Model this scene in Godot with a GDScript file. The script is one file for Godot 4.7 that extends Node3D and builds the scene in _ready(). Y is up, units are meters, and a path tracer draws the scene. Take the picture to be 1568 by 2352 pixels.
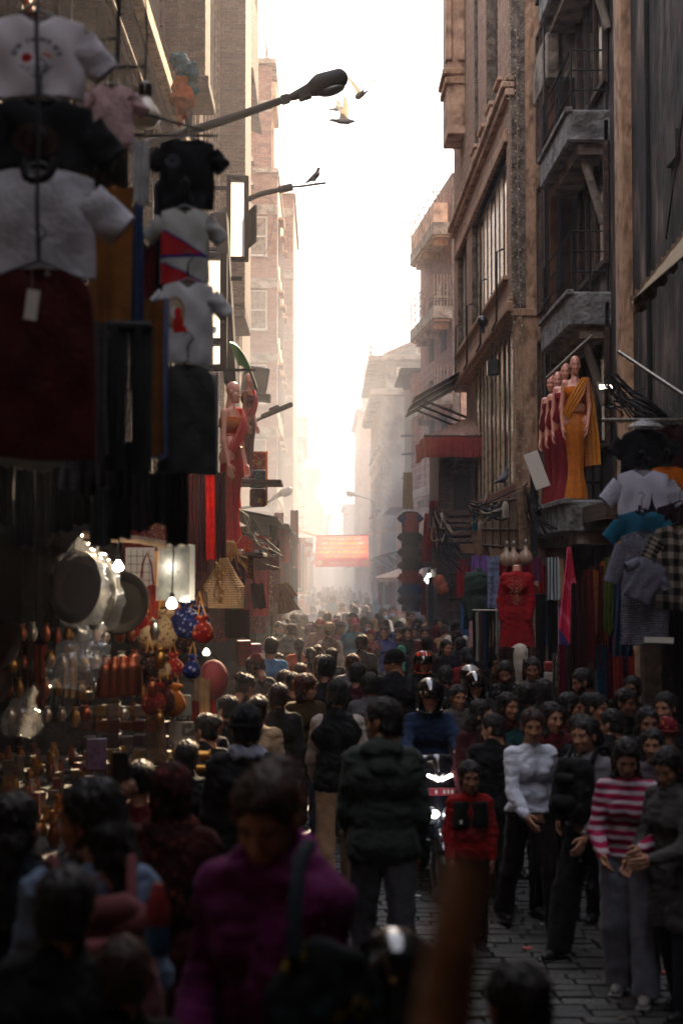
extends Node3D
# A narrow market street seen from a little above the crowd,looking into low sun and haze.
const F := 3262.0
const CO := Vector3(0,2.6,0)
var CB := Basis()
var R := RandomNumberGenerator.new()
var M := {}
var T := {}
var cache := {}
var used_names := {}
# ---------- where things stand ----------
func at(px: float,py: float,d: float) -> Vector3:
	var v := CB * Vector3((px - 784.0) / F,-(py - 1176.0) / F,-1.0)
	return CO + v * (d / -v.z)
func hgt(py: float,d: float) -> float:
	return at(740,py,d).y
func lat(px: float,d: float) -> float:
	return at(px,1310,d).x
func rnd(a: float,b: float) -> float:
	return R.randf_range(a,b)
# ---------- mesh builder ----------
class MB:
	var v := PackedVector3Array()
	var n := PackedVector3Array()
	var u := PackedVector2Array()
	var c := PackedColorArray()
	var i := PackedInt32Array()
	var col := Color.WHITE
	func tri(a: Vector3,b: Vector3,d: Vector3,out: Vector3) -> void:
		var f := (b - a).cross(d - a)
		if f.length_squared() < 1e-16:
			return
		f = f.normalized()
		if f.dot(out) < .0:
			f = -f
			var t := b
			b = d
			d = t
		var s := v.size()
		v.append_array([a,b,d])
		n.append_array([f,f,f])
		var ax := absf(f.x) > .7
		for q in [a,b,d]:
			u.append(Vector2(q.z if ax else q.x,-q.y if absf(f.y) < .7 else q.z))
		c.append_array([col,col,col])
		i.append_array([s,s + 2,s + 1])
	func quad(a: Vector3,b: Vector3,d: Vector3,e: Vector3,out: Vector3) -> void:
		tri(a,b,d,out)
		tri(a,d,e,out)
	func box(at: Vector3,size: Vector3,rot := Basis(),bev := .0) -> void:
		var h := size * .5
		var b: float = minf(bev,minf(h.x,minf(h.y,h.z)) * .6)
		var p := func(x: float,y: float,z: float) -> Vector3: return at + rot * Vector3(x,y,z)
		for ax in 3:
			var a1 := (ax + 1) % 3
			var a2 := (ax + 2) % 3
			for s in [-1.0,1.0]:
				var k: Array[Vector3] = []
				for q in [[-1,-1],[1,-1],[1,1],[-1,1]]:
					var w := Vector3()
					w[ax] = s * h[ax]
					w[a1] = q[0] * (h[a1] - b)
					w[a2] = q[1] * (h[a2] - b)
					k.append(at + rot * w)
				var o := Vector3()
				o[ax] = s
				quad(k[0],k[1],k[2],k[3],rot * o)
		if b > .0:
			for ax in 3:
				var a1 := (ax + 1) % 3
				var a2 := (ax + 2) % 3
				for s1 in [-1.0,1.0]:
					for s2 in [-1.0,1.0]:
						var e: Array[Vector3] = []
						for q in [[-1,0],[1,0],[1,1],[-1,1]]:
							var w := Vector3()
							w[ax] = q[0] * (h[ax] - b)
							w[a1] = s1 * (h[a1] - (b if q[1] == 1 else .0))
							w[a2] = s2 * (h[a2] - (.0 if q[1] == 1 else b))
							e.append(at + rot * w)
						var o := Vector3()
						o[a1] = s1
						o[a2] = s2
						quad(e[0],e[1],e[2],e[3],rot * o)
			for sx in [-1.0,1.0]:
				for sy in [-1.0,1.0]:
					for sz in [-1.0,1.0]:
						var o := Vector3(sx,sy,sz)
						tri(at + rot * (o * Vector3(h.x,h.y - b,h.z - b)),at + rot * (o * Vector3(h.x - b,h.y,h.z - b)),at + rot * (o * Vector3(h.x - b,h.y - b,h.z)),rot * o)
	# smooth sheet of points,rows along v
	func grid(p: PackedVector3Array,nu: int,nv: int,wrap: bool,uvs := PackedVector2Array(),flip := false) -> void:
		var s := v.size()
		var m := PackedVector3Array()
		m.resize(nu * nv)
		var cu := nu if wrap else nu - 1
		for y in nv - 1:
			for x in cu:
				var a := y * nu + x
				var b := y * nu + (x + 1) % nu
				var f := (p[b] - p[a]).cross(p[a + nu] - p[a]) + (p[b + nu] - p[a + nu]).cross(p[b + nu] - p[b])
				if flip:
					f = -f
				m[a] += f
				m[b] += f
				m[a + nu] += f
				m[b + nu] += f
				if flip:
					i.append_array([s + a,s + b,s + b + nu,s + a,s + b + nu,s + a + nu])
				else:
					i.append_array([s + a,s + b + nu,s + b,s + a,s + a + nu,s + b + nu])
		for k in p.size():
			v.append(p[k])
			n.append(m[k].normalized() if m[k].length_squared() > 1e-20 else Vector3.UP)
			u.append(uvs[k] if uvs.size() else Vector2(float(k % nu) / nu,float(k / nu) / nv))
			c.append(col)
	func fan(p: PackedVector3Array,out: Vector3) -> void:
		for k in range(1,p.size() - 1):
			tri(p[0],p[k],p[k + 1],out)
	func tube(p: Array,r,sides := 6,caps := true) -> void:
		var q := PackedVector3Array()
		var rr: float = r if r is float else .0
		var up := Vector3(.31,.92,.21)
		var first := PackedVector3Array()
		var last := PackedVector3Array()
		var d0: Vector3 = (p[1] - p[0]).normalized()
		if absf(d0.dot(up)) > .95:
			up = Vector3(.9,.1,.42)
		var side := d0.cross(up).normalized()
		for k in p.size():
			var d: Vector3 = (p[mini(k + 1,p.size() - 1)] - p[maxi(k - 1,0)]).normalized()
			side = (side - d * side.dot(d)).normalized()
			var w := side.cross(d)
			if r is Array:
				rr = r[k]
			for x in sides:
				var t := TAU * x / sides
				q.append(p[k] + (side * cos(t) - w * sin(t)) * rr)
		for x in sides:
			first.append(q[x])
			last.append(q[q.size() - sides + x])
		grid(q,sides,p.size(),true)
		if caps:
			fan(first,-d0)
			fan(last,(p[-1] - p[-2]).normalized())
	# profile of (radius,height),turned about y
	func lathe(prof: Array,seg := 16,x := Transform3D(),squash := 1.0) -> void:
		var q := PackedVector3Array()
		for k in prof:
			for s in seg:
				var t := TAU * s / seg
				q.append(x * Vector3(cos(t) * k.x,k.y,sin(t) * k.x * squash))
		grid(q,seg,prof.size(),true,PackedVector2Array(),true)
	func ball(at: Vector3,r: Vector3,seg := 10,rot := Basis()) -> void:
		var prof := []
		for k in seg / 2 + 1:
			var t := -PI / 2 + PI * k / (seg / 2)
			prof.append(Vector2(maxf(cos(t),.001),sin(t)))
		lathe(prof,seg,Transform3D(rot * Basis.from_scale(r),at))
	func add(a: Array,x := Transform3D(),tint = null) -> void:
		var s := v.size()
		var nb := x.basis.inverse().transposed()
		var av: PackedVector3Array = a[0]
		var an: PackedVector3Array = a[1]
		for k in av.size():
			v.append(x * av[k])
			n.append((nb * an[k]).normalized())
		u.append_array(a[3])
		if tint == null:
			c.append_array(a[4])
		else:
			for k in av.size():
				c.append(tint)
		var ai: PackedInt32Array = a[2]
		if x.basis.determinant() < .0:
			for k in range(0,ai.size(),3):
				i.append_array([s + ai[k],s + ai[k + 2],s + ai[k + 1]])
		else:
			for k in ai.size():
				i.append(s + ai[k])
	func arr() -> Array:
		return [v,n,i,u,c]
	func mesh() -> ArrayMesh:
		var m := ArrayMesh.new()
		if v.size() == 0:
			return m
		var a := []
		a.resize(Mesh.ARRAY_MAX)
		a[Mesh.ARRAY_VERTEX] = v
		a[Mesh.ARRAY_NORMAL] = n
		a[Mesh.ARRAY_TEX_UV] = u
		a[Mesh.ARRAY_COLOR] = c
		a[Mesh.ARRAY_INDEX] = i
		m.add_surface_from_arrays(Mesh.PRIMITIVE_TRIANGLES,a)
		return m
# ---------- rounded bodies: joined tapered capsules and ellipsoids,meshed as surface nets ----------
# a prim is [a,b,ra,rb] or [centre,radii,basis]; cuts are planes [normal,offset] that keep normal.p < offset
func nets(prims: Array,cell: float,k: float,cuts := [],subs := [],kn := .0,noise: FastNoiseLite = null,namp := .0) -> Array:
	var lo := Vector3(1e9,1e9,1e9)
	var hi := -lo
	for p in prims:
		if p.size() == 4:
			var e := Vector3.ONE * maxf(p[2],p[3])
			lo = lo.min(p[0] - e).min(p[1] - e)
			hi = hi.max(p[0] + e).max(p[1] + e)
		else:
			var rr: Vector3 = p[1]
			var e := Vector3.ONE * maxf(rr.x,maxf(rr.y,rr.z))
			lo = lo.min(p[0] - e)
			hi = hi.max(p[0] + e)
	lo -= Vector3.ONE * cell * 2.0
	hi += Vector3.ONE * cell * 2.0
	var nx := int((hi.x - lo.x) / cell) + 2
	var ny := int((hi.y - lo.y) / cell) + 2
	var nz := int((hi.z - lo.z) / cell) + 2
	var f := PackedFloat32Array()
	f.resize(nx * ny * nz)
	f.fill(1.0)
	var pass_no := 0
	for set in [prims,subs]:
		for p in set:
			var cap: bool = p.size() == 4
			var a: Vector3 = p[0]
			var b: Vector3 = p[1]
			var e0: Vector3
			var e1: Vector3
			var inv := Basis()
			var ir := Vector3.ONE
			var ba := b - a
			var bb := maxf(ba.length_squared(),1e-9)
			var ra := .0
			var rd := .0
			if cap:
				ra = p[2]
				rd = float(p[3]) - ra
				var e := Vector3.ONE * (maxf(p[2],p[3]) + k + cell * 2.0)
				e0 = a.min(b) - e
				e1 = a.max(b) + e
			else:
				var e := Vector3.ONE * (maxf(b.x,maxf(b.y,b.z)) + k + cell * 2.0)
				e0 = a - e
				e1 = a + e
				ir = Vector3.ONE / b
				inv = (p[2] as Basis).transposed()
			var x0 := maxi(int((e0.x - lo.x) / cell),0)
			var x1 := mini(int((e1.x - lo.x) / cell) + 1,nx - 1)
			var y0 := maxi(int((e0.y - lo.y) / cell),0)
			var y1 := mini(int((e1.y - lo.y) / cell) + 1,ny - 1)
			var z0 := maxi(int((e0.z - lo.z) / cell),0)
			var z1 := mini(int((e1.z - lo.z) / cell) + 1,nz - 1)
			for z in range(z0,z1 + 1):
				for y in range(y0,y1 + 1):
					var at := (z * ny + y) * nx + x0
					var q := lo + Vector3(x0,y,z) * cell - a
					for x in range(x0,x1 + 1):
						var d: float
						if cap:
							var h := clampf(q.dot(ba) / bb,.0,1.0)
							d = (q - ba * h).length() - ra - rd * h
						else:
							var w := (inv * q) * ir
							var k0 := w.length()
							var k1 := (w * ir).length()
							d = k0 * (k0 - 1.0) / maxf(k1,1e-6)
						var o := f[at]
						if pass_no == 0:
							var g := k - absf(o - d)
							if g > .0:
								f[at] = minf(o,d) - g * g / k * .25
							elif d < o:
								f[at] = d
						else:
							var kk := maxf(kn,1e-4)
							var g := kk - absf(o + d)
							if g > .0:
								f[at] = maxf(o,-d) + g * g / kk * .25
							elif -d > o:
								f[at] = -d
						q.x += cell
						at += 1
		pass_no += 1
	for cut in cuts:
		var cn: Vector3 = cut[0]
		var cd: float = cut[1]
		for z in nz:
			for y in ny:
				var at := (z * ny + y) * nx
				var s := cn.dot(lo + Vector3(0,y,z) * cell) - cd
				for x in nx:
					var w := s + cn.x * cell * x
					if w > f[at]:
						f[at] = w
					at += 1
	var vi := PackedInt32Array()
	vi.resize(f.size())
	vi.fill(-1)
	var v := PackedVector3Array()
	var n := PackedVector3Array()
	var ix := PackedInt32Array()
	var sy := nx
	var sz := nx * ny
	var lim := cell * 2.0
	for z in nz - 1:
		for y in ny - 1:
			var at := z * sz + y * sy
			for x in nx - 1:
				var a0 := f[at]
				if absf(a0) < lim:
					var a1 := f[at + 1]
					var a2 := f[at + sy]
					var a3 := f[at + sy + 1]
					var a4 := f[at + sz]
					var a5 := f[at + sz + 1]
					var a6 := f[at + sz + sy]
					var a7 := f[at + sz + sy + 1]
					var mn := minf(minf(minf(a0,a1),minf(a2,a3)),minf(minf(a4,a5),minf(a6,a7)))
					var mx := maxf(maxf(maxf(a0,a1),maxf(a2,a3)),maxf(maxf(a4,a5),maxf(a6,a7)))
					if mn < .0 and mx >= .0:
						var g := Vector3(a1 + a3 + a5 + a7 - a0 - a2 - a4 - a6,a2 + a3 + a6 + a7 - a0 - a1 - a4 - a5,a4 + a5 + a6 + a7 - a0 - a1 - a2 - a3)
						var avg := (a0 + a1 + a2 + a3 + a4 + a5 + a6 + a7) * .125
						var gl := maxf(g.length(),1e-6)
						# step from the middle of the cell down the slope to the surface
						var st := clampf(avg / (gl * .25),-.75,.75)
						var gn := g / gl
						var off := Vector3(.5,.5,.5) - gn * st
						off = off.clamp(Vector3.ZERO,Vector3.ONE)
						vi[at] = v.size()
						v.append(lo + (Vector3(x,y,z) + off) * cell)
						n.append(gn)
				at += 1
	if noise:
		for q in v.size():
			var p := v[q]
			v[q] = p + n[q] * noise.get_noise_3dv(p) * namp
	for z in range(1,nz - 1):
		for y in range(1,ny - 1):
			var at := z * sz + y * sy + 1
			for x in range(1,nx - 1):
				if vi[at] >= 0:
					var s := f[at] < .0
					if s != (f[at + 1] < .0):
						_q(ix,vi[at],vi[at - sy],vi[at - sy - sz],vi[at - sz],s)
					if s != (f[at + sy] < .0):
						_q(ix,vi[at],vi[at - sz],vi[at - 1 - sz],vi[at - 1],s)
					if s != (f[at + sz] < .0):
						_q(ix,vi[at],vi[at - 1],vi[at - 1 - sy],vi[at - sy],s)
				at += 1
	if noise:
		var m := PackedVector3Array()
		m.resize(v.size())
		for q in range(0,ix.size(),3):
			var fn := (v[ix[q + 2]] - v[ix[q]]).cross(v[ix[q + 1]] - v[ix[q]])
			m[ix[q]] += fn
			m[ix[q + 1]] += fn
			m[ix[q + 2]] += fn
		for q in v.size():
			n[q] = m[q].normalized() if m[q].length_squared() > 1e-18 else n[q]
	var u := PackedVector2Array()
	var c := PackedColorArray()
	for p in v:
		u.append(Vector2(p.x,-p.y))
	c.resize(v.size())
	c.fill(Color.WHITE)
	return [v,n,ix,u,c]
func _q(ix: PackedInt32Array,a: int,b: int,c: int,d: int,s: bool) -> void:
	if a < 0 or b < 0 or c < 0 or d < 0:
		return
	if s:
		ix.append_array([a,c,b,a,d,c])
	else:
		ix.append_array([a,b,c,a,c,d])
# normals again from the faces,after points were moved
func renormal(a: Array) -> void:
	var v: PackedVector3Array = a[0]
	var ix: PackedInt32Array = a[2]
	var m := PackedVector3Array()
	m.resize(v.size())
	for q in range(0,ix.size(),3):
		var fn := (v[ix[q + 2]] - v[ix[q]]).cross(v[ix[q + 1]] - v[ix[q]])
		for j in 3: m[ix[q + j]] += fn
	for q in v.size(): m[q] = m[q].normalized() if m[q].length_squared() > 1e-18 else Vector3.UP
	a[1] = m
func noise(freq: float,seed_ := 1,oct := 3) -> FastNoiseLite:
	var k := "n%f_%d_%d" % [freq,seed_,oct]
	if not cache.has(k):
		var z := FastNoiseLite.new()
		z.noise_type = FastNoiseLite.TYPE_SIMPLEX_SMOOTH
		z.frequency = freq
		z.seed = seed_
		z.fractal_octaves = oct
		cache[k] = z
	return cache[k]
# ---------- objects ----------
func fresh(called: String) -> String:
	var k: int = used_names.get(called,-1) + 1
	used_names[called] = k
	return called if k == 0 else "%s_%03d" % [called,k]
func tag(o: Node3D,label: String,category: String,group := "",kind := "") -> Node3D:
	if label: o.set_meta("label",label)
	if category: o.set_meta("category",category)
	if group: o.set_meta("group",group)
	if kind: o.set_meta("kind",kind)
	return o
func thing(called: String,label: String,category: String,where := Vector3.ZERO,yaw := .0,group := "") -> Node3D:
	var o := Node3D.new()
	o.name = fresh(called)
	add_child(o)
	o.position = where
	o.rotation_degrees.y = yaw
	tag(o,label,category,group)
	return o
func put(called: String,mesh,m: Material,parent: Node,label := "") -> MeshInstance3D:
	var o := MeshInstance3D.new()
	o.mesh = mesh.mesh() if mesh is MB else mesh
	o.material_override = m
	if parent == self:
		o.name = fresh(called)
		add_child(o)
	else:
		var k := 0
		o.name = called
		if parent.has_node(NodePath(called)):
			k = parent.get_meta("k_" + called,0) + 1
			parent.set_meta("k_" + called,k)
			o.name = "%s_%03d" % [called,k]
		parent.add_child(o)
	if label: o.set_meta("label",label)
	return o
func single(called: String,mesh,m: Material,label: String,category: String,group := "",where := Vector3.ZERO,yaw := .0) -> MeshInstance3D:
	var o := put(called,mesh,m,self)
	o.position = where
	o.rotation_degrees.y = yaw
	tag(o,label,category,group)
	return o
func struct(called: String,mesh,m: Material) -> MeshInstance3D:
	var o := put(called,mesh,m,self)
	o.set_meta("kind","structure")
	return o
func scatter(called: String,mesh: Mesh,m: Material,where: Array,parent: Node,tints := []) -> MultiMeshInstance3D:
	var mm := MultiMesh.new()
	mm.transform_format = MultiMesh.TRANSFORM_3D
	mm.use_colors = tints.size() > 0
	mm.mesh = mesh
	mm.instance_count = where.size()
	for k in where.size():
		mm.set_instance_transform(k,where[k])
		if tints.size():
			mm.set_instance_color(k,tints[k])
	var o := MultiMeshInstance3D.new()
	o.multimesh = mm
	o.material_override = m
	o.name = fresh(called) if parent == self else called
	parent.add_child(o,true)
	o.set_meta("kind","stuff")
	return o
# ---------- materials ----------
func noise_tex(freq: float,lo: Color,hi: Color,seed_ := 1,size := 256,normal := false,bump := 4.0,mid = null) -> NoiseTexture2D:
	var t := NoiseTexture2D.new()
	t.width = size
	t.height = size
	t.seamless = true
	t.noise = noise(freq,seed_,5)
	t.as_normal_map = normal
	t.bump_strength = bump
	if not normal:
		var g := Gradient.new()
		g.set_color(0,lo)
		g.set_color(1,hi)
		if mid is Array:
			g.add_point(mid[0],mid[1])
		t.color_ramp = g
	return t
func mat(c: Color,rough := .8,o := {}) -> StandardMaterial3D:
	var m := StandardMaterial3D.new()
	m.albedo_color = c
	m.roughness = rough
	m.metallic = o.get("metal",.0)
	if o.has("spec"): m.metallic_specular = o.spec
	if o.has("tex"):
		m.albedo_texture = o.tex
		if not o.get("uv",false):
			m.uv1_triplanar = true
			m.uv1_world_triplanar = o.get("world",false)
		var s: float = o.get("scale",1.0)
		m.uv1_scale = Vector3(s,s * o.get("sy",1.0),s)
	if o.has("nrm"):
		m.normal_enabled = true
		m.normal_texture = o.nrm
		m.normal_scale = o.get("ns",1.0)
		if not o.get("uv",false):
			m.uv1_triplanar = true
			m.uv1_world_triplanar = o.get("world",false)
			if o.has("scale"):
				var s: float = o.scale
				m.uv1_scale = Vector3(s,s * o.get("sy",1.0),s)
	if o.get("vc",false): m.vertex_color_use_as_albedo = true
	if o.has("back"):
		m.backlight_enabled = true
		m.backlight = o.back
	if o.has("rim"):
		m.rim_enabled = true
		m.rim = o.rim
		m.rim_tint = .6
	if o.has("coat"):
		m.clearcoat_enabled = true
		m.clearcoat = o.coat
		m.clearcoat_roughness = .1
	if o.has("emit"):
		m.emission_enabled = true
		m.emission = o.emit
		m.emission_energy_multiplier = o.get("power",1.0)
	if o.has("alpha"):
		m.transparency = BaseMaterial3D.TRANSPARENCY_ALPHA
		m.albedo_color.a = o.alpha
	m.cull_mode = BaseMaterial3D.CULL_DISABLED
	return m
# dyed cloth: weave relief,uneven dye,a little fuzz and light passing through
func cloth(c: Color,thin := .12) -> StandardMaterial3D:
	var k := "cl" + c.to_html() + str(thin)
	if not cache.has(k):
		cache[k] = mat(c,.88,{"tex": T.cloth,"nrm": T.cloth_n,"ns": .5,"scale": 2.2,"spec": .3,"rim": .35,"back": Color(c.r * thin * 2.0,c.g * thin * 2.0,c.b * thin * 2.0)})
	return cache[k]
func printed(tex: Texture2D,thin := .12) -> StandardMaterial3D:
	var m := mat(Color.WHITE,.88,{"tex": tex,"uv": true,"spec": .3})
	m.backlight_enabled = true
	m.backlight = Color(thin,thin,thin)
	m.texture_repeat = true
	return m
func paint(c: Color,rough := .55) -> StandardMaterial3D:
	var k := "pt" + c.to_html() + str(rough)
	if not cache.has(k):
		cache[k] = mat(c,rough,{"tex": T.grime,"scale": 1.3,"nrm": T.fine_n,"ns": .25})
	return cache[k]
func make_materials() -> void:
	T.cloth = noise_tex(.012,Color(.80,.80,.80),Color(1,1,1),3)
	T.cloth_n = noise_tex(.05,Color.BLACK,Color.WHITE,4,256,true,5.0)
	T.fine_n = noise_tex(.09,Color.BLACK,Color.WHITE,5,256,true,4.0)
	T.lump_n = noise_tex(.03,Color.BLACK,Color.WHITE,6,256,true,4.0)
	T.grime = noise_tex(.02,Color(.52,.50,.47),Color(1,1,1),7,512,false,1.0,[.45,Color(.88,.87,.85)])
	T.plaster = noise_tex(.011,Color(.40,.37,.34),Color(1,.98,.95),8,512,false,1.0,[.5,Color(.82,.79,.75)])
	T.stain = noise_tex(.008,Color(.12,.13,.10),Color(1,.96,.93),9,512,false,1.0,[.42,Color(.30,.28,.25)])
	T.wood = noise_tex(.02,Color(.45,.42,.40),Color(1,1,1),10,256)
	T.wood_n = noise_tex(.06,Color.BLACK,Color.WHITE,11,256,true,3.0)
	T.road = noise_tex(.03,Color(.5,.5,.5),Color(1,1,1),12,512)
	T.brick = noise_tex(.04,Color(.66,.63,.60),Color(1,1,1),13,256)
	T.rust = noise_tex(.02,Color(.55,.36,.25),Color(1,1,1),14,256)
	M.mortar = mat(Color(.50,.46,.42),.95,{"tex": T.plaster,"scale": .7,"nrm": T.fine_n,"world": true})
	M.brick = mat(Color.WHITE,.9,{"vc": true,"tex": T.brick,"scale": 1.7,"nrm": T.fine_n,"ns": .8,"world": true})
	M.concrete = mat(Color(.60,.57,.53),.92,{"tex": T.plaster,"scale": .33,"nrm": T.fine_n,"ns": .5,"world": true})
	M.concrete_cold = mat(Color(.52,.53,.55),.92,{"tex": T.plaster,"scale": .5,"nrm": T.fine_n,"ns": .6,"world": true})
	M.stained = mat(Color(.50,.43,.40),.95,{"tex": T.stain,"scale": .5,"sy": .3,"nrm": T.lump_n,"ns": .5,"world": true})
	M.plaster_tan = mat(Color(.70,.56,.45),.9,{"tex": T.grime,"scale": .45,"sy": .35,"nrm": T.fine_n,"ns": .4,"world": true})
	M.plaster_pink = mat(Color(.78,.655,.57),.9,{"tex": T.plaster,"scale": .3,"nrm": T.fine_n,"ns": .4,"world": true})
	M.plaster_white = mat(Color(.80,.78,.74),.9,{"tex": T.plaster,"scale": .25,"nrm": T.fine_n,"ns": .4,"world": true})
	M.plaster_grey = mat(Color(.60,.60,.58),.9,{"tex": T.plaster,"scale": .12,"nrm": T.fine_n,"ns": .4,"world": true})
	M.cream = mat(Color(.80,.70,.56),.8,{"tex": T.grime,"scale": .5,"nrm": T.fine_n,"ns": .3,"world": true})
	M.timber = mat(Color(.32,.23,.165),.8,{"tex": T.wood,"scale": .9,"nrm": T.wood_n,"ns": .8,"world": true})
	M.old_brick = mat(Color(.15,.092,.062).linear_to_srgb(),.9,{"tex": T.brick,"scale": .8,"nrm": T.lump_n,"world": true})
	M.carved = mat(Color(.48,.36,.27),.75,{"tex": T.wood,"scale": 1.6,"nrm": T.wood_n,"ns": .8,"world": true})
	M.tarp = mat(Color(.10,.09,.085),.7,{"tex": T.grime,"scale": .8,"nrm": T.lump_n})
	M.timber_dark = mat(Color(.13,.095,.075),.85,{"tex": T.wood,"scale": .9,"nrm": T.wood_n,"world": true})  # dark timber, deepened in place of shade on gallery and shop edges
	M.pane_pale = mat(Color(.80,.74,.64),.2,{"tex": T.grime,"scale": .5,"spec": .6,"world": true})
	M.timber_pale = mat(Color(.55,.44,.33),.8,{"tex": T.wood,"scale": 1.1,"nrm": T.wood_n,"ns": .6,"world": true})
	M.dark_metal = mat(Color(.07,.066,.062),.85,{"tex": T.grime,"scale": 2.0})
	M.steel = mat(Color(.60,.58,.55),.35,{"metal": .9,"tex": T.grime,"scale": 2.0})
	M.rail = mat(Color(.62,.56,.50),.5,{"metal": .3,"tex": T.rust,"scale": 2.0})
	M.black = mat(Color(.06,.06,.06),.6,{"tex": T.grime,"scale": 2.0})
	M.plastic_black = mat(Color(.05,.05,.055),.3,{"tex": T.grime,"scale": 3.0})
	M.glass_dark = mat(Color(.10,.11,.12),.12,{"spec": .6})
	M.glass_pale = mat(Color(.50,.47,.42),.15,{"tex": T.grime,"scale": .4,"spec": .6,"world": true})
	M.tin = mat(Color(.66,.55,.47),.6,{"metal": .1,"tex": T.rust,"scale": .8})
	M.roof_dark = mat(Color(.12,.11,.10),.85,{"tex": T.grime,"scale": .8})
	M.cable = mat(Color(.07,.065,.06),.6)
	M.cable_pale = mat(Color(.50,.44,.36),.7)
	M.rope = mat(Color(.80,.55,.22),.8)
	M.brass = mat(Color(.62,.45,.22),.38,{"metal": 1.0})
	M.copper = mat(Color(.62,.34,.24),.36,{"metal": 1.0})
	M.tinware = mat(Color(.78,.76,.72),.3,{"metal": 1.0})
	M.wicker = mat(Color(.62,.47,.28),.8,{"back": Color(.2,.13,.06)})
	M.film = mat(Color(.92,.92,.92),.18,{"alpha": .04,"spec": .6})
	M.film_dull = mat(Color(.75,.76,.76),.3,{"alpha": .2,"spec": .7,"nrm": T.lump_n,"scale": 1.5})
	M.shoe = mat(Color(.07,.06,.06),.5)
	M.shoe_pale = mat(Color(.55,.53,.52),.6)
	M.paper = mat(Color(.80,.78,.74),.9,{"back": Color(.3,.3,.28)})
	M.skin = mat(Color(.58,.40,.30),.6,{"vc": true,"spec": .4,"nrm": T.fine_n,"ns": .15,"scale": 6.0})
	M.skin_dark = mat(Color(.47,.31,.23),.6,{"vc": true,"spec": .4,"nrm": T.fine_n,"ns": .15,"scale": 6.0})
	M.skin_pale = mat(Color(.68,.49,.38),.6,{"vc": true,"spec": .4,"nrm": T.fine_n,"ns": .15,"scale": 6.0})
	M.hair = mat(Color(.055,.042,.035),.5,{"spec": .36,"nrm": T.wood_n,"ns": 1.6,"scale": 7.0,"sy": .3,"rim": .7,"back": Color(.30,.14,.05)})
	M.hair_brown = mat(Color(.13,.075,.045),.5,{"spec": .36,"nrm": T.wood_n,"ns": 1.6,"scale": 7.0,"sy": .3,"rim": .9,"back": Color(.5,.25,.09)})
	M.mask = mat(Color(.55,.68,.80),.9)
	M.dummy = mat(Color(.82,.56,.47),.35,{"vc": true,"coat": .3})
	M.visor = mat(Color(.03,.03,.035),.08,{"spec": .7,"coat": 1.0})
	M.glow_white = mat(Color(1,.97,.9),.5,{"emit": Color(1,.96,.88),"power": 6.0})
	M.glow_warm = mat(Color(1,.85,.6),.5,{"emit": Color(1,.80,.5),"power": 4.0})
# ---------- pictures for prints ----------
func canvas(w: int,h: int,c: Color) -> Image:
	var im := Image.create(w,h,false,Image.FORMAT_RGBA8)
	im.fill(c)
	return im
func disc(im: Image,cx: float,cy: float,r: float,c: Color,inner := .0) -> void:
	for y in range(maxi(0,int(cy - r)),mini(im.get_height(),int(cy + r) + 1)):
		for x in range(maxi(0,int(cx - r)),mini(im.get_width(),int(cx + r) + 1)):
			var d := Vector2(x - cx,y - cy).length()
			if d <= r and d >= inner:
				im.set_pixel(x,y,c)
func stroke(im: Image,a: Vector2,b: Vector2,w: float,c: Color) -> void:
	var n := int(a.distance_to(b) / maxf(w * .4,.7)) + 1
	for k in n + 1:
		var p := a.lerp(b,float(k) / n)
		im.fill_rect(Rect2i(int(p.x - w / 2),int(p.y - w / 2),maxi(1,int(w)),maxi(1,int(w))),c)
func itex(im: Image) -> ImageTexture:
	return ImageTexture.create_from_image(im)
# flowered,blocked or scattered dyed pattern that repeats
func floral(base: Color,a: Color,b: Color,seed_: int,count := 60,size := 128) -> ImageTexture:
	var im := canvas(size,size,base)
	var g := RandomNumberGenerator.new()
	g.seed = seed_
	for k in count:
		var p := Vector2(g.randf() * size,g.randf() * size)
		var col := a if g.randf() < .6 else b
		var r := g.randf_range(1.5,4.5)
		for q in 5:
			var t := TAU * q / 5.0 + g.randf()
			disc(im,p.x + cos(t) * r,p.y + sin(t) * r,r * .6,col)
		disc(im,p.x,p.y,r * .5,base.lerp(b,.5))
	return itex(im)
# rows of running headline letters hung from a bar,in the manner of the writing on the banner
func headline(im: Image,y: float,x0: float,x1: float,h: float,c: Color,c2: Color,seed_: int) -> void:
	var g := RandomNumberGenerator.new()
	g.seed = seed_
	var x := x0
	while x < x1:
		var w := g.randf_range(h * 1.2,h * 3.4)
		var e := minf(x + w,x1)
		var col := c if g.randf() < .6 else c2
		stroke(im,Vector2(x,y),Vector2(e,y),h * .13,col)
		var q := x + h * .3
		while q < e:
			stroke(im,Vector2(q,y),Vector2(q,y + h * .75),h * .13,col)
			var m := g.randf()
			if m < .4:
				disc(im,q - h * .2,y + h * .42,h * .22,col,h * .10)
			elif m < .7:
				stroke(im,Vector2(q - h * .3,y + h * .3),Vector2(q,y + h * .55),h * .12,col)
			else:
				stroke(im,Vector2(q,y - h * .3),Vector2(q + h * .3,y),h * .12,col)
			q += h * g.randf_range(.38,.6)
		x = e + h * .45
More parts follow.
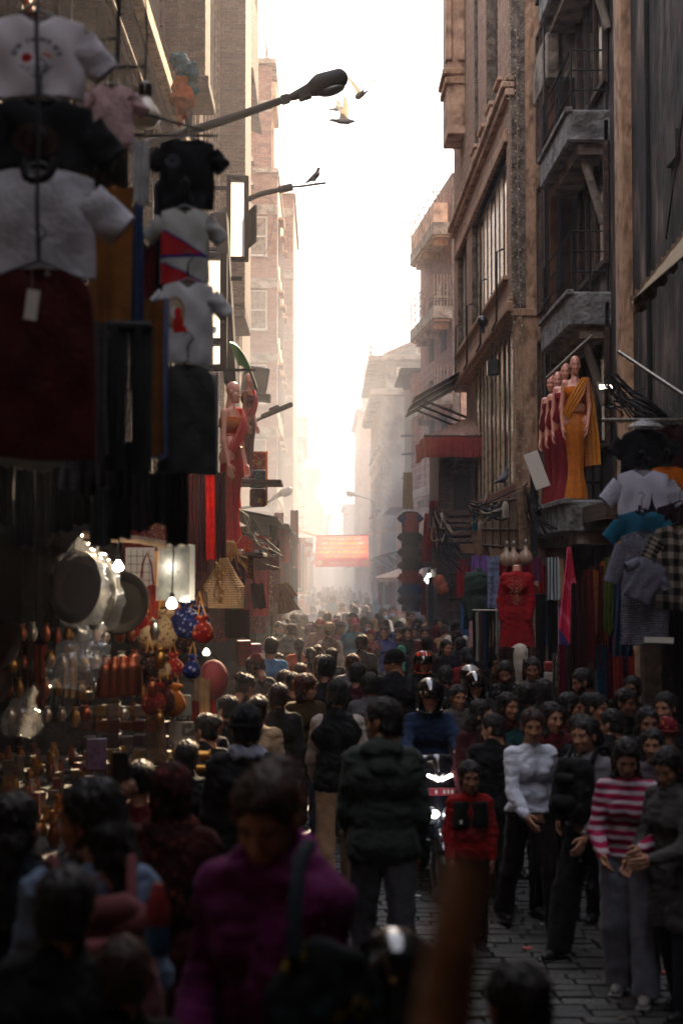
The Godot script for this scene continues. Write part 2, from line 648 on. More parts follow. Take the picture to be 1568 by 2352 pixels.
# ---------- people ----------
# poses: lean,arms [pitch,away,elbow,inward],legs [hip,knee],head [turn,nod]; degrees
var POSES := {
	"walk_a": {"l": [18,6,22,6],"r": [-16,7,14,4],"ll": [-14,14],"rl": [20,6],"head": [0,2],"lean": 3},
	"walk_b": {"l": [-14,8,18,8],"r": [22,6,30,10],"ll": [18,5],"rl": [-15,16],"head": [-14,6],"lean": 4},
	"stand": {"l": [4,7,16,10],"r": [2,8,12,6],"ll": [2,2],"rl": [-2,4],"head": [8,3],"lean": 1},
	"turned": {"l": [8,7,20,14],"r": [0,8,16,6],"ll": [8,4],"rl": [-8,8],"head": [58,6],"lean": 3},
	"down": {"l": [16,8,60,20],"r": [12,8,48,24],"ll": [4,2],"rl": [-6,8],"head": [14,26],"lean": 6},
	"phone": {"l": [34,10,112,16],"r": [28,10,118,20],"ll": [4,2],"rl": [-4,6],"head": [0,4],"lean": 0},
	"raised": {"l": [8,8,20,8],"r": [120,34,96,-10],"ll": [2,4],"rl": [-2,4],"head": [-20,0],"lean": 0},
	"reach": {"l": [70,12,18,0],"r": [12,8,30,10],"ll": [6,4],"rl": [-6,8],"head": [20,8],"lean": 7},
	"carry": {"l": [20,8,88,34],"r": [10,8,80,40],"ll": [10,4],"rl": [-10,12],"head": [-24,14],"lean": 4},
	"ride": {"l": [52,12,30,6],"r": [52,12,30,6],"ll": [78,88],"rl": [78,88],"head": [0,4],"lean": 8,"sit": true,"splay": .10},
	"kid": {"l": [4,10,14,4],"r": [6,10,20,6],"ll": [4,4],"rl": [-3,5],"head": [4,4],"lean": 1,"hs": 1.22,"slim": .94},
}
var SK := {}
func skel(pose: String) -> Dictionary:
	if SK.has(pose):
		return SK[pose]
	var p: Dictionary = POSES[pose]
	var s := {}
	var lean := deg_to_rad(p.lean)
	var up := Vector3(0,cos(lean),sin(lean))
	var h := Vector3(0,.92,0)
	s.up = up
	s.hs = p.get("hs",1.0)
	s.slim = p.get("slim",1.0)
	s.hip = h
	s.waist = h + up * .16
	s.chest = h + up * .36
	s.neck = h + up * .52
	s.head = h + up * .52 + Vector3(0,.145,.025 + lean * .1) * s.hs
	s.hb = Basis(Vector3.UP,deg_to_rad(p.head[0])) * Basis(Vector3.RIGHT,deg_to_rad(p.head[1]))
	for q in [["l",1.0],["r",-1.0]]:
		var k: String = q[0]
		var sg: float = q[1]
		var a: Array = p[k]
		var sh: Vector3 = s.neck + Vector3(sg * .160,0,0) - up * .07
		var pt := deg_to_rad(a[0])
		var ab := deg_to_rad(a[1])
		var d := Vector3(sg * sin(ab),-cos(ab) * cos(pt),cos(ab) * sin(pt))
		var pe := pt + deg_to_rad(a[2])
		var d2 := Vector3(sg * sin(ab) * .3 - sg * sin(deg_to_rad(a[3])),-cos(pe),sin(pe)).normalized()
		s["sh" + k] = sh
		s["el" + k] = sh + d * .285
		s["wr" + k] = sh + d * .285 + d2 * .245
		s["hd" + k] = d2
		var g: Array = p[k + "l"]
		var hp := deg_to_rad(g[0])
		var kn := hp - deg_to_rad(g[1])
		var splay: float = p.get("splay",.02)
		var hj := h + Vector3(sg * .088,-.03,0)
		var kj := hj + Vector3(sg * splay * 2.0,-cos(hp),sin(hp)) * .415
		var aj := kj + Vector3(0,-cos(kn),sin(kn)) * .415
		s["hj" + k] = hj
		s["kn" + k] = kj
		s["an" + k] = aj
	var low := minf(s.anl.y,s.anr.y) - .065
	if not p.get("sit",false):
		for key in s.keys():
			if s[key] is Vector3 and not key in ["up","hdl","hdr"]:
				s[key] = s[key] - Vector3(0,low,0)
	SK[pose] = s
	return s
func head_arr() -> Array:
	if not cache.has("head"):
		var I := Basis()
		var pr := [
			[Vector3(0,.035,-.012),Vector3(.073,.085,.093),I],[Vector3(0,-.03,.02),Vector3(.061,.085,.068),I],
			[Vector3(0,-.082,.035),Vector3(.044,.034,.044),I],[Vector3(0,.004,.084),Vector3(0,-.036,.099),.0075,.0108],
			[Vector3(-.014,-.041,.092),Vector3(.014,-.041,.092),.0075,.0075],[Vector3(-.036,.022,.070),Vector3(.036,.022,.070),.0125,.0125],
			[Vector3(.036,-.03,.056),Vector3(.026,.024,.024),I],[Vector3(-.036,-.03,.056),Vector3(.026,.024,.024),I],
			[Vector3(-.019,-.07,.078),Vector3(.019,-.07,.078),.009,.009],[Vector3(0,-.104,.066),Vector3(.02,.017,.017),I],
			[Vector3(.077,-.008,-.008),Vector3(.010,.031,.019),I],[Vector3(-.077,-.008,-.008),Vector3(.010,.031,.019),I],
			[Vector3(0,-.06,-.025),Vector3(0,-.17,-.045),.052,.055],
		]
		var sub := [[Vector3(.031,.002,.092),Vector3(.019,.011,.017),I],[Vector3(-.031,.002,.092),Vector3(.019,.011,.017),I]]
		var b := MB.new()
		b.add(nets(pr,.0065,.018,[],sub,.008))
		for s in [-1.0,1.0]:
			b.col = Color(1,1,1)
			b.ball(Vector3(s * .031,.002,.0735),Vector3(.0122,.0088,.0105),8)
			b.col = Color(.05,.03,.02)
			b.ball(Vector3(s * .031,.001,.0815),Vector3(.0062,.0066,.004),8)
			b.col = Color(.10,.07,.06)
			b.tube([Vector3(s * .014,.021,.087),Vector3(s * .03,.026,.0855),Vector3(s * .047,.02,.074)],[.0022,.003,.0015],5)
			b.tube([Vector3(s * .017,.008,.083),Vector3(s * .031,.012,.0845),Vector3(s * .046,.006,.076)],[.0015,.002,.0015],4)
		b.col = Color(.62,.38,.36)
		b.tube([Vector3(-.024,-.071,.081),Vector3(-.008,-.066,.0885),Vector3(0,-.067,.089),Vector3(.008,-.066,.0885),Vector3(.024,-.071,.081)],[.002,.004,.0035,.004,.002],5)
		b.tube([Vector3(-.022,-.0725,.081),Vector3(0,-.0775,.0885),Vector3(.022,-.0725,.081)],[.002,.005,.002],5)
		cache["head"] = b.arr()
	return cache["head"]
# a left hand that hangs down -y from the wrist,palm towards +x; bent 0..1
func hand_arr(bent: float) -> Array:
	var key := "hand%.1f" % bent
	if not cache.has(key):
		var pr := [[Vector3(0,.02,0),Vector3(0,-.03,0),.023,.024],[Vector3(0,-.03,-.022),Vector3(0,-.085,-.028),.015,.012],[Vector3(0,-.03,.0),Vector3(0,-.09,.0),.015,.013],[Vector3(0,-.03,.022),Vector3(0,-.088,.028),.015,.012]]
		var len_ := [.068,.078,.072,.056]
		for k in 4:
			var z := .030 - .020 * k
			var p := Vector3(0,-.088 + absf(k - 1.3) * .003,z)
			var ang := bent * .5
			for j in 3:
				var l: float = len_[k] * [.45,.32,.23][j]
				var e := p + Vector3(sin(ang),-cos(ang),(1.5 - k) * .04) * l
				pr.append([p,e,.0092 - .001 * j,.0086 - .001 * j])
				p = e
				ang += bent * 1.25
		var t := Vector3(.008,-.028,.028)
		var t1 := t + Vector3(.012 + bent * .016,-.028,.022 - bent * .012)
		pr.append([t,t1,.014,.011])
		pr.append([t1,t1 + Vector3(.006 + bent * .012,-.028,.004 - bent * .014),.010,.0085])
		cache[key] = nets(pr,.0055,.007)
	return cache[key]
func limb_basis(d: Vector3,sg: float) -> Basis:
	var y := -d.normalized()
	var z := Vector3(0,0,1) if absf(y.z) < .85 else Vector3(0,1,0)
	var x := y.cross(z).normalized()
	z = x.cross(y).normalized()
	return Basis(x * -sg,y,z * 1.0)
func torso(s: Dictionary,add: float,female: bool) -> Array:
	var f: float = s.slim * (.93 if female else 1.0)
	var r := [[s.hip + Vector3(-.07,.0,0) * f,s.hip + Vector3(.07,.0,0) * f,.108 + add + (.012 if female else .0),.108 + add + (.012 if female else .0)],
		[s.waist + Vector3(-.05,0,.01) * f,s.waist + Vector3(.05,0,.01) * f,.102 * f + add,.102 * f + add],
		[s.chest + Vector3(-.075,0,0) * f,s.chest + Vector3(.075,0,0) * f,.112 * f + add,.112 * f + add],
		[s.shl.lerp(s.shr,.08),s.shl.lerp(s.shr,.92),.056 + add,.056 + add],
		[s.neck - s.up * .05,s.neck - s.up * .12,.075 + add,.09 + add]]
	if female:
		r.append([s.chest + Vector3(.06,-.01,.075),s.chest + Vector3(.06,-.03,.085),.05 + add * .7,.05 + add * .7])
		r.append([s.chest + Vector3(-.06,-.01,.075),s.chest + Vector3(-.06,-.03,.085),.05 + add * .7,.05 + add * .7])
	return r
func arms(s: Dictionary,add: float,cuff: float,to := 1.0) -> Array:
	var r := []
	for k in ["l","r"]:
		var sh: Vector3 = s["sh" + k]
		var el: Vector3 = s["el" + k]
		var wr: Vector3 = s["wr" + k]
		r.append([sh,el,.047 + add * .8,.040 + add])
		if to > .0:
			r.append([el,el.lerp(wr,to),.042 + add,.03 + cuff])
	return r
func body_mesh(pose: String,female: bool,fine: bool) -> ArrayMesh:
	var key := "body%s%s%s" % [pose,female,fine]
	if not cache.has(key):
		var s := skel(pose)
		var pr := torso(s,-.004,female)
		pr.append_array(arms(s,-.002,-.004))
		pr.append([s.neck - s.up * .04,s.head - Vector3(0,.10,.04),.056,.05])
		for k in ["l","r"]:
			pr.append([s["hj" + k],s["kn" + k],.082,.055])
			pr.append([s["kn" + k],s["an" + k],.056,.038])
			pr.append([s["an" + k] + Vector3(0,-.02,-.02),s["an" + k] + Vector3(0,-.035,.12),.036,.028])
		var b := MB.new()
		b.add(nets(pr,.013 if fine else .024,.03))
		b.add(head_arr(),Transform3D(s.hb * (s.hs as float),s.head))
		for k in ["l","r"]:
			var sg := 1.0 if k == "l" else -1.0
			var lb := limb_basis(s["hd" + k],sg)
			b.add(hand_arr(.95 if pose in ["ride","phone","carry","raised"] else .35),Transform3D(lb,s["wr" + k]))
		cache[key] = b.mesh()
	return cache[key]
func top_mesh(pose: String,kind: String,female: bool,fine: bool) -> ArrayMesh:
	var key := "top%s%s%s%s" % [pose,kind,female,fine]
	if not cache.has(key):
		var s := skel(pose)
		var add: float = {"jacket": .027,"hoodie": .027,"sweater": .019,"shirt": .014,"tee": .014,"coat": .026,"kurta": .018,"shawl": .03,"vest": .022,"puffer": .042,"sari": .018}[kind]
		var pr := torso(s,add,female)
		if kind == "vest":
			pr[3] = [s.shl.lerp(s.shr,.2),s.shl.lerp(s.shr,.8),.074,.074]
		else:
			pr.append_array(arms(s,add * .8,add * .6,.0 if kind == "tee" else .97))
		var hem: float = s.hip.y - (.08 if not kind in ["shirt","tee","sweater"] else -.02 if female else .04)
		if kind in ["jacket","hoodie","coat","vest","puffer"]:
			pr.append([s.neck - s.up * .03,s.neck + s.up * .025,.072,.068])
		if kind == "hoodie":
			pr.append([s.neck + Vector3(-.06,.0,-.075),s.neck + Vector3(.06,.0,-.075),.055,.055])
			pr.append([s.neck + Vector3(-.03,-.09,-.11),s.neck + Vector3(.03,-.09,-.11),.05,.05])
		if kind in ["coat","kurta","sari"]:
			hem = {"coat": .56,"kurta": .48,"sari": .07}[kind]
			var w := .13 if kind == "sari" else .10
			for sg in [-1.0,1.0]:
				pr.append([s.hip + Vector3(sg * .05,0,0),Vector3(sg * w,hem - .1,s.hip.z),.115 + add,.13 + add])
		if kind in ["shawl","sari"]:
			pr.append([s.neck + Vector3(-.07,-.015,0),s.neck + Vector3(.07,-.015,0),.088,.088])
			pr.append([s.shr + Vector3(0,.0,.02),s.hip + Vector3(.1,.12,.1),.085,.06])
			pr.append([s.shl + Vector3(0,.0,.02),s.chest + Vector3(.05,-.12,.12),.085,.06])
			pr.append([s.shr + Vector3(0,0,-.03),s.hip + Vector3(-.04,.05,-.1),.085,.05])
		if POSES[pose].get("sit",false):
			hem = s.hip.y - .1
		var cuts := [[Vector3.DOWN,-hem]]
		var nz := noise(5.0,21,2)
		var na := .011
		if kind == "puffer":
			na = .01
		var a := nets(pr,.011 if fine else .022,.028,cuts)
		var fv: PackedVector3Array = a[0]
		var fn: PackedVector3Array = a[1]
		for k in fv.size():   # sharp creases between soft swells
			var q := fv[k]
			fv[k] = q + fn[k] * (absf(nz.get_noise_3d(q.x,q.y * 1.7,q.z)) * na * 1.9 - na * .5)
		a[0] = fv
		renormal(a)
		if kind == "puffer":   # stitched rolls of down
			var v: PackedVector3Array = a[0]
			var n: PackedVector3Array = a[1]
			for k in v.size():
				var w := v[k].y / .062
				v[k] += n[k] * (absf(sin(w * PI)) - .6) * .016
			a[0] = v
		var b := MB.new()
		b.add(a)
		cache[key] = b.mesh()
	return cache[key]
func bottom_mesh(pose: String,kind: String,fine: bool) -> ArrayMesh:
	var key := "bot%s%s%s" % [pose,kind,fine]
	if not cache.has(key):
		var s := skel(pose)
		var pr := [[s.hip + Vector3(-.07,.0,0),s.hip + Vector3(.07,.0,0),.118,.118]]
		var cuts := [[Vector3.UP,s.hip.y + .06]]
		if kind == "skirt":
			for sg in [-1.0,1.0]:
				pr.append([s.hip + Vector3(sg * .05,0,0),Vector3(sg * .12,.0,.0),.12,.15])
			cuts.append([Vector3.DOWN,-.09])
		else:
			var w: float = {"trousers": .0,"wide": .03}[kind]
			for k in ["l","r"]:
				pr.append([s["hj" + k],s["kn" + k],.095 + w * .6,.072 + w])
				pr.append([s["kn" + k],s["an" + k] + Vector3(0,-.01,0),.072 + w,.062 + w])
			cuts.append([Vector3.DOWN,-(minf(s.anl.y,s.anr.y) - .02)])
		var b := MB.new()
		b.add(nets(pr,.016 if fine else .026,.025,cuts,[],.0,noise(6.0,31,2),.014))
		cache[key] = b.mesh()
	return cache[key]
func shoe_mesh() -> ArrayMesh:
	if not cache.has("shoe"):
		var b := MB.new()
		b.add(nets([[Vector3(0,-.02,-.03),Vector3(0,-.028,.04),.04,.042],[Vector3(0,-.028,.04),Vector3(0,-.035,.14),.042,.032]],.014,.03,[[Vector3.DOWN,.063]]))
		b.box(Vector3(0,-.058,.05),Vector3(.085,.014,.24),Basis(),.005)
		cache["shoe"] = b.mesh()
	return cache["shoe"]
func hair_mesh(style: String) -> ArrayMesh:
	var key := "hair" + style
	if cache.has(key):
		return cache[key]
	var I := Basis()
	var big := 1.14 if style == "curly" else 1.0
	var pr := [[Vector3(0,.042,-.016) ,Vector3(.083,.090,.102) * big,I],[Vector3(0,-.02,-.045),Vector3(.077,.075,.066) * big,I]]
	var sub := [[Vector3(0,-.034,.092),Vector3(.082,.10,.082),I],[Vector3(.085,-.05,.02),Vector3(.022,.06,.035),I],[Vector3(-.085,-.05,.02),Vector3(.022,.06,.035),I]]
	if style == "short":
		sub.append([Vector3(0,-.14,-.02),Vector3(.12,.075,.13),I])
	if style == "long":
		pr.append_array([[Vector3(-.03,-.06,-.07),Vector3(-.035,-.34,-.10),.062,.045],[Vector3(.03,-.06,-.07),Vector3(.035,-.34,-.10),.062,.045],[Vector3(.07,.0,.0),Vector3(.082,-.25,.03),.024,.026],[Vector3(-.07,.0,.0),Vector3(-.082,-.25,.03),.024,.026]])
	if style == "pony":
		pr.append_array([[Vector3(0,.02,-.11),Vector3(0,-.03,-.14),.035,.04],[Vector3(0,-.03,-.14),Vector3(.01,-.36,-.12),.042,.02]])
	if style == "bun":
		pr.append([Vector3(0,.06,-.115),Vector3(.055,.052,.05),I])
	if style == "curly":
		pr.append_array([[Vector3(0,.06,-.02),Vector3(.10,.085,.11),I],[Vector3(.06,-.06,-.03),Vector3(.05,.09,.06),I],[Vector3(-.06,-.06,-.03),Vector3(.05,.09,.06),I]])
	var nz := noise(22.0,41,2)
	var a := nets(pr,.0085,.02,[],sub,.012,nz,.011 if style == "curly" else .006)
	var hv: PackedVector3Array = a[0]
	var hn: PackedVector3Array = a[1]
	for k in hv.size():   # locks that run from the crown down
		var q := hv[k]
		var th := atan2(q.x,q.z + .02)
		hv[k] = q + hn[k] * (nz.get_noise_3d(cos(th) * .42,q.y * .5,sin(th) * .42) * .014 + sin(th * 23.0 + nz.get_noise_3d(q.x,q.y,q.z) * 5.0) * .0010)
	a[0] = hv
	renormal(a)
	var b := MB.new()
	b.add(a)
	# loose strands
	var g := RandomNumberGenerator.new()
	g.seed = hash(style)
	var av: PackedVector3Array = a[0]
	var an: PackedVector3Array = a[1]
	for k in 1100 if style == "curly" else 900:
		var q := g.randi() % av.size()
		var p := av[q]
		var n := an[q]
		var dn := (Vector3(0,-.7,-.35) + Vector3(g.randf_range(-1,1),g.randf_range(-1,1),g.randf_range(-1,1)) * .7)
		var t := (dn - n * dn.dot(n)).normalized()
		var w := n.cross(t) * .0016
		var e := p + t * g.randf_range(.02,.05) + n * g.randf_range(.003,.016)
		b.tri(p - w,p + w,e,n.cross(w).normalized() + n)
	cache[key] = b.mesh()
	return cache[key]
func wear_mesh(kind: String) -> ArrayMesh:
	var key := "wear" + kind
	if cache.has(key):
		return cache[key]
	var I := Basis()
	var b := MB.new()
	match kind:
		"scarf":
			b.add(nets([[Vector3(0,.035,-.018),Vector3(.093,.102,.112),I],[Vector3(0,-.05,-.02),Vector3(.088,.10,.095),I],[Vector3(-.05,-.17,.0),Vector3(.05,-.17,.0),.085,.085],[Vector3(-.12,-.24,0),Vector3(.12,-.24,0),.07,.07],[Vector3(0,-.2,.06),Vector3(.03,-.38,.10),.07,.05],[Vector3(0,-.2,-.06),Vector3(0,-.45,-.12),.09,.07]],.011,.03,[],[[Vector3(0,-.025,.105),Vector3(.062,.092,.09),I]],.012,noise(14.0,51,2),.012))
		"wrap":
			b.add(nets([[Vector3(-.03,-.15,-.02),Vector3(.03,-.15,-.02),.083,.083],[Vector3(-.05,-.19,.0),Vector3(.05,-.19,.0),.08,.08]],.012,.02,[[Vector3.UP,-.09]],[],.0,noise(14.0,52,2),.016))
		"cap":
			b.add(nets([[Vector3(0,.045,-.014),Vector3(.088,.088,.105),I]],.009,.01,[[Vector3.DOWN,-.028]]))
			var q := PackedVector3Array()
			for r in 5:
				for k in 13:
					var t := PI * (k / 12.0)
					q.append(Vector3(cos(t) * .075,.034 - .012 * r * .25 - absf(cos(t)) * .008,.05 + sin(t) * (.02 + .028 * r)))
			b.grid(q,13,5,false)
			for k in q.size(): q[k] -= Vector3(0,.004,0)
			b.grid(q,13,5,false,PackedVector2Array(),true)
			b.ball(Vector3(0,.134,-.014),Vector3(.009,.006,.009),6)
		"topi":
			var prof := [Vector2(.001,.14),Vector2(.05,.142),Vector2(.068,.135),Vector2(.078,.10),Vector2(.089,.028),Vector2(.086,.022)]
			b.lathe(prof,18,Transform3D(Basis(Vector3.RIGHT,-.14) * Basis.from_scale(Vector3(.98,1,1.16)),Vector3(0,0,-.014)))
		"beanie":
			b.add(nets([[Vector3(0,.04,-.014),Vector3(.09,.10,.108),I]],.009,.01,[[Vector3.DOWN,-.012]],[],.0,noise(30.0,53,2),.006))
			b.tube(ring(Vector3(0,.016,-.014),.086,.104,20),.014,6,false)
		"mask":
			b.add(nets([[Vector3(0,-.058,.058),Vector3(.052,.046,.05),I],[Vector3(0,-.04,.08),Vector3(0,-.05,.104),.01,.012]],.008,.02,[[Vector3.FORWARD,-.04]]))
			for s in [-1.0,1.0]:
				b.tube([Vector3(s * .05,-.035,.06),Vector3(s * .07,-.01,.02),Vector3(s * .08,.01,-.01)],.002,4)
				b.tube([Vector3(s * .045,-.085,.05),Vector3(s * .07,-.05,.01),Vector3(s * .08,-.02,-.012)],.002,4)
		"helmet":
			b.add(nets([[Vector3(0,.03,-.01),Vector3(.125,.132,.145),I],[Vector3(0,-.06,-.02),Vector3(.112,.10,.12),I]],.012,.03,[[Vector3.DOWN,.125]],[[Vector3(0,-.02,.135),Vector3(.105,.092,.12),I],[Vector3(0,-.1,.0),Vector3(.092,.2,.11),I]],.012))
			b.tube(ring(Vector3(0,-.118,-.02),.105,.115,22),.012,6,false)
		"visor":
			var q := PackedVector3Array()
			for y in 9:
				for k in 17:
					var t := PI * (.06 + .88 * k / 16.0)
					var e := -.12 + .72 * y / 8.0
					q.append(Vector3(cos(t) * cos(e) * .131,.03 + sin(e) * .139,-.01 + sin(t) * cos(e) * .158))
			b.grid(q,17,9,false)
			for k in q.size(): q[k] = q[k] * .985
			b.grid(q,17,9,false,PackedVector2Array(),true)
		"glasses":
			for s in [-1.0,1.0]:
				b.tube(ring(Vector3(s * .032,.0,.1),.023,.0,12,.017),.002,4,false)
				b.tube([Vector3(s * .055,.003,.097),Vector3(s * .079,.006,.0)],.002,4)
			b.tube([Vector3(-.01,.003,.102),Vector3(.01,.003,.102)],.002,4)
		"beard":
			b.add(nets([[Vector3(0,-.085,.035),Vector3(.053,.045,.056),I],[Vector3(.045,-.05,.03),Vector3(.02,.045,.035),I],[Vector3(-.045,-.05,.03),Vector3(.02,.045,.035),I],[Vector3(-.022,-.055,.082),Vector3(.022,-.055,.082),.008,.008]],.008,.015,[],[[Vector3(0,-.068,.1),Vector3(.02,.008,.03),I],[Vector3(0,-.01,.07),Vector3(.06,.038,.06),I]],.006,noise(60.0,54,2),.005))
	cache[key] = b.mesh()
	return cache[key]
# points round a level ellipse (rz > 0) or an upright one (ry > 0)
func ring(c: Vector3,rx: float,rz: float,seg: int,ry := .0) -> Array:
	var r := []
	for k in seg + 1:
		var t := TAU * k / seg
		r.append(c + (Vector3(cos(t) * rx,sin(t) * ry,0) if ry > .0 else Vector3(cos(t) * rx,0,sin(t) * rz)))
	return r
func ground_y(d: float) -> float:
	return .30 * clampf((6.6 - d) / 1.2,.0,1.0)
var SKINS := ["skin","skin_dark","skin_pale"]
# px,y: where the top of the head shows in the 1568 x 2352 picture; yaw 0 faces the camera
func person(px: float,y: float,h: float,pose: String,yaw: float,hair: String,top: Array,bottom: Array,label: String,o := {}) -> Node3D:
	var d: float = o.get("d",.0)
	if d == .0:
		d = 20.0
		for k in 6:
			d = F * (2.6 - h - ground_y(d)) / (y - 1310.0)
	var p := Vector3(lat(px,d),ground_y(d),-d)
	var t := thing("person",label,"person",p,yaw,o.get("group",""))
	var s := skel(pose)
	var tall: float = s.head.y + .125 * s.hs
	var k := h / tall
	t.scale = Vector3.ONE * k
	if POSES[pose].get("sit",false):
		t.scale = Vector3.ONE
		t.position.y = p.y + h - tall
	var fine := d < 12.5
	var fem: bool = o.get("f",hair in ["long","pony","bun","curly"])
	put("body",body_mesh(pose,fem,fine),M[o.get("skin","skin")],t)
	var tm = top[1]
	put(o.get("top_name",{"jacket": "jacket","hoodie": "hooded_jacket","sweater": "sweater","shirt": "shirt","tee": "tee_shirt","coat": "long_coat","kurta": "kurta","shawl": "shawl","vest": "vest","puffer": "padded_jacket","sari": "sari"}[top[0]]),top_mesh(pose,top[0],fem,fine),tm if tm is Material else cloth(tm),t)
	if o.has("vest"):
		put("vest",top_mesh(pose,"vest",fem,fine),cloth(o.vest),t)
	if top[0] != "sari":
		var bm = bottom[1]
		put("skirt" if bottom[0] == "skirt" else "trousers",bottom_mesh(pose,bottom[0],fine),bm if bm is Material else cloth(bm),t)
	for q in ["l","r"]:
		var sh := put("shoe",shoe_mesh(),M[o.get("shoe","shoe")],t)
		sh.position = s["an" + q]
	var hx := Transform3D(s.hb * (s.hs as float),s.head)
	if hair != "none":
		put("hair",hair_mesh(hair),M[o.get("hm","hair")],t).transform = hx
	for e in o.get("wear",[]):
		var nm: String = {"scarf": "headscarf","wrap": "neck_scarf","mask": "face_mask","topi": "topi_hat","glasses": "spectacles"}.get(e[0],e[0])
		var w := put(nm,wear_mesh(e[0]),e[1] if e[1] is Material else cloth(e[1]),t)
		w.transform = hx
		if e[0] == "helmet":
			put("visor",wear_mesh("visor"),M.visor,w)
	t.set_meta("head",t.transform * s.head)
	return t
func setup_view() -> void:
	CB = Basis(Vector3.UP,-atan(44.0 / F)) * Basis(Vector3.RIGHT,atan(134.0 / F))
	var cam := Camera3D.new()
	cam.name = "camera"
	cam.transform = Transform3D(CB,CO)
	var lens := CameraAttributesPhysical.new()
	lens.frustum_focal_length = 12.0 / (1176.0 / F)
	lens.frustum_near = .1
	lens.frustum_far = 1500.0
	lens.frustum_focus_distance = 24.0
	lens.exposure_aperture = 1.35
	cam.attributes = lens
	add_child(cam)
	cam.current = true
	# sky: bright winter haze,nearly white,and a low warm sun ahead
	var sky := ProceduralSkyMaterial.new()
	sky.sky_top_color = Color(.86,.87,.92)
	sky.sky_horizon_color = Color(1.0,.95,.87)
	sky.sky_curve = .25
	sky.ground_bottom_color = Color(.35,.31,.27)
	sky.ground_horizon_color = Color(.75,.68,.60)
	sky.energy_multiplier = 1.0
	sky.sun_angle_max = 40.0
	var env := Environment.new()
	env.background_mode = Environment.BG_SKY
	env.sky = Sky.new()
	env.sky.sky_material = sky
	env.background_energy_multiplier = 1.0
	env.tonemap_mode = Environment.TONE_MAPPER_LINEAR
	env.tonemap_exposure = 4.0
	# dusty air that scatters mostly forward,so it glows towards the sun
	env.volumetric_fog_enabled = true
	env.volumetric_fog_albedo = Color(.97,.95,1.0)
	env.volumetric_fog_density = .0013
	env.volumetric_fog_anisotropy = .5
	env.volumetric_fog_length = 250.0
	env.sdfgi_enabled = true
	env.ssao_enabled = true
	env.ssil_enabled = true
	var we := WorldEnvironment.new()
	we.name = "world"
	we.environment = env
	add_child(we)
	var sun := DirectionalLight3D.new()
	sun.name = "sun"
	sun.light_color = Color(1.0,.88,.72)
	sun.light_energy = 1.6
	sun.light_angular_distance = .5
	sun.shadow_enabled = true
	var az := deg_to_rad(9.0)
	var el := deg_to_rad(32.0)
	var to := Vector3(sin(az) * cos(el),sin(el),-cos(az) * cos(el))
	add_child(sun)
	sun.look_at_from_position(Vector3.ZERO,-to,Vector3.UP)
# ---------- buildings ----------
func bx(c: Vector3,s: Vector3,bev := .0,rot := Basis()) -> MB:
	var b := MB.new()
	b.box(c,s,rot,bev)
	return b
# box given by its ends
func span(x0: float,x1: float,y0: float,y1: float,d0: float,d1: float,bev := .0) -> MB:
	return bx(Vector3((x0 + x1) / 2,(y0 + y1) / 2,-(d0 + d1) / 2),Vector3(absf(x1 - x0),absf(y1 - y0),absf(d1 - d0)),bev)
func seen(p: Vector3) -> bool:
	var q := CB.transposed() * (p - CO)
	if q.z > -.5:
		return false
	return absf(q.x / -q.z * F) < 800.0 and absf(q.y / -q.z * F) < 1190.0
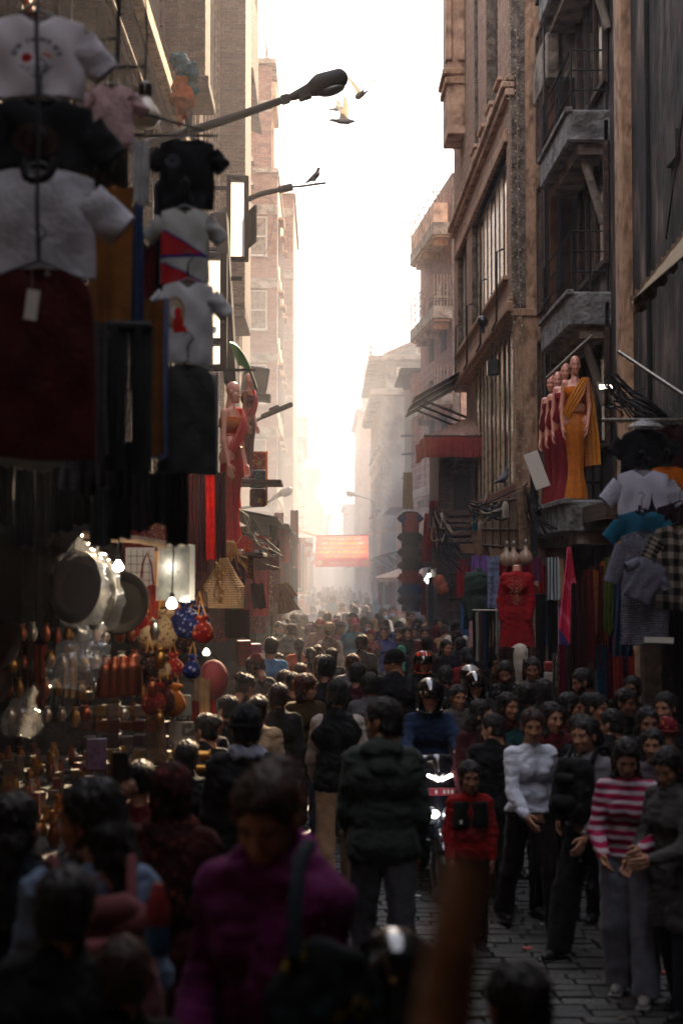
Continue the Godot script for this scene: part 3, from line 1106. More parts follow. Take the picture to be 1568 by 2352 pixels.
# a wall slab with openings (Rect2 in metres along U and up) whose bricks stand proud of the mortar
func brick_wall(parent: Node3D,o: Vector3,U: Vector3,N: Vector3,W: float,H: float,holes: Array,tones: Array,opt := {}) -> void:
	var V := Vector3.UP
	var thick: float = opt.get("thick",.22)
	var bw: float = opt.get("bw",.23)
	var bh: float = opt.get("bh",.066)
	var gap: float = opt.get("gap",.013)
	var proud: float = opt.get("proud",.012)
	var rot := Basis(U,V,N)
	var xs := [.0,W]
	var ys := [.0,H]
	for h in holes:
		xs.append_array([clampf(h.position.x,0,W),clampf(h.end.x,0,W)])
		ys.append_array([clampf(h.position.y,0,H),clampf(h.end.y,0,H)])
	xs.sort()
	ys.sort()
	var b := MB.new()
	for yi in ys.size() - 1:
		var run := -1.0
		for xi in xs.size() - 1:
			if ys[yi + 1] - ys[yi] < .001:
				continue
			var mid := Vector2((xs[xi] + xs[xi + 1]) / 2,(ys[yi] + ys[yi + 1]) / 2)
			var open := false
			for h in holes:
				open = open or h.has_point(mid)
			if not open and run < .0:
				run = xs[xi]
			var last: bool = xi == xs.size() - 2
			if run >= .0 and (open or last):
				var e: float = xs[xi] if open else xs[xi + 1]
				if e - run > .002:
					b.box(o + U * (run + e) / 2 + V * (ys[yi] + ys[yi + 1]) / 2 - N * thick / 2,Vector3(e - run,ys[yi + 1] - ys[yi],thick),rot)
				run = -1.0
	var wall := put("wall",b,M[opt.get("mortar","mortar")],parent)
	var g := RandomNumberGenerator.new()
	g.seed = hash(str(o))
	var all := []
	var y0: float = opt.get("from",.0)
	var y1: float = minf(H,opt.get("to",H))
	var x_lo: float = opt.get("x0",.0)
	var x_hi: float = minf(W,opt.get("x1",W))
	var row := 0
	var y := y0
	while y + bh <= y1 + .001:
		var x := x_lo - (bw + gap) * .5 * (row % 2)
		while x < x_hi:
			var a := maxf(x,x_lo) + gap / 2
			var e := minf(x + bw + gap,x_hi) - gap / 2
			for h in holes:
				if y + bh > h.position.y and y < h.end.y:
					if a < h.position.x and e > h.position.x: e = h.position.x
					elif a < h.end.x and a >= h.position.x - .001: a = maxf(a,h.end.x + gap * .5)
			if e - a > .04:
				var t := Transform3D(rot * Basis.from_scale(Vector3(e - a,bh * g.randf_range(.93,1.03),.05)),o + U * (a + e) / 2 + V * (y + bh / 2) + N * (proud - .025 + g.randf_range(-.004,.003)))
				all.append([t,g.randi() % 6,t.origin.distance_to(CO) if seen(t.origin) else 1e6])
			x += bw + gap
		y += bh + gap
		row += 1
	all.sort_custom(func(p,q): return p[2] < q[2])
	if not cache.has("brick_shape"):
		var c := MB.new()
		c.box(Vector3.ZERO,Vector3.ONE)
		cache["brick_shape"] = c.mesh()
	var ms := []
	for k in 6:
		var tn: Color = tones[k % tones.size()]
		var key := "brk" + tn.to_html()
		if not cache.has(key):
			cache[key] = mat(tn.linear_to_srgb(),.9,{"tex": T.brick,"scale": 1.7,"nrm": T.fine_n,"ns": .8,"world": true})
		ms.append(cache[key])
	var most: int = opt.get("most",300)
	var rest := []
	var tint := []
	for k in all.size():
		if k < most and all[k][2] < 1e5:
			put("brick",cache["brick_shape"],ms[all[k][1]],wall).transform = all[k][0]
		else:
			rest.append(all[k][0])
			tint.append(tones[all[k][1] % tones.size()])
	if rest.size():
		scatter("brickwork",cache["brick_shape"],M.brick,rest,wall,tint)
# a framed window with panes; c is the middle of its outer edge plane
func window(parent: Node3D,c: Vector3,U: Vector3,N: Vector3,w: float,h: float,cols: int,rows: int,fm: Material,gm,fw := .06,called := "window",dep := .07) -> MeshInstance3D:
	var rot := Basis(U,Vector3.UP,N)
	var b := MB.new()
	for s in [-1.0,1.0]:
		b.box(c + U * s * (w / 2 - fw / 2),Vector3(fw,h,dep),rot,dep * .11)
		b.box(c + Vector3.UP * s * (h / 2 - fw / 2),Vector3(w - fw * 2,fw,dep * .94),rot,dep * .11)
	for k in range(1,cols):
		b.box(c + U * (-w / 2 + w * k / cols),Vector3(fw * .7,h - fw * 2,dep * .86),rot,dep * .08)
	for k in range(1,rows):
		b.box(c + Vector3.UP * (-h / 2 + h * k / rows),Vector3(w - fw * 2,fw * .7,dep * .77),rot,dep * .08)
	var win := put(called,b,fm,parent)
	for i in cols:
		for j in rows:
			var p := MB.new()
			p.box(c + U * (-w / 2 + w * (i + .5) / cols) + Vector3.UP * (-h / 2 + h * (j + .5) / rows) - N * (dep * .17 + .001 * ((i + j) % 2)),Vector3(w / cols - fw * .6,h / rows - fw * .6,.008),rot)
			put("pane",p,gm[i % gm.size()] if gm is Array else gm,win)
	return win
func rail(parent: Node3D,pts: Array,hgt_: float,bars: int,posts: int,m: Material,r := .018) -> void:
	for k in bars:
		var b := MB.new()
		var q := []
		for p in pts: q.append(p + Vector3.UP * hgt_ * (k + 1) / bars)
		b.tube(q,r,6)
		put("rail",b,m,parent)
	for i in pts.size() - 1:
		for k in posts + 1:
			if i > 0 and k == 0: continue
			var p: Vector3 = pts[i].lerp(pts[i + 1],float(k) / posts)
			var b := MB.new()
			b.tube([p,p + Vector3.UP * hgt_],r * 1.1,6)
			put("post",b,m,parent)
const RED := [Color(.29,.145,.10),Color(.325,.165,.115),Color(.255,.125,.09),Color(.34,.185,.135),Color(.30,.15,.11),Color(.22,.115,.085)]
const TAN := [Color(.50,.335,.24),Color(.54,.365,.265),Color(.47,.31,.22),Color(.56,.385,.28),Color(.52,.35,.25),Color(.44,.29,.21)]
const OLD := [Color(.15,.092,.062),Color(.175,.11,.075),Color(.13,.08,.055),Color(.19,.125,.085),Color(.155,.09,.06),Color(.11,.07,.05)]
const X := Vector3.RIGHT
const BACK := Vector3.BACK
func build_ground() -> void:
	var b := MB.new()
	var q := PackedVector3Array()
	var ds := [-40.0,-6.0,.0,4.0,5.4,5.8,6.2,6.6,8.0,12.0,20.0,60.0,120.0,260.0]
	for d in ds:
		for x in [-60.0,-20.0,-3.0,.0,4.0,20.0,60.0]:
			q.append(Vector3(x,ground_y(d) - .03,-d))
	b.grid(q,7,ds.size(),false)
	var o := struct("ground",b,mat(Color(.36,.34,.32),.9,{"tex": T.road,"scale": .6,"nrm": T.fine_n,"world": true}))
	# the street is laid with stone setts,near ones each by itself
	var all := []
	var g := RandomNumberGenerator.new()
	g.seed = 5
	var d := 6.8
	var row := 0
	while d < 26.0:
		var x := -2.2 - g.randf_range(.0,.2)
		while x < 3.6:
			var lw := g.randf_range(.19,.31)
			var t := Transform3D(Basis(Vector3.UP,g.randf_range(-.06,.06)) * Basis(BACK,g.randf_range(-.02,.02)) * Basis.from_scale(Vector3(lw - .017,1,g.randf_range(.105,.116))),Vector3(x + lw / 2,-.035 + g.randf_range(-.009,.008),-d))
			all.append([t,absf(x - 1.3) * .5 + absf(d - 9.5)])
			x += lw
		d += .126
		row += 1
	all.sort_custom(func(p,r): return p[1] < r[1])
	var c := MB.new()
	c.box(Vector3.ZERO,Vector3(1,.07,1),Basis(),.012)
	var sm := c.mesh()
	var ms := []
	for k in 4:
		ms.append(mat(Color(.27 + .035 * k,.26 + .035 * k,.25 + .03 * k),.72,{"tex": T.road,"scale": 1.5,"nrm": T.fine_n,"ns": .6,"world": true}))
	var rest := []
	for k in all.size():
		if k < 300:
			put("paving_stone",sm,ms[g.randi() % 4],o).transform = all[k][0]
		else:
			rest.append(all[k][0])
	var tn := []
	for k in rest.size(): tn.append(Color.WHITE * g.randf_range(.04,.11))
	scatter("paving",sm,mat(Color.WHITE,.72,{"vc": true,"tex": T.road,"scale": 1.5,"nrm": T.fine_n,"world": true}),rest,o,tn)
func litter() -> void:
	# scraps of paper and leaf trodden into the street
	var g := RandomNumberGenerator.new()
	g.seed = 12
	var b := MB.new()
	b.box(Vector3.ZERO,Vector3(.06,.004,.04))
	var w := []
	var tn := []
	for k in 160:
		w.append(Transform3D(Basis.from_euler(Vector3(g.randf_range(-.3,.3),g.randf() * TAU,0)) * g.randf_range(.4,1.3),Vector3(g.randf_range(-1.4,3.3),.012,-g.randf_range(6.8,16))))
		tn.append([Color(.5,.47,.42),Color(.2,.15,.1),Color(.35,.08,.06),Color(.1,.09,.08)][k % 4])
	scatter("street_litter",b.mesh(),mat(Color.WHITE,.9,{"vc": true}),w,self,tn)
func tower_left() -> void:
	# brick tower with concrete bands,front towards us at 53 m
	var t := thing("brick_tower_house","tall weathered brick house with concrete bands and white framed windows, left of the sky","building")
	var x1 := -1.70
	var W := 3.6
	var o := Vector3(x1 - W,0,-53.0)
	var holes := []
	var sills := [3.2,6.0,8.8,11.6,14.4]
	for s in sills:
		holes.append(Rect2(W - 1.05,s,.68,1.55))
		holes.append(Rect2(W - 2.6,s,.8,1.55))
	brick_wall(t,o,X,BACK,W,17.7,holes,RED,{"x0": 1.0,"from": 3.0})
	var o2 := Vector3(x1 - W,17.7,-53.05)
	brick_wall(t,o2,X,BACK,W - .22,4.0,[],RED,{"x0": 1.0,"most": 150})
	for s in sills:
		put("concrete_band",span(x1 - W,x1 + .03,s + 1.58,s + 1.96,52.96,53.3,.01),M.concrete,t)
		for k in [[x1 - .71,.68],[x1 - 2.2,.8]]:
			var win := window(t,Vector3(k[0],s + .775,-53.09),X,BACK,k[1],1.52,1,2,paint(Color(.78,.76,.72)),M.glass_pale,.07)
			put("curtain",pleat(k[1] - .12,1.1,5,.02,Vector3(k[0],s + 1.4,-53.2)),cloth(Color(.74,.68,.54)),win)
			put("sill",span(k[0] - k[1] / 2 - .05,k[0] + k[1] / 2 + .05,s - .06,s - .002,52.93,53.1,.006),M.concrete,win)
	put("concrete_band",span(x1 - W,x1 - .19,19.9,20.35,52.97,53.3,.01),M.concrete,t)
	put("corner_post",span(x1 - 1.42,x1 - 1.10,3.0,17.7,52.97,53.2,.01),M.concrete,t)
	put("roof_slab",span(x1 - W,x1 - .05,21.7,21.9,52.8,58.0,.01),M.concrete,t)
	put("cornice",span(x1 - .22,x1 - .02,20.2,20.95,52.7,56.0,.01),M.plaster_tan,t)
	put("terrace_slab",span(x1 - W,x1 + .06,17.55,17.72,52.85,62.0,.01),M.concrete,t)
	# street side,plastered and sunlit
	var hs := []
	for s in sills:
		hs.append([s,54.6])
		hs.append([s,57.6])
		hs.append([s,60.2])
	put("street_wall",span(x1 - .25,x1,0,17.55,53.3,62.0),M.plaster_tan,t)
	for h in hs:
		var win := window(t,Vector3(x1 + .03,h[0] + .8,-h[1]),BACK,X,1.0,1.5,2,2,paint(Color(.30,.22,.17)),M.glass_dark,.06)
		put("window_hood",span(x1,x1 + .22,h[0] + 1.62,h[0] + 1.72,h[1] - .65,h[1] + .65,.01),M.plaster_tan,win)
	put("back_wall",span(x1 - W,x1 - .3,0,21.7,58.0,61.8),M.plaster_tan,t)
	for s in sills:
		put("floor_band",span(x1,x1 + .05,s - .75,s - .45,53.3,62.0,.01),M.plaster_tan,t)
	rail(t,[Vector3(x1 - .9,21.9,-53.0),Vector3(x1 - .45,21.9,-53.0),Vector3(x1 - .45,21.9,-56.0)],1.0,4,2,M.rail,.014)
	for k in 3:
		var b := MB.new()
		b.lathe([Vector2(.001,0),Vector2(.05,.0),Vector2(.035,.05),Vector2(.05,.08),Vector2(.03,.12),Vector2(.02,.2),Vector2(.001,.21)],8,Transform3D(Basis(),Vector3(x1 - .95,17.95 - .9 * k,-52.8)))
		put("insulator",b,M.plaster_white,t)
		put("bracket",span(x1 - 1.1,x1 - .85,17.85 - .9 * k,17.95 - .9 * k,52.75,53.0),M.dark_metal,t)
	cable(t,[at(600,720 - 270,52.6),at(630,470,52.6),at(622,545,52.6),at(606,590,52.7)],.014,M.cable)
	t = thing("brick_house","narrow brick house with a tiled top behind the banded tower, left of the sky","building")
	brick_wall(t,Vector3(-4.3,0,-63.0),X,BACK,3.0,19.4,[],RED,{"x0": 1.8,"most": 200,"from": 3.0})
	for k in 6:
		put("concrete_band",span(-4.3,-1.27,4.4 + 2.8 * k,4.8 + 2.8 * k,62.95,63.2,.01),M.concrete,t)
	put("side_wall",span(-4.3,-1.3,0,19.3,63.25,74.0),M.plaster_tan,t)
	var roof := MB.new()
	var z0 := -62.7
	roof.quad(Vector3(-4.4,19.4,z0),Vector3(-1.2,19.4,z0),Vector3(-2.0,20.6,-66),Vector3(-4.4,20.6,-66),BACK)
	roof.quad(Vector3(-1.2,19.4,z0),Vector3(-1.2,19.4,-74),Vector3(-2.0,20.6,-72),Vector3(-2.0,20.6,-66),X)
	roof.quad(Vector3(-4.4,19.4,z0),Vector3(-1.2,19.4,z0),Vector3(-1.2,19.4,-74),Vector3(-4.4,19.4,-74),Vector3.DOWN)
	put("tiled_roof",roof,mat(Color(.5,.30,.22),.9,{"tex": T.grime,"scale": .7}),t)
func plain_house(called: String,label: String,x0: float,x1: float,h: float,d0: float,d1: float,m: Material,o := {}) -> Node3D:
	var t := thing(called,label,"building")
	put("wall",span(x0,x1,0,h,d0,d1),m,t)
	var left: bool = o.get("left",false)
	var face := x1 if left else x0
	var N := X if left else -X
	put("roof_slab",span(x0 - .25,x1 + .25,h,h + .22,d0 - .3,d1 + .2,.02),o.get("trim",M.concrete),t)
	var fl: float = o.get("floor",2.7)
	var y := fl + .6
	while y < h - 1.4:
		put("floor_band",span(face - .04,face + .04,y - .75,y - .5,d0 - .04,d1,.01),o.get("trim",M.concrete),t)
		var d := d0 + 1.4
		while d < d1 - .8:
			window(t,Vector3(face,y + .75,-d) + N * .03,BACK * (1.0 if left else 1.0),N,1.0,1.5,2,1,paint(o.get("fc",Color(.72,.68,.62))),M.glass_dark,.07)
			d += 2.2
		if o.get("front",true):
			var w := absf(x1 - x0)
			var xf := .9
			while xf < minf(w,4.0) - .4:
				window(t,Vector3(face - xf if left else face + xf,y + .75,-d0 + .03),X,BACK,.8,1.4,1,2,paint(o.get("fc",Color(.72,.68,.62))),M.glass_pale,.07)
				xf += 1.5
		y += fl
	return t
func far_left() -> void:
	var t := plain_house("white_house","pale white house with an overhanging top floor in the haze past the left brick houses",-7.0,-1.13,9.9,80,94,M.plaster_white,{"left": true})
	put("top_floor",span(-7,-.86,10.12,11.0,79.6,88),M.plaster_white,t)
	put("parapet",span(-7,-.84,11.0,11.25,79.5,88.2),M.plaster_white,t)
	t = plain_house("stepped_house","hazy tan house with stepped roofs, second from the end of the left side",-7.0,-.42,9.6,100,116,M.plaster_tan,{"left": true})
	put("side_block",span(-3,.0,0,7.6,104,118),M.plaster_tan,t)
	put("roof_room",span(-5,-1.4,9.8,11.4,101,106),M.plaster_tan,t)
	put("balcony",span(-.42,.1,6.4,7.1,101,104),M.concrete,t)
	t = plain_house("far_house","last pale house before the sky gap on the left",-6.0,.55,7.4,126,140,M.plaster_tan,{"left": true})
	put("roof_room",span(-4,.0,7.62,9.2,127,132),M.plaster_tan,t)
	put("mast",bx(Vector3(.5,8.6,-128),Vector3(.08,2.4,.08)),M.dark_metal,t)
	t = plain_house("end_house","palest house closing the street beneath the banner",-5.0,7.5,5.0,175,185,M.plaster_white,{"left": true})
	for k in 6:
		window(t,Vector3(-1.5 + 1.5 * k,3.6,-174.95),X,BACK,.9,1.3,1,1,paint(Color(.4,.36,.32)),M.glass_dark)
	# electricity pole in front of the white house
	t = thing("power_pole","hazy power pole with three cross arms before the white house","pole",Vector3(lat(681,74),0,-74))
	var b := MB.new()
	b.tube([Vector3.ZERO,Vector3(0,6.3,0)],[.12,.08],8)
	put("mast",b,M.concrete,t)
	for k in 3:
		put("cross_arm",bx(Vector3(0,5.9 - .55 * k,0),Vector3(.8,.06,.08)),M.dark_metal,t)
		for s in [-.35,.35]:
			var c := MB.new()
			c.lathe([Vector2(.001,0),Vector2(.04,0),Vector2(.025,.05),Vector2(.03,.1),Vector2(.001,.13)],8,Transform3D(Basis(),Vector3(s,5.93 - .55 * k,0)))
			put("insulator",c,M.plaster_white,t)
func far_right() -> void:
	# grey gabled house
	var t := thing("gabled_grey_house","tall grey concrete house with a gabled roof room and roof railings, right of the sky","building")
	var x := 2.5
	put("front_wall",span(x,9.0,0,10.0,60,60.3),M.plaster_grey,t)
	put("street_wall",span(x,9.0,0,10.0,60.3,73),M.plaster_white,t)
	put("cornice",span(x - .45,9.0,10.0,10.25,59.6,73.3,.02),M.concrete,t)
	put("upper_floor",span(x + .2,9.0,10.25,11.5,60.2,73),M.plaster_grey,t)
	put("upper_slab",span(x - .5,9.0,11.5,11.7,59.7,73.3,.02),M.concrete,t)
	for s in [2.6,5.3,8.0]:
		for k in 4:
			var w := window(t,Vector3(x - .03,s + .8,-(61.6 + 3.0 * k)),BACK,-X,1.5,1.7,2,1,paint(Color(.80,.77,.72)),M.glass_dark,.09)
			put("sill",span(x - .16,x + .02,s - .14,s - .055,60.7 + 3.0 * k,62.5 + 3.0 * k,.01),M.concrete,w)
		put("floor_band",span(x - .1,x + .05,s - .55,s - .25,60.3,73,.02),M.plaster_white,t)
	window(t,Vector3(x + 1.6,10.85,-60.16),X,BACK,1.9,.8,3,1,paint(Color(.82,.8,.76)),M.glass_pale,.08)
	for k in 7:
		put("bracket",bx(Vector3(x - .2,9.9,-(60.5 + 2.0 * k)),Vector3(.4,.12,.12)),M.concrete,t)
	var g := MB.new()
	var gy := 11.7
	var zf := -61.5
	var zb := -71.0
	var a := Vector3(x + .35,gy + .25,zf)
	var e := Vector3(x + 3.4,gy + 1.6,zf)
	g.quad(Vector3(x + .35,gy,zf),Vector3(x + 6,gy,zf),Vector3(x + 6,gy + .6,zf),e,BACK)
	g.tri(Vector3(x + .35,gy,zf),e,a,BACK)
	g.quad(Vector3(x + .35,gy,zf),Vector3(x + .35,gy,zb),Vector3(x + .35,gy + .25,zb),a,-X)
	put("gable_wall",g,M.plaster_grey,t)
	var rf := MB.new()
	var off := Vector3(-.2,.05,.3)
	var k0 := a + off
	var k1 := e + Vector3(0,.15,.3)
	var k2 := Vector3(x + 6.2,gy + .7,zf + .3)
	var dz := Vector3(0,0,zb - zf - .5)
	for q in [[k0,k1],[k1,k2]]:
		rf.quad(q[0],q[1],q[1] + dz,q[0] + dz,Vector3.UP)
		rf.quad(q[0] - Vector3(0,.1,0),q[1] - Vector3(0,.1,0),q[1] + dz - Vector3(0,.1,0),q[0] + dz - Vector3(0,.1,0),Vector3.DOWN)
		rf.quad(q[0],q[1],q[1] - Vector3(0,.1,0),q[0] - Vector3(0,.1,0),BACK)
	put("gable_roof",rf,M.tin,t)
	window(t,Vector3(x + 1.9,gy + .6,zf + .04),X,BACK,.62,.62,1,1,paint(Color(.85,.83,.8)),M.glass_pale,.06)
	rail(t,[Vector3(x - .4,gy,-60.0),Vector3(x + 4.5,gy,-60.0)],.75,3,5,M.rail,.016)
	rail(t,[Vector3(x - .4,gy,-60.0),Vector3(x - .4,gy,-72.0)],.75,3,8,M.rail,.016)
	rail(t,[Vector3(x,10.25,-59.75),Vector3(x + 3.0,10.25,-59.75)],.35,1,4,M.rail,.016)
	t = plain_house("corniced_house","hazy house with a jutting roof slab left of the gabled grey house",2.25,8.0,12.2,86,99,M.plaster_tan,{})
	put("roof_room",span(2.5,6,12.42,14.0,88,93),M.plaster_tan,t)
	plain_house("pale_far_house","pale far house at the right edge of the sky gap",1.85,7.0,7.6,112,124,M.plaster_white,{})
	plain_house("low_far_house","low palest house at the foot of the sky gap on the right",1.3,7.0,5.4,140,152,M.plaster_tan,{})
	# low old houses between the gabled house and the balcony house
	t = thing("low_brick_house","low pinkish house with a lean-to roof below the grey gabled house","building")
	put("wall",span(3.05,8,0,5.2,52.5,59),M.plaster_pink,t)
	var b := MB.new()
	b.quad(Vector3(2.5,4.9,-51.6),Vector3(8,4.9,-51.6),Vector3(8,5.9,-55),Vector3(3.2,5.9,-55),BACK + Vector3.UP)
	b.quad(Vector3(2.5,4.9,-51.6),Vector3(2.5,4.9,-59),Vector3(3.2,5.9,-58),Vector3(3.2,5.9,-55),-X + Vector3.UP)
	b.quad(Vector3(2.5,4.9,-51.6),Vector3(8,4.9,-51.6),Vector3(8,4.9,-59),Vector3(2.5,4.9,-59),Vector3.DOWN)
	put("tiled_roof",b,mat(Color(.42,.33,.27),.9,{"tex": T.grime,"scale": .6}),t)
	window(t,Vector3(3.9,3.3,-52.45),X,BACK,.8,1.2,2,1,M.timber,M.glass_dark)
	put("canopy",span(2.2,4.4,3.15,3.25,51.0,52.5,.02),M.tin,t)
	for k in 2:
		var c := MB.new()
		c.tube([Vector3(2.4 + k,3.1,-51.2),Vector3(3.0 + k,2.3,-52.5)],.04,6)
		put("strut",c,M.timber,t)
	t = thing("orange_brick_house","small orange brick house front beside the railed balconies","building")
	brick_wall(t,Vector3(3.14,0,-50.0),X,BACK,4.0,9.6,[Rect2(.5,5.2,.7,1.2)],[Color(.46,.20,.08),Color(.50,.23,.10),Color(.42,.18,.075),Color(.38,.17,.08),Color(.48,.22,.095),Color(.34,.15,.07)],{"x1": 1.6,"most": 220,"from": 2.5,"thick": 4.0})
	put("roof_slab",span(2.75,7.2,9.6,9.72,49.6,54.2,.01),M.roof_dark,t)
	put("roof_flap",bx(Vector3(2.95,9.2,-49.7),Vector3(.3,.5,.04),.0,Basis(BACK,.15)),M.roof_dark,t)
	window(t,Vector3(3.99,5.8,-50.04),X,BACK,.68,1.18,1,2,M.timber,M.glass_dark)
	for k in 6:
		put("shelf_board",bx(Vector3(3.0 + rnd(-.1,.1),3.6 + .75 * k + rnd(-.1,.1),-49.8),Vector3(rnd(.3,.5),.05,.4),.0,Basis(BACK,rnd(-.1,.2))),M.timber,t)
func balcony_house() -> void:
	# apartment house turned a little into the street; three slab balconies with pipe rails
	var t := thing("balcony_house","brick apartment house with three railed concrete balconies past the tan brick house","building")
	var yaw := Basis(Vector3.UP,.089)
	var o := Vector3(3.9,0,-42.4)
	var U := yaw * Vector3.FORWARD
	var N := yaw * Vector3.LEFT
	brick_wall(t,o,U,N,6.0,14.6,[Rect2(.9,4.0,1.0,2.0),Rect2(3.2,4.0,1.0,2.0),Rect2(.9,6.7,1.0,2.1),Rect2(3.2,6.7,1.0,2.1),Rect2(.9,9.4,1.0,2.1),Rect2(3.2,9.4,1.0,2.1)],RED,{"from": 3.4,"most": 220})
	for s in [4.0,6.7,9.4]:
		for k in [1.4,3.7]:
			window(t,o + U * k + Vector3.UP * (s + 1.0) - N * .1,U,N,.96,2.0,2,1,paint(Color(.25,.2,.17)),M.glass_dark)
	put("body",bx(o + U * 3.0 - N * 3.2 + Vector3.UP * 7.3,Vector3(6.0,14.58,5.9),.0,Basis(U,Vector3.UP,N)),M.plaster_pink,t)
	var rot := Basis(U,Vector3.UP,N)
	for s in [[13.1,.38,true],[10.55,.38,false],[7.9,.34,false],[5.2,.3,false]]:
		var y: float = s[0]
		var base := o + N * .28 + Vector3.UP * y
		var bal := put("balcony",bx(base + U * 2.3 - Vector3.UP * s[1] / 2,Vector3(4.6,s[1],.62),.015,rot),M.concrete,t)
		put("soffit",bx(base + U * 2.3 - Vector3.UP * (s[1] + .03),Vector3(4.4,.06,.5),.0,rot),M.plaster_tan,bal)
		for k in 3:
			put("beam",bx(o + N * .25 + U * (.5 + 1.7 * k) + Vector3.UP * (y - s[1] - .14),Vector3(.2,.22,.46),.0,rot),M.plaster_tan,bal)
		if s[2]:
			put("parapet",bx(base + U * 2.3 + N * .22 + Vector3.UP * .3,Vector3(4.55,.6,.12),.0,rot),M.plaster_pink,bal)
			put("parapet_end",bx(base + U * .1 + Vector3.UP * .3,Vector3(.12,.596,.32),.0,rot),M.plaster_pink,bal)
		var p0 := base + N * .27 + U * .05 + (Vector3.UP * .6 if s[2] else Vector3.ZERO)
		var pts := [p0 - N * .5,p0,p0 + U * 4.5]
		rail(bal,pts,.35 if s[2] else .95,1 if s[2] else 4,5,M.rail,.017)
	var chair := MB.new()
	chair.box(o + U * .8 + N * .2 + Vector3.UP * 10.95,Vector3(.4,.05,.4))
	chair.box(o + U * 1.0 + N * .2 + Vector3.UP * 11.2,Vector3(.05,.5,.4))
	single("plastic_chair",chair,M.plaster_white,"white plastic chair standing on the middle railed balcony","chair")
func brick_house_right() -> void:
	# the tan brick house with ribbon windows
	var t := thing("tan_brick_house","tan brick house with a jettied second floor, ribbon windows and cornices on the right","building")
	var x := 3.0
	var d0 := 22.3
	var d1 := 32.0
	var L := d1 - d0
	var o := Vector3(x,6.75,-d0)
	# second floor: ribbon window between 7.3 and 9.5,third floor windows above the cornice at 10.3
	var holes := [Rect2(.55,.62,5.4,2.15),Rect2(6.9,.62,2.0,2.15),Rect2(1.6,3.75,1.7,3.4),Rect2(4.65,3.95,.65,3.6),Rect2(1.6,8.2,1.7,2.6),Rect2(4.65,8.2,.65,2.6)]
	brick_wall(t,o,Vector3.FORWARD,-X,L,14.0,holes,TAN,{"bh": .06,"bw": .21})
	put("end_wall",span(x + .23,x + 8,0,20.7,d0 + .3,d1 - .3),M.plaster_tan,t)
	put("end_wall",span(x + .05,x + 8,0,20.7,d0 + .01,d0 + .28),M.plaster_tan,t)
	# jetty soffit with stepped mouldings
	put("soffit",span(x - .02,x + 1.0,6.62,6.74,d0 - .03,d1,.01),M.plaster_tan,t)
	put("moulding",span(x - .10,x + .02,6.68,6.86,d0 - .06,d1 + .04,.02),M.plaster_tan,t)
	put("moulding",span(x - .05,x + .02,6.87,6.98,d0 - .04,d1 + .03,.02),M.plaster_tan,t)
	put("sill",span(x - .09,x + .1,7.28,7.37,d0 + .4,d1 - .6,.015),M.plaster_tan,t)
	put("lintel",span(x - .07,x + .1,9.52,9.74,d0 + .35,d1 - .5,.015),M.plaster_tan,t)
	for q in [[10.15,.10,.12],[10.28,.16,.1],[10.39,.10,.08]]:
		put("cornice",span(x - q[1],x + .05,q[0],q[0] + q[2],d0 - .05,d1 + .05,.015),M.plaster_pink,t)
	for q in [[14.9,.12,.14],[15.06,.2,.1]]:
		put("cornice",span(x - q[1],x + .05,q[0],q[0] + q[2],d0 - .05,d1 + .05,.015),M.plaster_pink,t)
	# ribbon window
	for q in [[.55,5.4,9],[6.9,2.0,3]]:
		var win := window(t,Vector3(x + .1,6.75 + .62 + 1.075,-(d0 + q[0] + q[1] / 2)),Vector3.FORWARD,-X,q[1],2.13,q[2],1,paint(Color(.10,.085,.075)),[M.pane_pale,M.glass_dark,M.pane_pale],.09,"window",.024)
		for k in q[2]:
			if k % 3 != 1:
				put("curtain",pleat(q[1] / q[2] * .72,1.95,4,.02,Vector3(x + .2,9.35,-(d0 + q[0] + q[1] * (k + .5) / q[2])),Basis(Vector3.UP,PI / 2)),cloth(Color(.86,.78,.62)),win)
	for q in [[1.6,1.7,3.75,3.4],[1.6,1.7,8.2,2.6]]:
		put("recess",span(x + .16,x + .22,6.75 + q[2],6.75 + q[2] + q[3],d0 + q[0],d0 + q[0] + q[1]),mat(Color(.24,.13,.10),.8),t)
	for q in [[4.65,.65,3.95,3.6],[4.65,.65,8.2,2.6]]:
		window(t,Vector3(x + .08,6.75 + q[2] + q[3] / 2,-(d0 + q[0] + q[1] / 2)),Vector3.FORWARD,-X,q[1],q[3] - .02,1,3,paint(Color(.13,.11,.10)),M.glass_dark,.05)
	# stepped sill blocks under the third floor windows
	for k in 4:
		var dd := d0 + 1.0 + 1.25 * k
		put("sill_block",span(x - .07,x + .05,10.50,10.62 + .10 * (k % 2),dd,dd + .55,.015),M.plaster_pink,t)
		put("sill_block",span(x - .10,x + .05,10.74,10.82,dd - .05,dd + .6,.015),M.plaster_pink,t)
	# bay on the upper floors
	var bay := put("bay",span(x - .38,x,11.75,20.6,29.4,30.5,.02),M.plaster_pink,t)
	for q in [[12.8,.44],[13.0,.48],[16.0,.44],[16.2,.48]]:
		put("moulding",span(x - q[1],x - .01,q[0],q[0] + .14,29.34,30.56,.02),M.plaster_tan,bay)
	for s in [13.3,16.5]:
		put("pilaster",span(x - .42,x - .3,s,s + 2.4,29.32,29.6,.01),M.plaster_pink,bay)
		put("pilaster",span(x - .16,x - .02,s,s + 2.4,29.33,29.5,.01),M.plaster_pink,bay)
	# first floor: tall glazed strips under the jetty
	var fx := x + .15
	var n := 10
	put("sill_band",span(fx - .10,fx + .3,3.62,3.98,d0 + .02,d1 - 1.0,.015),mat(Color(.52,.27,.19),.85,{"tex": T.brick,"scale": 2.0}),t)
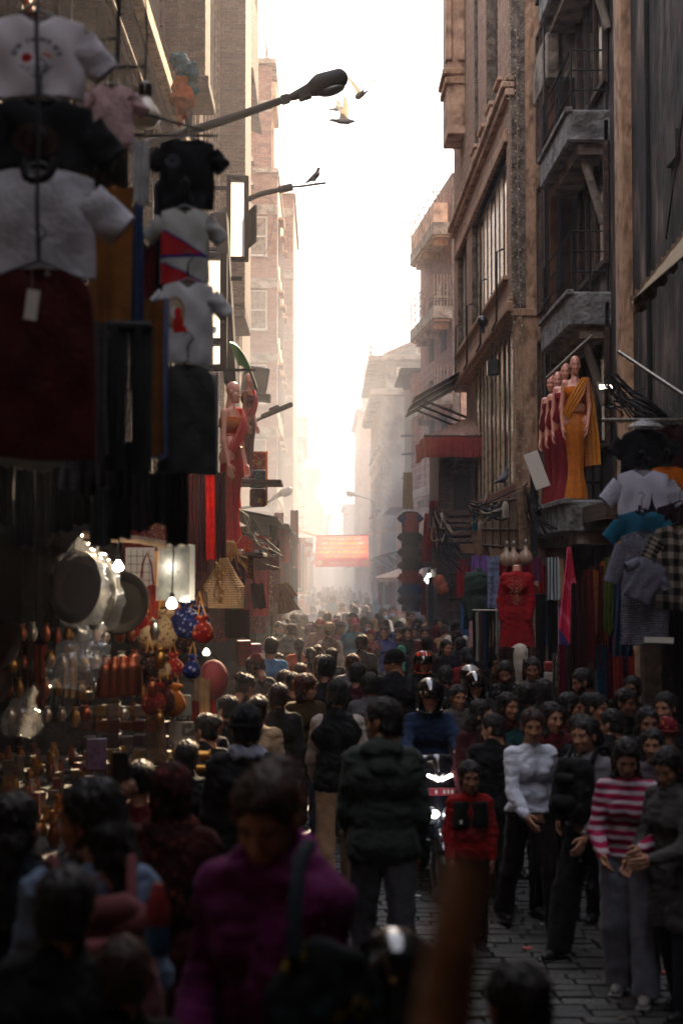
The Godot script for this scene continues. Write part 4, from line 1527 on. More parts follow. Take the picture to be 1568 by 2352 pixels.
	for k in n:
		var dd := d0 + .25 + .64 * k
		var win := window(t,Vector3(fx,5.31,-(dd + .3)),Vector3.FORWARD,-X,.60,2.62,1,1,paint(Color(.17,.13,.10)),M.pane_pale if k % 3 != 2 else M.glass_dark,.06,"window",.024)
		if k % 3 != 2:
			put("curtain",pleat(.44,2.4,3,.02,Vector3(fx + .12,6.5,-(dd + .3)),Basis(Vector3.UP,PI / 2)),cloth(Color(.74,.68,.58)),win)
		put("mullion",span(fx - .03,fx + .06,3.98,6.62,dd - .05,dd + .0,.008),M.cream,t)
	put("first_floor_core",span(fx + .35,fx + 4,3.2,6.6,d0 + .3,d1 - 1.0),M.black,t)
	# iron brackets,black lamp box and round camera on the jetty
	for k in 4:
		var b := MB.new()
		var dd := d0 + .9 + 2.4 * k
		b.tube([Vector3(x - .02,7.9,-dd),Vector3(x - .13,7.85,-dd),Vector3(x - .14,6.7,-dd),Vector3(x - .14,6.66,-dd - .6)],.018,6)
		put("iron_bracket",b,M.black,t)
	var bl := MB.new()
	bl.ball(Vector3(x - .22,6.92,-24.5),Vector3(.10,.11,.10),12)
	bl.tube([Vector3(x - .22,6.72,-24.5),Vector3(x - .22,6.85,-24.5)],.04,8)
	single("camera_dome",bl,M.plastic_black,"round black camera dome on the jetty moulding of the tan brick house","security camera")
	var lb := thing("hanging_speaker","black box speaker hanging under the jetty by a thin rod","speaker",at(1131,845,23.6))
	put("case",bx(Vector3.ZERO,Vector3(.19,.27,.2),.02),M.plastic_black,lb)
	var rod := MB.new()
	rod.tube([Vector3(0,.13,0),Vector3(0,.42,0)],.012,6)
	put("rod",rod,M.black,lb)
	put("grille",bx(Vector3(0,-.01,.102),Vector3(.15,.21,.01),.003),M.black,lb)
	# the carved old house under the tin roof
	t = thing("carved_timber_house","old house front with a carved dark timber window under a rusty tin roof","building")
	var q0 := Vector3(2.34,0,-29.2)
	put("brick_front",span(2.36,4.2,0,3.0,29.3,31.8),mat(Color(.30,.20,.15),.9,{"tex": T.brick,"scale": 1.5,"nrm": T.lump_n}),t)
	put("timber_wall",span(2.4,3.14,3.0,5.2,29.2,31.8),M.carved,t)
	var tilt := Basis(X,.13)
	var wc := Vector3(2.85,4.18,-29.0)
	var fr := window(t,wc,X,tilt * BACK,.56,.92,1,1,M.carved,mat(Color(.16,.12,.10),.7),.10,"carved_window")
	for k in 5:   # stepped frame rolls with carved beads
		for s in [-1.0,1.0]:
			var c := MB.new()
			var xx: float = wc.x + s * (.30 + .04 * k)
			c.box(Vector3(xx,wc.y,wc.z + .03 - .02 * k),Vector3(.025,1.0 + .05 * k,.05),tilt,.006)
			for j in 14:
				c.ball(Vector3(xx,wc.y - .5 + .072 * j,wc.z + .06 - .02 * k - .072 * (j - 7) * -.13),Vector3(.018,.02,.018),6)
			put("carved_jamb",c,M.carved,fr)
	for q in [[3.62,.86,.09],[3.50,.94,.07],[3.36,.82,.10],[3.22,.9,.06],[4.74,.86,.08],[4.84,.94,.06]]:
		var c := MB.new()
		c.box(Vector3(2.84,q[0],-29.05),Vector3(q[1],q[2],.34),Basis(),.01)
		for j in 16:
			c.box(Vector3(2.84 - q[1] / 2 + q[1] * (j + .5) / 16,q[0] - q[2] * .4,-28.87),Vector3(.03,.05,.04),Basis(),.005)
		put("carved_sill",c,M.carved,t)
	for k in 4:
		var c := MB.new()
		c.tube([Vector3(2.42 + .26 * k,4.6,-29.1),Vector3(2.38 + .26 * k,5.0,-28.6),Vector3(2.36 + .26 * k,5.2,-28.3)],[.03,.035,.03],6)
		put("roof_strut",c,M.carved,t)
	# corrugated roof,sheet by sheet
	for k in 5:
		var b := MB.new()
		var pa := PackedVector3Array()
		var nn := 15
		for r in 2:
			for i in nn:
				var u: float = (k + float(i) / (nn - 1)) / 5.0
				var w := sin(i * PI / 2.0) * .022
				var eave := Vector3(lerpf(2.02,3.3,u),5.30 + w - .006 * (k % 2),-28.1)
				var ridge := Vector3(lerpf(2.2,3.5,u),lerpf(5.45,6.05,u) + w,-30.2)
				pa.append(eave if r == 0 else ridge)
		b.grid(pa,nn,2,false)
		for i in pa.size(): pa[i] -= Vector3(0,.006,0)
		b.grid(pa,nn,2,false,PackedVector2Array(),true)
		put("corrugated_sheet",b,M.tin,t)
	put("fascia",span(2.02,3.2,5.22,5.28,28.08,28.14),M.timber,t)
	single("pleated_valance",pleat(1.24,.40,26,.028,Vector3(2.62,5.24,-28.03)),cloth(Color(.66,.28,.25)),"faded red pleated valance hanging along the rusty tin roof","valance")
	single("pleated_valance",pleat(1.7,.38,22,.03,Vector3(1.99,5.22,-28.95),Basis(Vector3.UP,PI / 2)),cloth(Color(.62,.22,.18)),"red valance on the street side of the tin roof","valance")
	# dark lean-to roof above it
	t = thing("lean_to_roof","dark sagging sheet lean-to roof above the rusty tin roof","roof")
	for k in 4:
		var b := MB.new()
		var z := -(30.3 + .85 * k)
		var sag := .05 * (k % 2)
		b.box(Vector3(2.6,6.62 - sag,z),Vector3(1.5,.03,.9),Basis(BACK,.52),.005)
		put("roof_sheet",b,M.roof_dark,t)
	for k in 3:
		var c := MB.new()
		c.tube([Vector3(3.1,5.9,-(30.5 + k)),Vector3(2.15,6.28,-(30.5 + k))],.03,6)
		put("rafter",c,M.timber,t)
func concrete_house_right() -> void:
	var t := thing("concrete_balcony_house","dark concrete house with solid balconies and pipe rails beside the tan brick house","building")
	put("wall",span(3.75,9,0,16,16.5,22.0),M.stained,t)
	put("wall",span(3.4,3.78,3.4,16,21.0,22.0),mat(Color(.42,.28,.17),.9,{"tex": T.plaster,"scale": .5}),t)
	for q in [[3.5,.42,18.0,21.3,3.1],[6.23,.46,18.3,20.7,3.2],[8.63,.43,18.3,20.7,3.2],[11.1,.44,17.9,20.7,3.2]]:
		var y: float = q[0]
		var bal := put("balcony",span(q[4],3.8,y - q[1],y,q[2],q[3],.03),M.concrete_cold,t)
		put("balcony_edge",span(q[4] - .04,q[4] + .06,y - .05,y + .02,q[2] - .04,q[3],.01),M.concrete_cold,bal)
		put("soffit",span(q[4] + .15,3.8,y - q[1] - .14,y - q[1] - .003,q[2] + .1,q[3] - .1),M.concrete,bal)
		if y > 4.0:
			rail(bal,[Vector3(3.72,y,-q[2] - .05),Vector3(q[4] + .05,y,-q[2] - .05),Vector3(q[4] + .05,y,-q[3] + .05)],.8,3,2,M.dark_metal,.014)
		else:
			rail(bal,[Vector3(3.72,y,-q[2] - .9),Vector3(3.5,y,-q[2] - .9)],1.1,4,2,M.dark_metal,.018)
		if y > 4.0:
			var s := MB.new()
			s.tube([Vector3(3.72,y - q[1] - 1.0,-q[2] - .3),Vector3(q[4] + .25,y - q[1] - .1,-q[2] - .3)],.06,6)
			put("strut",s,M.concrete,bal)
	# window wall behind and beside the balconies
	for y in [4.2,6.6,9.0,11.5]:
		window(t,Vector3(3.70,y + .95,-19.3),Vector3.FORWARD,-X,2.0,1.9,3,1,M.timber,M.glass_dark,.08)
		window(t,Vector3(3.36,y + .95,-21.5),Vector3.FORWARD,-X,.8,2.0,2,1,M.timber,M.glass_pale,.06)
		for k in 6:
			put("louvre",span(3.5,3.56,y,y + 1.9,20.75 + .035 * k - .0,20.765 + .035 * k),M.dark_metal,t)
		put("grille_bar",span(3.3,3.34,y - .1,y + 2.0,20.9,20.94),M.dark_metal,t)
	put("slab_band",span(3.32,3.8,9.9,10.6,20.75,22.1,.02),M.concrete,t)
	t = thing("stained_plaster_house","near right house of blackened peeling plaster with a tan corner pier","building")
	put("wall",span(3.55,9,3.2,14,3.0,16.1),M.stained,t)
	put("corner_pier",span(3.42,3.75,0,14,16.1,16.45,.02),M.plaster_tan,t)
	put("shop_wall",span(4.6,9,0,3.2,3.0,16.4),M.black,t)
	put("shop_lintel",span(3.5,4.6,2.95,3.2,3.0,16.1,.01),M.timber,t)
	for k in 4:
		put("shop_post",span(3.55,3.75,0,2.95,4.0 + 3.9 * k,4.2 + 3.9 * k,.01),M.timber,t)
	put("floor_slab",span(3.5,9,0,.12,3.0,16.4),M.concrete,t)
	put("vent",span(3.5,3.58,6.7,7.0,13.9,14.3,.01),M.black,t)
	put("conduit",span(3.5,3.55,3.3,13.5,15.2,15.25,.01),M.dark_metal,t)
	cable(t,[Vector3(3.53,12.0,-14.0),Vector3(3.5,9.5,-14.6),Vector3(3.52,7.9,-13.4),Vector3(3.52,6.0,-14.4)],.012,M.cable)
	# shops under the two houses beyond
	t = thing("shop_row","dark open shop fronts under the concrete and brick houses on the right","shop")
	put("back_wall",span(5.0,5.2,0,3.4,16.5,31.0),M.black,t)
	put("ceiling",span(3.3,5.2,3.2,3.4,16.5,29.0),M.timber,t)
	put("floor",span(3.3,5.2,0,.1,16.5,29.0),M.concrete,t)
	for k in 5:
		put("partition",span(3.45,5.0,.1,3.2,16.6 + 3.0 * k,16.75 + 3.0 * k),M.timber,t)
	for k in 6:
		put("shelf",span(4.5,4.98,.6 + .4 * k,.63 + .4 * k,16.8,28.5),M.timber_pale,t)
func left_houses() -> void:
	# near left: brick over a dark timber shop floor,cornice catching the sun
	var t := thing("cornice_brick_house","near left brick house whose cream cornice and bricks catch patches of low sun","building")
	var x := -2.3
	var d0 := 4.0
	var d1 := 23.0
	brick_wall(t,Vector3(x,9.4,-d1),BACK,X,d1 - d0,3.4,[Rect2(1.6,.9,1.6,2.2),Rect2(6.0,.9,1.6,2.2)],OLD,{"bh": .062,"bw": .22,"x1": 11.0})
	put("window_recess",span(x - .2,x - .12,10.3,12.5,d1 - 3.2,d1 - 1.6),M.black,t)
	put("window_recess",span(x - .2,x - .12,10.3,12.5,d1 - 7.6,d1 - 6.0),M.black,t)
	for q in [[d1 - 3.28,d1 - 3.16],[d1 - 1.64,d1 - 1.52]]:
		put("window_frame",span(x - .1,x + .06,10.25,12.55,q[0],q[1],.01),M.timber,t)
	put("cornice",span(x - .1,x + .22,9.18,9.42,d0,d1,.02),M.cream,t)
	# oriel window added at the far end to cast shade on the brick floor
	brick_wall(t,Vector3(x - .1,10.1,-21.3),X,BACK,.62,2.7,[Rect2(.2,.8,.3,1.3)],OLD,{"bh": .062,"bw": .22,"most": 60,"thick": .14})
	put("oriel",span(x - .1,x + .50,10.1,12.8,21.46,22.5),M.old_brick,t)
	put("oriel_base",span(x - .1,x + .58,9.9,10.08,21.2,22.55,.02),M.timber,t)
	put("cornice_step",span(x - .1,x + .10,9.02,9.17,d0,d1,.02),M.timber,t)
	put("pipe_rail",span(x + .02,x + .09,8.6,8.67,d0,d1,.02),M.timber_pale,t)
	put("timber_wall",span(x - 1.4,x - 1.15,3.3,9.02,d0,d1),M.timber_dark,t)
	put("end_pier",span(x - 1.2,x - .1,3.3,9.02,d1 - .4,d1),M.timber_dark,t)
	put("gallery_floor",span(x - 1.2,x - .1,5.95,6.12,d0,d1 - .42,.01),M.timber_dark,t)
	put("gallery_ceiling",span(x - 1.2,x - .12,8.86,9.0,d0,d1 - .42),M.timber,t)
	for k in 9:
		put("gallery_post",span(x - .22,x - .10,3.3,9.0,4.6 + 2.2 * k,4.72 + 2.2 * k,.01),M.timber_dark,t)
	put("upper_wall",span(x - 3,x - .3,9.4,12.8,d0,d1 - .1),M.plaster_tan,t)
	for k in 5:
		put("shutter",span(x - 1.16,x - 1.08,3.6,5.7,6.0 + 3.4 * k,7.6 + 3.4 * k,.02),mat(Color(.16,.11,.08),.8,{"tex": T.wood,"scale": 1.2}),t)
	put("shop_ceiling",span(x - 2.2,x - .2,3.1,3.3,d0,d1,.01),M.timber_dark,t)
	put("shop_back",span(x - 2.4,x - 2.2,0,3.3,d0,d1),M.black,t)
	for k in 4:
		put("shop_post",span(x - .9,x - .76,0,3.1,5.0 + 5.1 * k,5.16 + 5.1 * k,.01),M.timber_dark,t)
	# pilastered house
	t = thing("pilaster_house","dark timbered brick house with sunlit brick pilasters, left of the street lamps","building")
	put("wall",span(x - 3,x - .42,0,17.4,23.0,40.5),M.old_brick,t)
	var pd := [24.4,26.6,29.2,31.2,33.6,36.4,39.6]
	for k in pd.size():
		var hh: float = [17.2,17.2,17.2,13.0,10.0,17.2,17.2][k]
		brick_wall(t,Vector3(x,3.4,-(pd[k] + .42)),BACK,X,.84,hh - 3.4,[],OLD,{"bh": .062,"bw": .22,"most": 40,"thick": .44,"to": 15.0})
		for s in [.0,.9]:
			if k < 3:
				put("timber_jamb",span(x - .3,x + .05,4.0,17,pd[k] + .5 + s,pd[k] + .58 + s,.01),M.timber_pale,t)
	for y in [6.4,9.6,12.8]:
		for k in pd.size() - 1:
			var mid: float = (pd[k] + pd[k + 1]) / 2
			window(t,Vector3(x - .39,y + .9,-mid),BACK,X,1.0,1.9,2,2,M.timber,M.glass_dark,.08)
	put("shop_ceiling",span(x - 1.6,x + .2,3.15,3.35,23.0,40.5),M.timber,t)
	# oriel that stands out from the wall
	brick_wall(t,Vector3(x - .3,8.6,-31.9),X,BACK,.85,8.6,[],OLD,{"bh": .062,"bw": .22,"most": 60,"thick": .2})
	put("oriel",span(x - .3,x + .54,8.6,17.2,32.12,34.6),M.old_brick,t)
	put("oriel_base",bx(Vector3(x + .1,8.45,-33.3),Vector3(.9,.25,2.6),.03),M.timber,t)
	var dp := MB.new()
	dp.tube([Vector3(x + .08,3.4,-23.3),Vector3(x + .08,17,-23.3)],.07,8)
	put("drain_pipe",dp,M.dark_metal,t)
	cable(t,[Vector3(x + .15,19,-38),Vector3(x + .2,15,-38.3),Vector3(x + .12,9,-38.2),Vector3(x + .2,5,-39)],.02,M.cable_pale)
	cable(t,[Vector3(x + .15,20,-34),Vector3(x + .24,13,-34.4),Vector3(x + .12,8,-34.2)],.018,M.cable_pale)
	t = thing("jettied_brick_house","brick house with a sunlit jettied upper floor at the left edge of the sky","building")
	put("wall",span(x - 3,x - .1,0,17.4,40.5,47.0),M.old_brick,t)
	brick_wall(t,Vector3(x + .14,17.4,-47.0),BACK,X,6.3,6.2,[Rect2(1.2,3.4,1.0,1.8),Rect2(3.6,3.4,1.0,1.8)],OLD,{"bh": .062,"bw": .22,"most": 200})
	put("jetty_body",span(x - 3,x - .1,17.4,23.5,40.72,46.9),M.plaster_tan,t)
	put("jetty_end",span(x - .1,x + .13,17.4,23.5,40.7,40.9),M.timber,t)
	for k in 9:
		put("eave_tile",bx(Vector3(x + .05,17.25,-(41.0 + .7 * k)),Vector3(.5,.05,.6),.01,Basis(BACK,-.35)),M.roof_dark,t)
	for y in [8.0,11.0,14.0]:
		window(t,Vector3(x - .07,y,-43.5),BACK,X,1.2,1.7,2,1,M.timber,M.glass_dark,.08)
func street_behind() -> void:
	# the street goes on behind the camera between houses of the same height
	var t := thing("house_behind","plastered house closing the crossing behind the viewer","building")
	put("wall",span(-7,9,0,16,-7.0,-11.0),M.plaster_tan,t)
	put("eave",span(-7,9,7.6,7.8,2.0,-7.0),M.timber,t)  # unseen roof added over the crossing to darken the foreground
	for k in 6: put("rafter",span(-7 + 3 * k,-6.85 + 3 * k,7.4,7.6,1.8,-7.0),M.timber,t)  # rafters of the same added roof, also out of view
	t = thing("side_house","timber house on the left behind the viewer","building")
	put("wall",span(-6,-2.6,0,17,-7.0,3.8),M.timber,t)
	t = thing("side_house","plastered house on the right behind the viewer","building")
	put("wall",span(3.6,9,0,17,-7.0,2.8),M.stained,t)
# ---------- cloth and cable shapes ----------
# a gathered cloth of thickness: hung from its top middle; folds deepen downwards
func pleat(w: float,h: float,folds: int,amp: float,c: Vector3,rot := Basis(),o := {}) -> MB:
	var b := MB.new()
	var nu := clampi(folds * 4 + 2,10,120)
	var nv: int = o.get("nv",10)
	var flare: float = o.get("flare",.0)
	var skew: float = o.get("skew",.0)
	var gather: float = o.get("gather",.0)
	var seed_: float = o.get("seed",c.x * 7.0 + c.z)
	var th: float = o.get("th",.006)
	var hang: float = o.get("point",.0)
	var pts := PackedVector3Array()
	var uv := PackedVector2Array()
	for y in nv:
		var v := float(y) / (nv - 1)
		for side in 2:
			for k in nu:
				var i := k if side == 0 else nu - 1 - k
				var u := float(i) / (nu - 1)
				var ww := w * (1.0 - gather * (1.0 - v)) * (1.0 + flare * v)
				var ph := u * folds * TAU + sin(u * 9.0 + seed_) * .8 + sin(v * 3.0 + seed_ * 2.0 + u * 4.0) * .5
				var z := sin(ph) * amp * (.55 + .6 * v) + sin(v * 5.0 + u * 7.0 + seed_) * amp * .35
				var drop := h * v + hang * v * (1.0 - absf(u - .5 + skew * .3) * 2.0)
				var p := Vector3((u - .5) * ww + skew * w * v,-drop + sin(u * 11.0 + seed_) * .008,z + (th if side == 0 else -th) * .5)
				pts.append(c + rot * p)
				uv.append(Vector2(u * o.get("us",1.0),v * o.get("vs",1.0)))
	b.grid(pts,nu * 2,nv,true,uv)
	return b
func cable(parent: Node,p: Array,r: float,m: Material,called := "cable") -> void:
	var q := []
	var n := p.size()
	for k in n - 1:
		var a: Vector3 = p[maxi(k - 1,0)]
		var b: Vector3 = p[k]
		var c: Vector3 = p[k + 1]
		var d: Vector3 = p[mini(k + 2,n - 1)]
		for s in 6:
			q.append(b.cubic_interpolate(c,a,d,s / 6.0))
	q.append(p[-1])
	var mb := MB.new()
	mb.tube(q,r,5)
	put(called,mb,m,parent)
# ---------- street furniture,signs,birds ----------
func lamp_arm(label: String,pts: Array,r0: float,r1: float,head: Array) -> Node3D:
	var t := thing("street_lamp",label,"street lamp")
	var b := MB.new()
	var rr := []
	for k in pts.size(): rr.append(lerpf(r0,r1,float(k) / (pts.size() - 1)))
	b.tube(pts,rr,8)
	put("arm",b,M.dark_metal,t)
	return t
func cobra_head(t: Node3D,a: Vector3,e: Vector3,L: float,m: Material) -> void:
	# housing from a (arm end) towards e
	var z := (e - a).normalized()
	var x := Vector3(0,1,0).cross(z).normalized()
	var y := z.cross(x)
	var rot := Basis(x,y,z)
	var b := MB.new()
	b.add(nets([[Vector3(0,.0,0),Vector3(0,.02,L * .42),L * .07,L * .13],[Vector3(-L * .06,.03,L * .45),Vector3(-L * .06,.03,L * .86),L * .14,L * .13],[Vector3(L * .06,.03,L * .45),Vector3(L * .06,.03,L * .86),L * .14,L * .13],[Vector3(0,L * .13,L * .52),Vector3(0,L * .12,L * .86),L * .11,L * .10]],L * .024,L * .06,[[Vector3(0,-.35,.94),L * .97]]))
	put("housing",b,m,t).transform = Transform3D(rot,a)
	var g := MB.new()
	g.ball(Vector3(0,-L * .10,L * .66),Vector3(L * .15,L * .09,L * .24),14)
	put("lens_bowl",g,mat(Color(.30,.30,.28),.15,{"coat": .6}),t).transform = Transform3D(rot,a)
	var c := MB.new()
	c.box(Vector3(0,-L * .05,L * .2),Vector3(L * .17,L * .12,L * .22),Basis(),.01)
	c.box(Vector3(0,L * .02,L * .44),Vector3(L * .29,L * .035,L * .05),Basis(),.004)
	put("gear_cover",c,m,t).transform = Transform3D(rot,a)
func pigeon(label: String,c: Vector3,yaw: float,flying := .0,sc := 1.0,group := "") -> Node3D:
	var t := thing("pigeon",label,"pigeon",c,yaw,group)
	t.scale = Vector3.ONE * sc
	var I := Basis()
	var m: Material = mat(Color(.30,.30,.33),.7,{"tex": T.cloth,"scale": 8.0}) if not cache.has("pg") else cache["pg"]
	cache["pg"] = m
	if flying == .0:
		if not cache.has("pigeon"):
			var b := MB.new()
			b.add(nets([[Vector3(0,.10,-.02),Vector3(0,.16,.05),.055,.05],[Vector3(0,.17,.05),Vector3(0,.245,.075),.036,.024],[Vector3(0,.255,.082),Vector3(.024,.025,.028),I],[Vector3(0,.255,.10),Vector3(0,.248,.125),.009,.004],[Vector3(0,.09,-.06),Vector3(0,.04,-.17),.035,.014],[Vector3(.045,.14,.03),Vector3(.025,.07,-.11),.022,.01],[Vector3(-.045,.14,.03),Vector3(-.025,.07,-.11),.022,.01]],.008,.02))
			for s in [-1.0,1.0]:
				b.tube([Vector3(s * .018,.06,.01),Vector3(s * .018,.0,.015)],.006,5)
				for k in 3: b.tube([Vector3(s * .018,.003,.015),Vector3(s * .018 + (k - 1) * .015,.0,.045)],.004,4)
			cache["pigeon"] = b.mesh()
		put("body",cache["pigeon"],m,t)
	else:
		var b := MB.new()
		b.add(nets([[Vector3(0,0,-.06),Vector3(0,.01,.07),.04,.045],[Vector3(0,.015,.1),Vector3(0,.02,.15),.028,.02],[Vector3(0,.02,.16),Vector3(0,.015,.185),.008,.003],[Vector3(-.02,0,-.1),Vector3(-.03,0,-.2),.018,.01],[Vector3(.02,0,-.1),Vector3(.03,0,-.2),.018,.01]],.008,.02))
		put("body",b,mat(Color(.62,.60,.57),.7),t)
		for s in [-1.0,1.0]:
			var w := MB.new()
			var q := PackedVector3Array()
			var rot := Basis(Vector3.BACK,s * flying)
			for k in 6:
				var u := k / 5.0
				for j in 4:
					var v := j / 3.0
					q.append(rot * Vector3(s * (.03 + .32 * u),.02 + .03 * sin(u * 3.0) + .012 * sin(v * 3.0),.07 - .10 * u * u - v * (.13 - .09 * u)))
			w.grid(q,4,6,false)
			for k in q.size(): q[k] -= Vector3(0,.006,0)
			w.grid(q,4,6,false,PackedVector2Array(),true)
			put("wing",w,mat(Color(.72,.70,.67),.7,{"back": Color(.9,.88,.84)}),t)
	return t
func lamps_and_birds() -> void:
	var d := 16.6
	var t := lamp_arm("big dark street lamp with a rounded head, reaching in from the left",[Vector3(-2.32,at(300,345,d).y,-d),at(470,291,d),at(570,258,d),at(640,233,d),at(690,215,d)],.055,.04,[])
	cobra_head(t,at(672,222,d),at(815,176,d),.70,M.dark_metal)
	var c := MB.new()
	c.box(at(655,228,d),Vector3(.10,.1,.1),Basis(BACK,.3),.01)
	put("clamp",c,M.dark_metal,t)
	d = 24.0
	t = lamp_arm("bent lamp arm that has lost its head, with a pigeon on it",[Vector3(-2.35,at(420,520,d).y,-d),at(522,483,d),at(560,462,d),at(600,445,d),at(645,435,d),at(672,430,d)],.055,.04,[])
	c = MB.new()
	c.tube([at(640,436,d),at(672,429,d)],.065,8)
	c.tube([at(672,429,d),at(690,428,d),at(748,420,d)],.022,6)
	put("broken_bracket",c,M.dark_metal,t)
	pigeon("dark pigeon perched on the broken lamp arm",at(722,424,d) + Vector3(0,.015,0),60,.0,.98)
	d = 26.0
	t = lamp_arm("long bar shaped lamp pointing up right beside the red sari figures",[Vector3(-2.3,at(565,985,d).y,-d),at(585,968,d),at(606,957,d)],.03,.03,[])
	c = MB.new()
	var a := at(600,958,d)
	var e := at(672,928,d)
	c.box((a + e) / 2,Vector3((e - a).length(),.085,.14),Basis(BACK,atan2(e.y - a.y,e.x - a.x)),.02)
	c.box((a + e) / 2 + Vector3(-.05,.04,0),Vector3(.2,.07,.12),Basis(BACK,atan2(e.y - a.y,e.x - a.x)),.02)
	put("lamp_bar",c,M.dark_metal,t)
	d = 38.0
	t = lamp_arm("grey flat street lamp in the haze over the red cloth stalls",[Vector3(-2.4,at(590,1170,d).y,-d),at(605,1160,d),at(632,1143,d)],.04,.035,[])
	cobra_head(t,at(628,1142,d),at(674,1126,d),.56,mat(Color(.45,.44,.42),.6))
	d = 58.0
	t = thing("street_lamp","hazy street lamp on a tall pole reaching left over the banner","street lamp")
	c = MB.new()
	c.tube([Vector3(lat(862,d),0,-d),at(858,1150,d)],[.09,.06],8)
	put("pole",c,M.steel,t)
	c = MB.new()
	c.tube([at(859,1160,d),at(850,1146,d),at(818,1138,d)],.035,6)
	put("arm",c,M.steel,t)
	cobra_head(t,at(824,1139,d),at(795,1134,d),.55,mat(Color(.4,.39,.37),.6))
	pigeon("pale pigeon flying highest, just right of the big lamp head",at(827,219,19),200,.7,1.0)
	pigeon("pale pigeon flying with folded wings under the big lamp head",at(788,279,19),110,.9,.95)
	pigeon("small far pigeon flying left of the other two",at(777,251,26),90,.15,.9)
	pigeon("pigeon sitting on the sill band of the tan brick house",Vector3(2.98,3.99,-23.4),120,.0,1.1)
	pigeon("tiny far bird crossing the sky gap above the banner",at(797,1182,70),90,.2,.8)
func banner() -> void:
	var d := 46.0
	var im := canvas(512,320,Color(.97,.52,.52))  # pale pink base: haze over the red cloth is mixed into the colour
	var ye := Color(.98,.80,.32)
	var wh := Color(.97,.86,.72)
	var rows := [[24,80,440],[70,50,480],[116,18,496],[162,22,496],[208,84,440]]
	for k in 5: headline(im,rows[k][0],rows[k][1],rows[k][2],27,ye,wh if k != 3 else ye,60 + k)
	headline(im,276,134,390,22,wh,wh,70)
	disc(im,44,276,29,wh)
	disc(im,470,276,29,wh)
	disc(im,470,276,21,Color(.80,.40,.32))
	disc(im,470,276,12,wh)
	var a := at(726,1231,d)
	var b := at(845,1229,d)
	var w := (b - a).length()
	var t := thing("banner","red street banner with rows of yellow writing strung across the street","banner",(a + b) / 2)
	var q := PackedVector3Array()
	var uv := PackedVector2Array()
	var nu := 33
	var nv := 18
	for side in 1:
		for y in nv:
			for x in nu:
				var u := float(x) / (nu - 1)
				var v := float(y) / (nv - 1)
				var sag := sin(u * PI) * .02 * (1 - v)
				var fold := .018 * sin((u + v) * 14.0) * (1.0 - v) + .03 * sin(u * 5.0 + v * 3.0) * v
				q.append(Vector3((u - .5) * w * (1.0 + .05 * v),-sag - v * w * .60 + .02 * (u - .5),fold - side * .008))
				uv.append(Vector2(u,v))
	var m := MB.new()
	m.grid(q.slice(0,nu * nv),nu,nv,false,uv.slice(0,nu * nv),true)
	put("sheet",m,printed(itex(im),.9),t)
	put("top_hem",bx(Vector3(0,.0,0),Vector3(w,.03,.02),.0,Basis(BACK,atan2(b.y - a.y,b.x - a.x))),cloth(Color(.6,.2,.2)),t)
	put("side_hem",bx(Vector3(w * .515,-.45,.02),Vector3(.03,w * .58,.012),.0,Basis(BACK,.04)),cloth(Color(.85,.8,.75),.4),t)
	var r := thing("banner_rope","yellow rope holding the banner from the left stalls","rope")
	cable(r,[Vector3(-2.1,at(575,1192,34).y,-34),at(650,1213,42),a],.013,M.rope,"strand")
	cable(r,[Vector3(-2.1,at(600,1201,36).y,-36),at(655,1208,42),a],.013,M.rope,"strand")
	r = thing("banner_rope","orange rope holding the banner from the right house","rope")
	cable(r,[b,at(930,1208,38),at(1008,1189,30)],.012,M.rope,"strand")
func sheet_quad(c: Vector3,w: float,h: float,rot: Basis) -> MB:
	var b := MB.new()
	b.quad(c + rot * Vector3(-w / 2,-h / 2,0),c + rot * Vector3(w / 2,-h / 2,0),c + rot * Vector3(w / 2,h / 2,0),c + rot * Vector3(-w / 2,h / 2,0),rot.z)
	return b
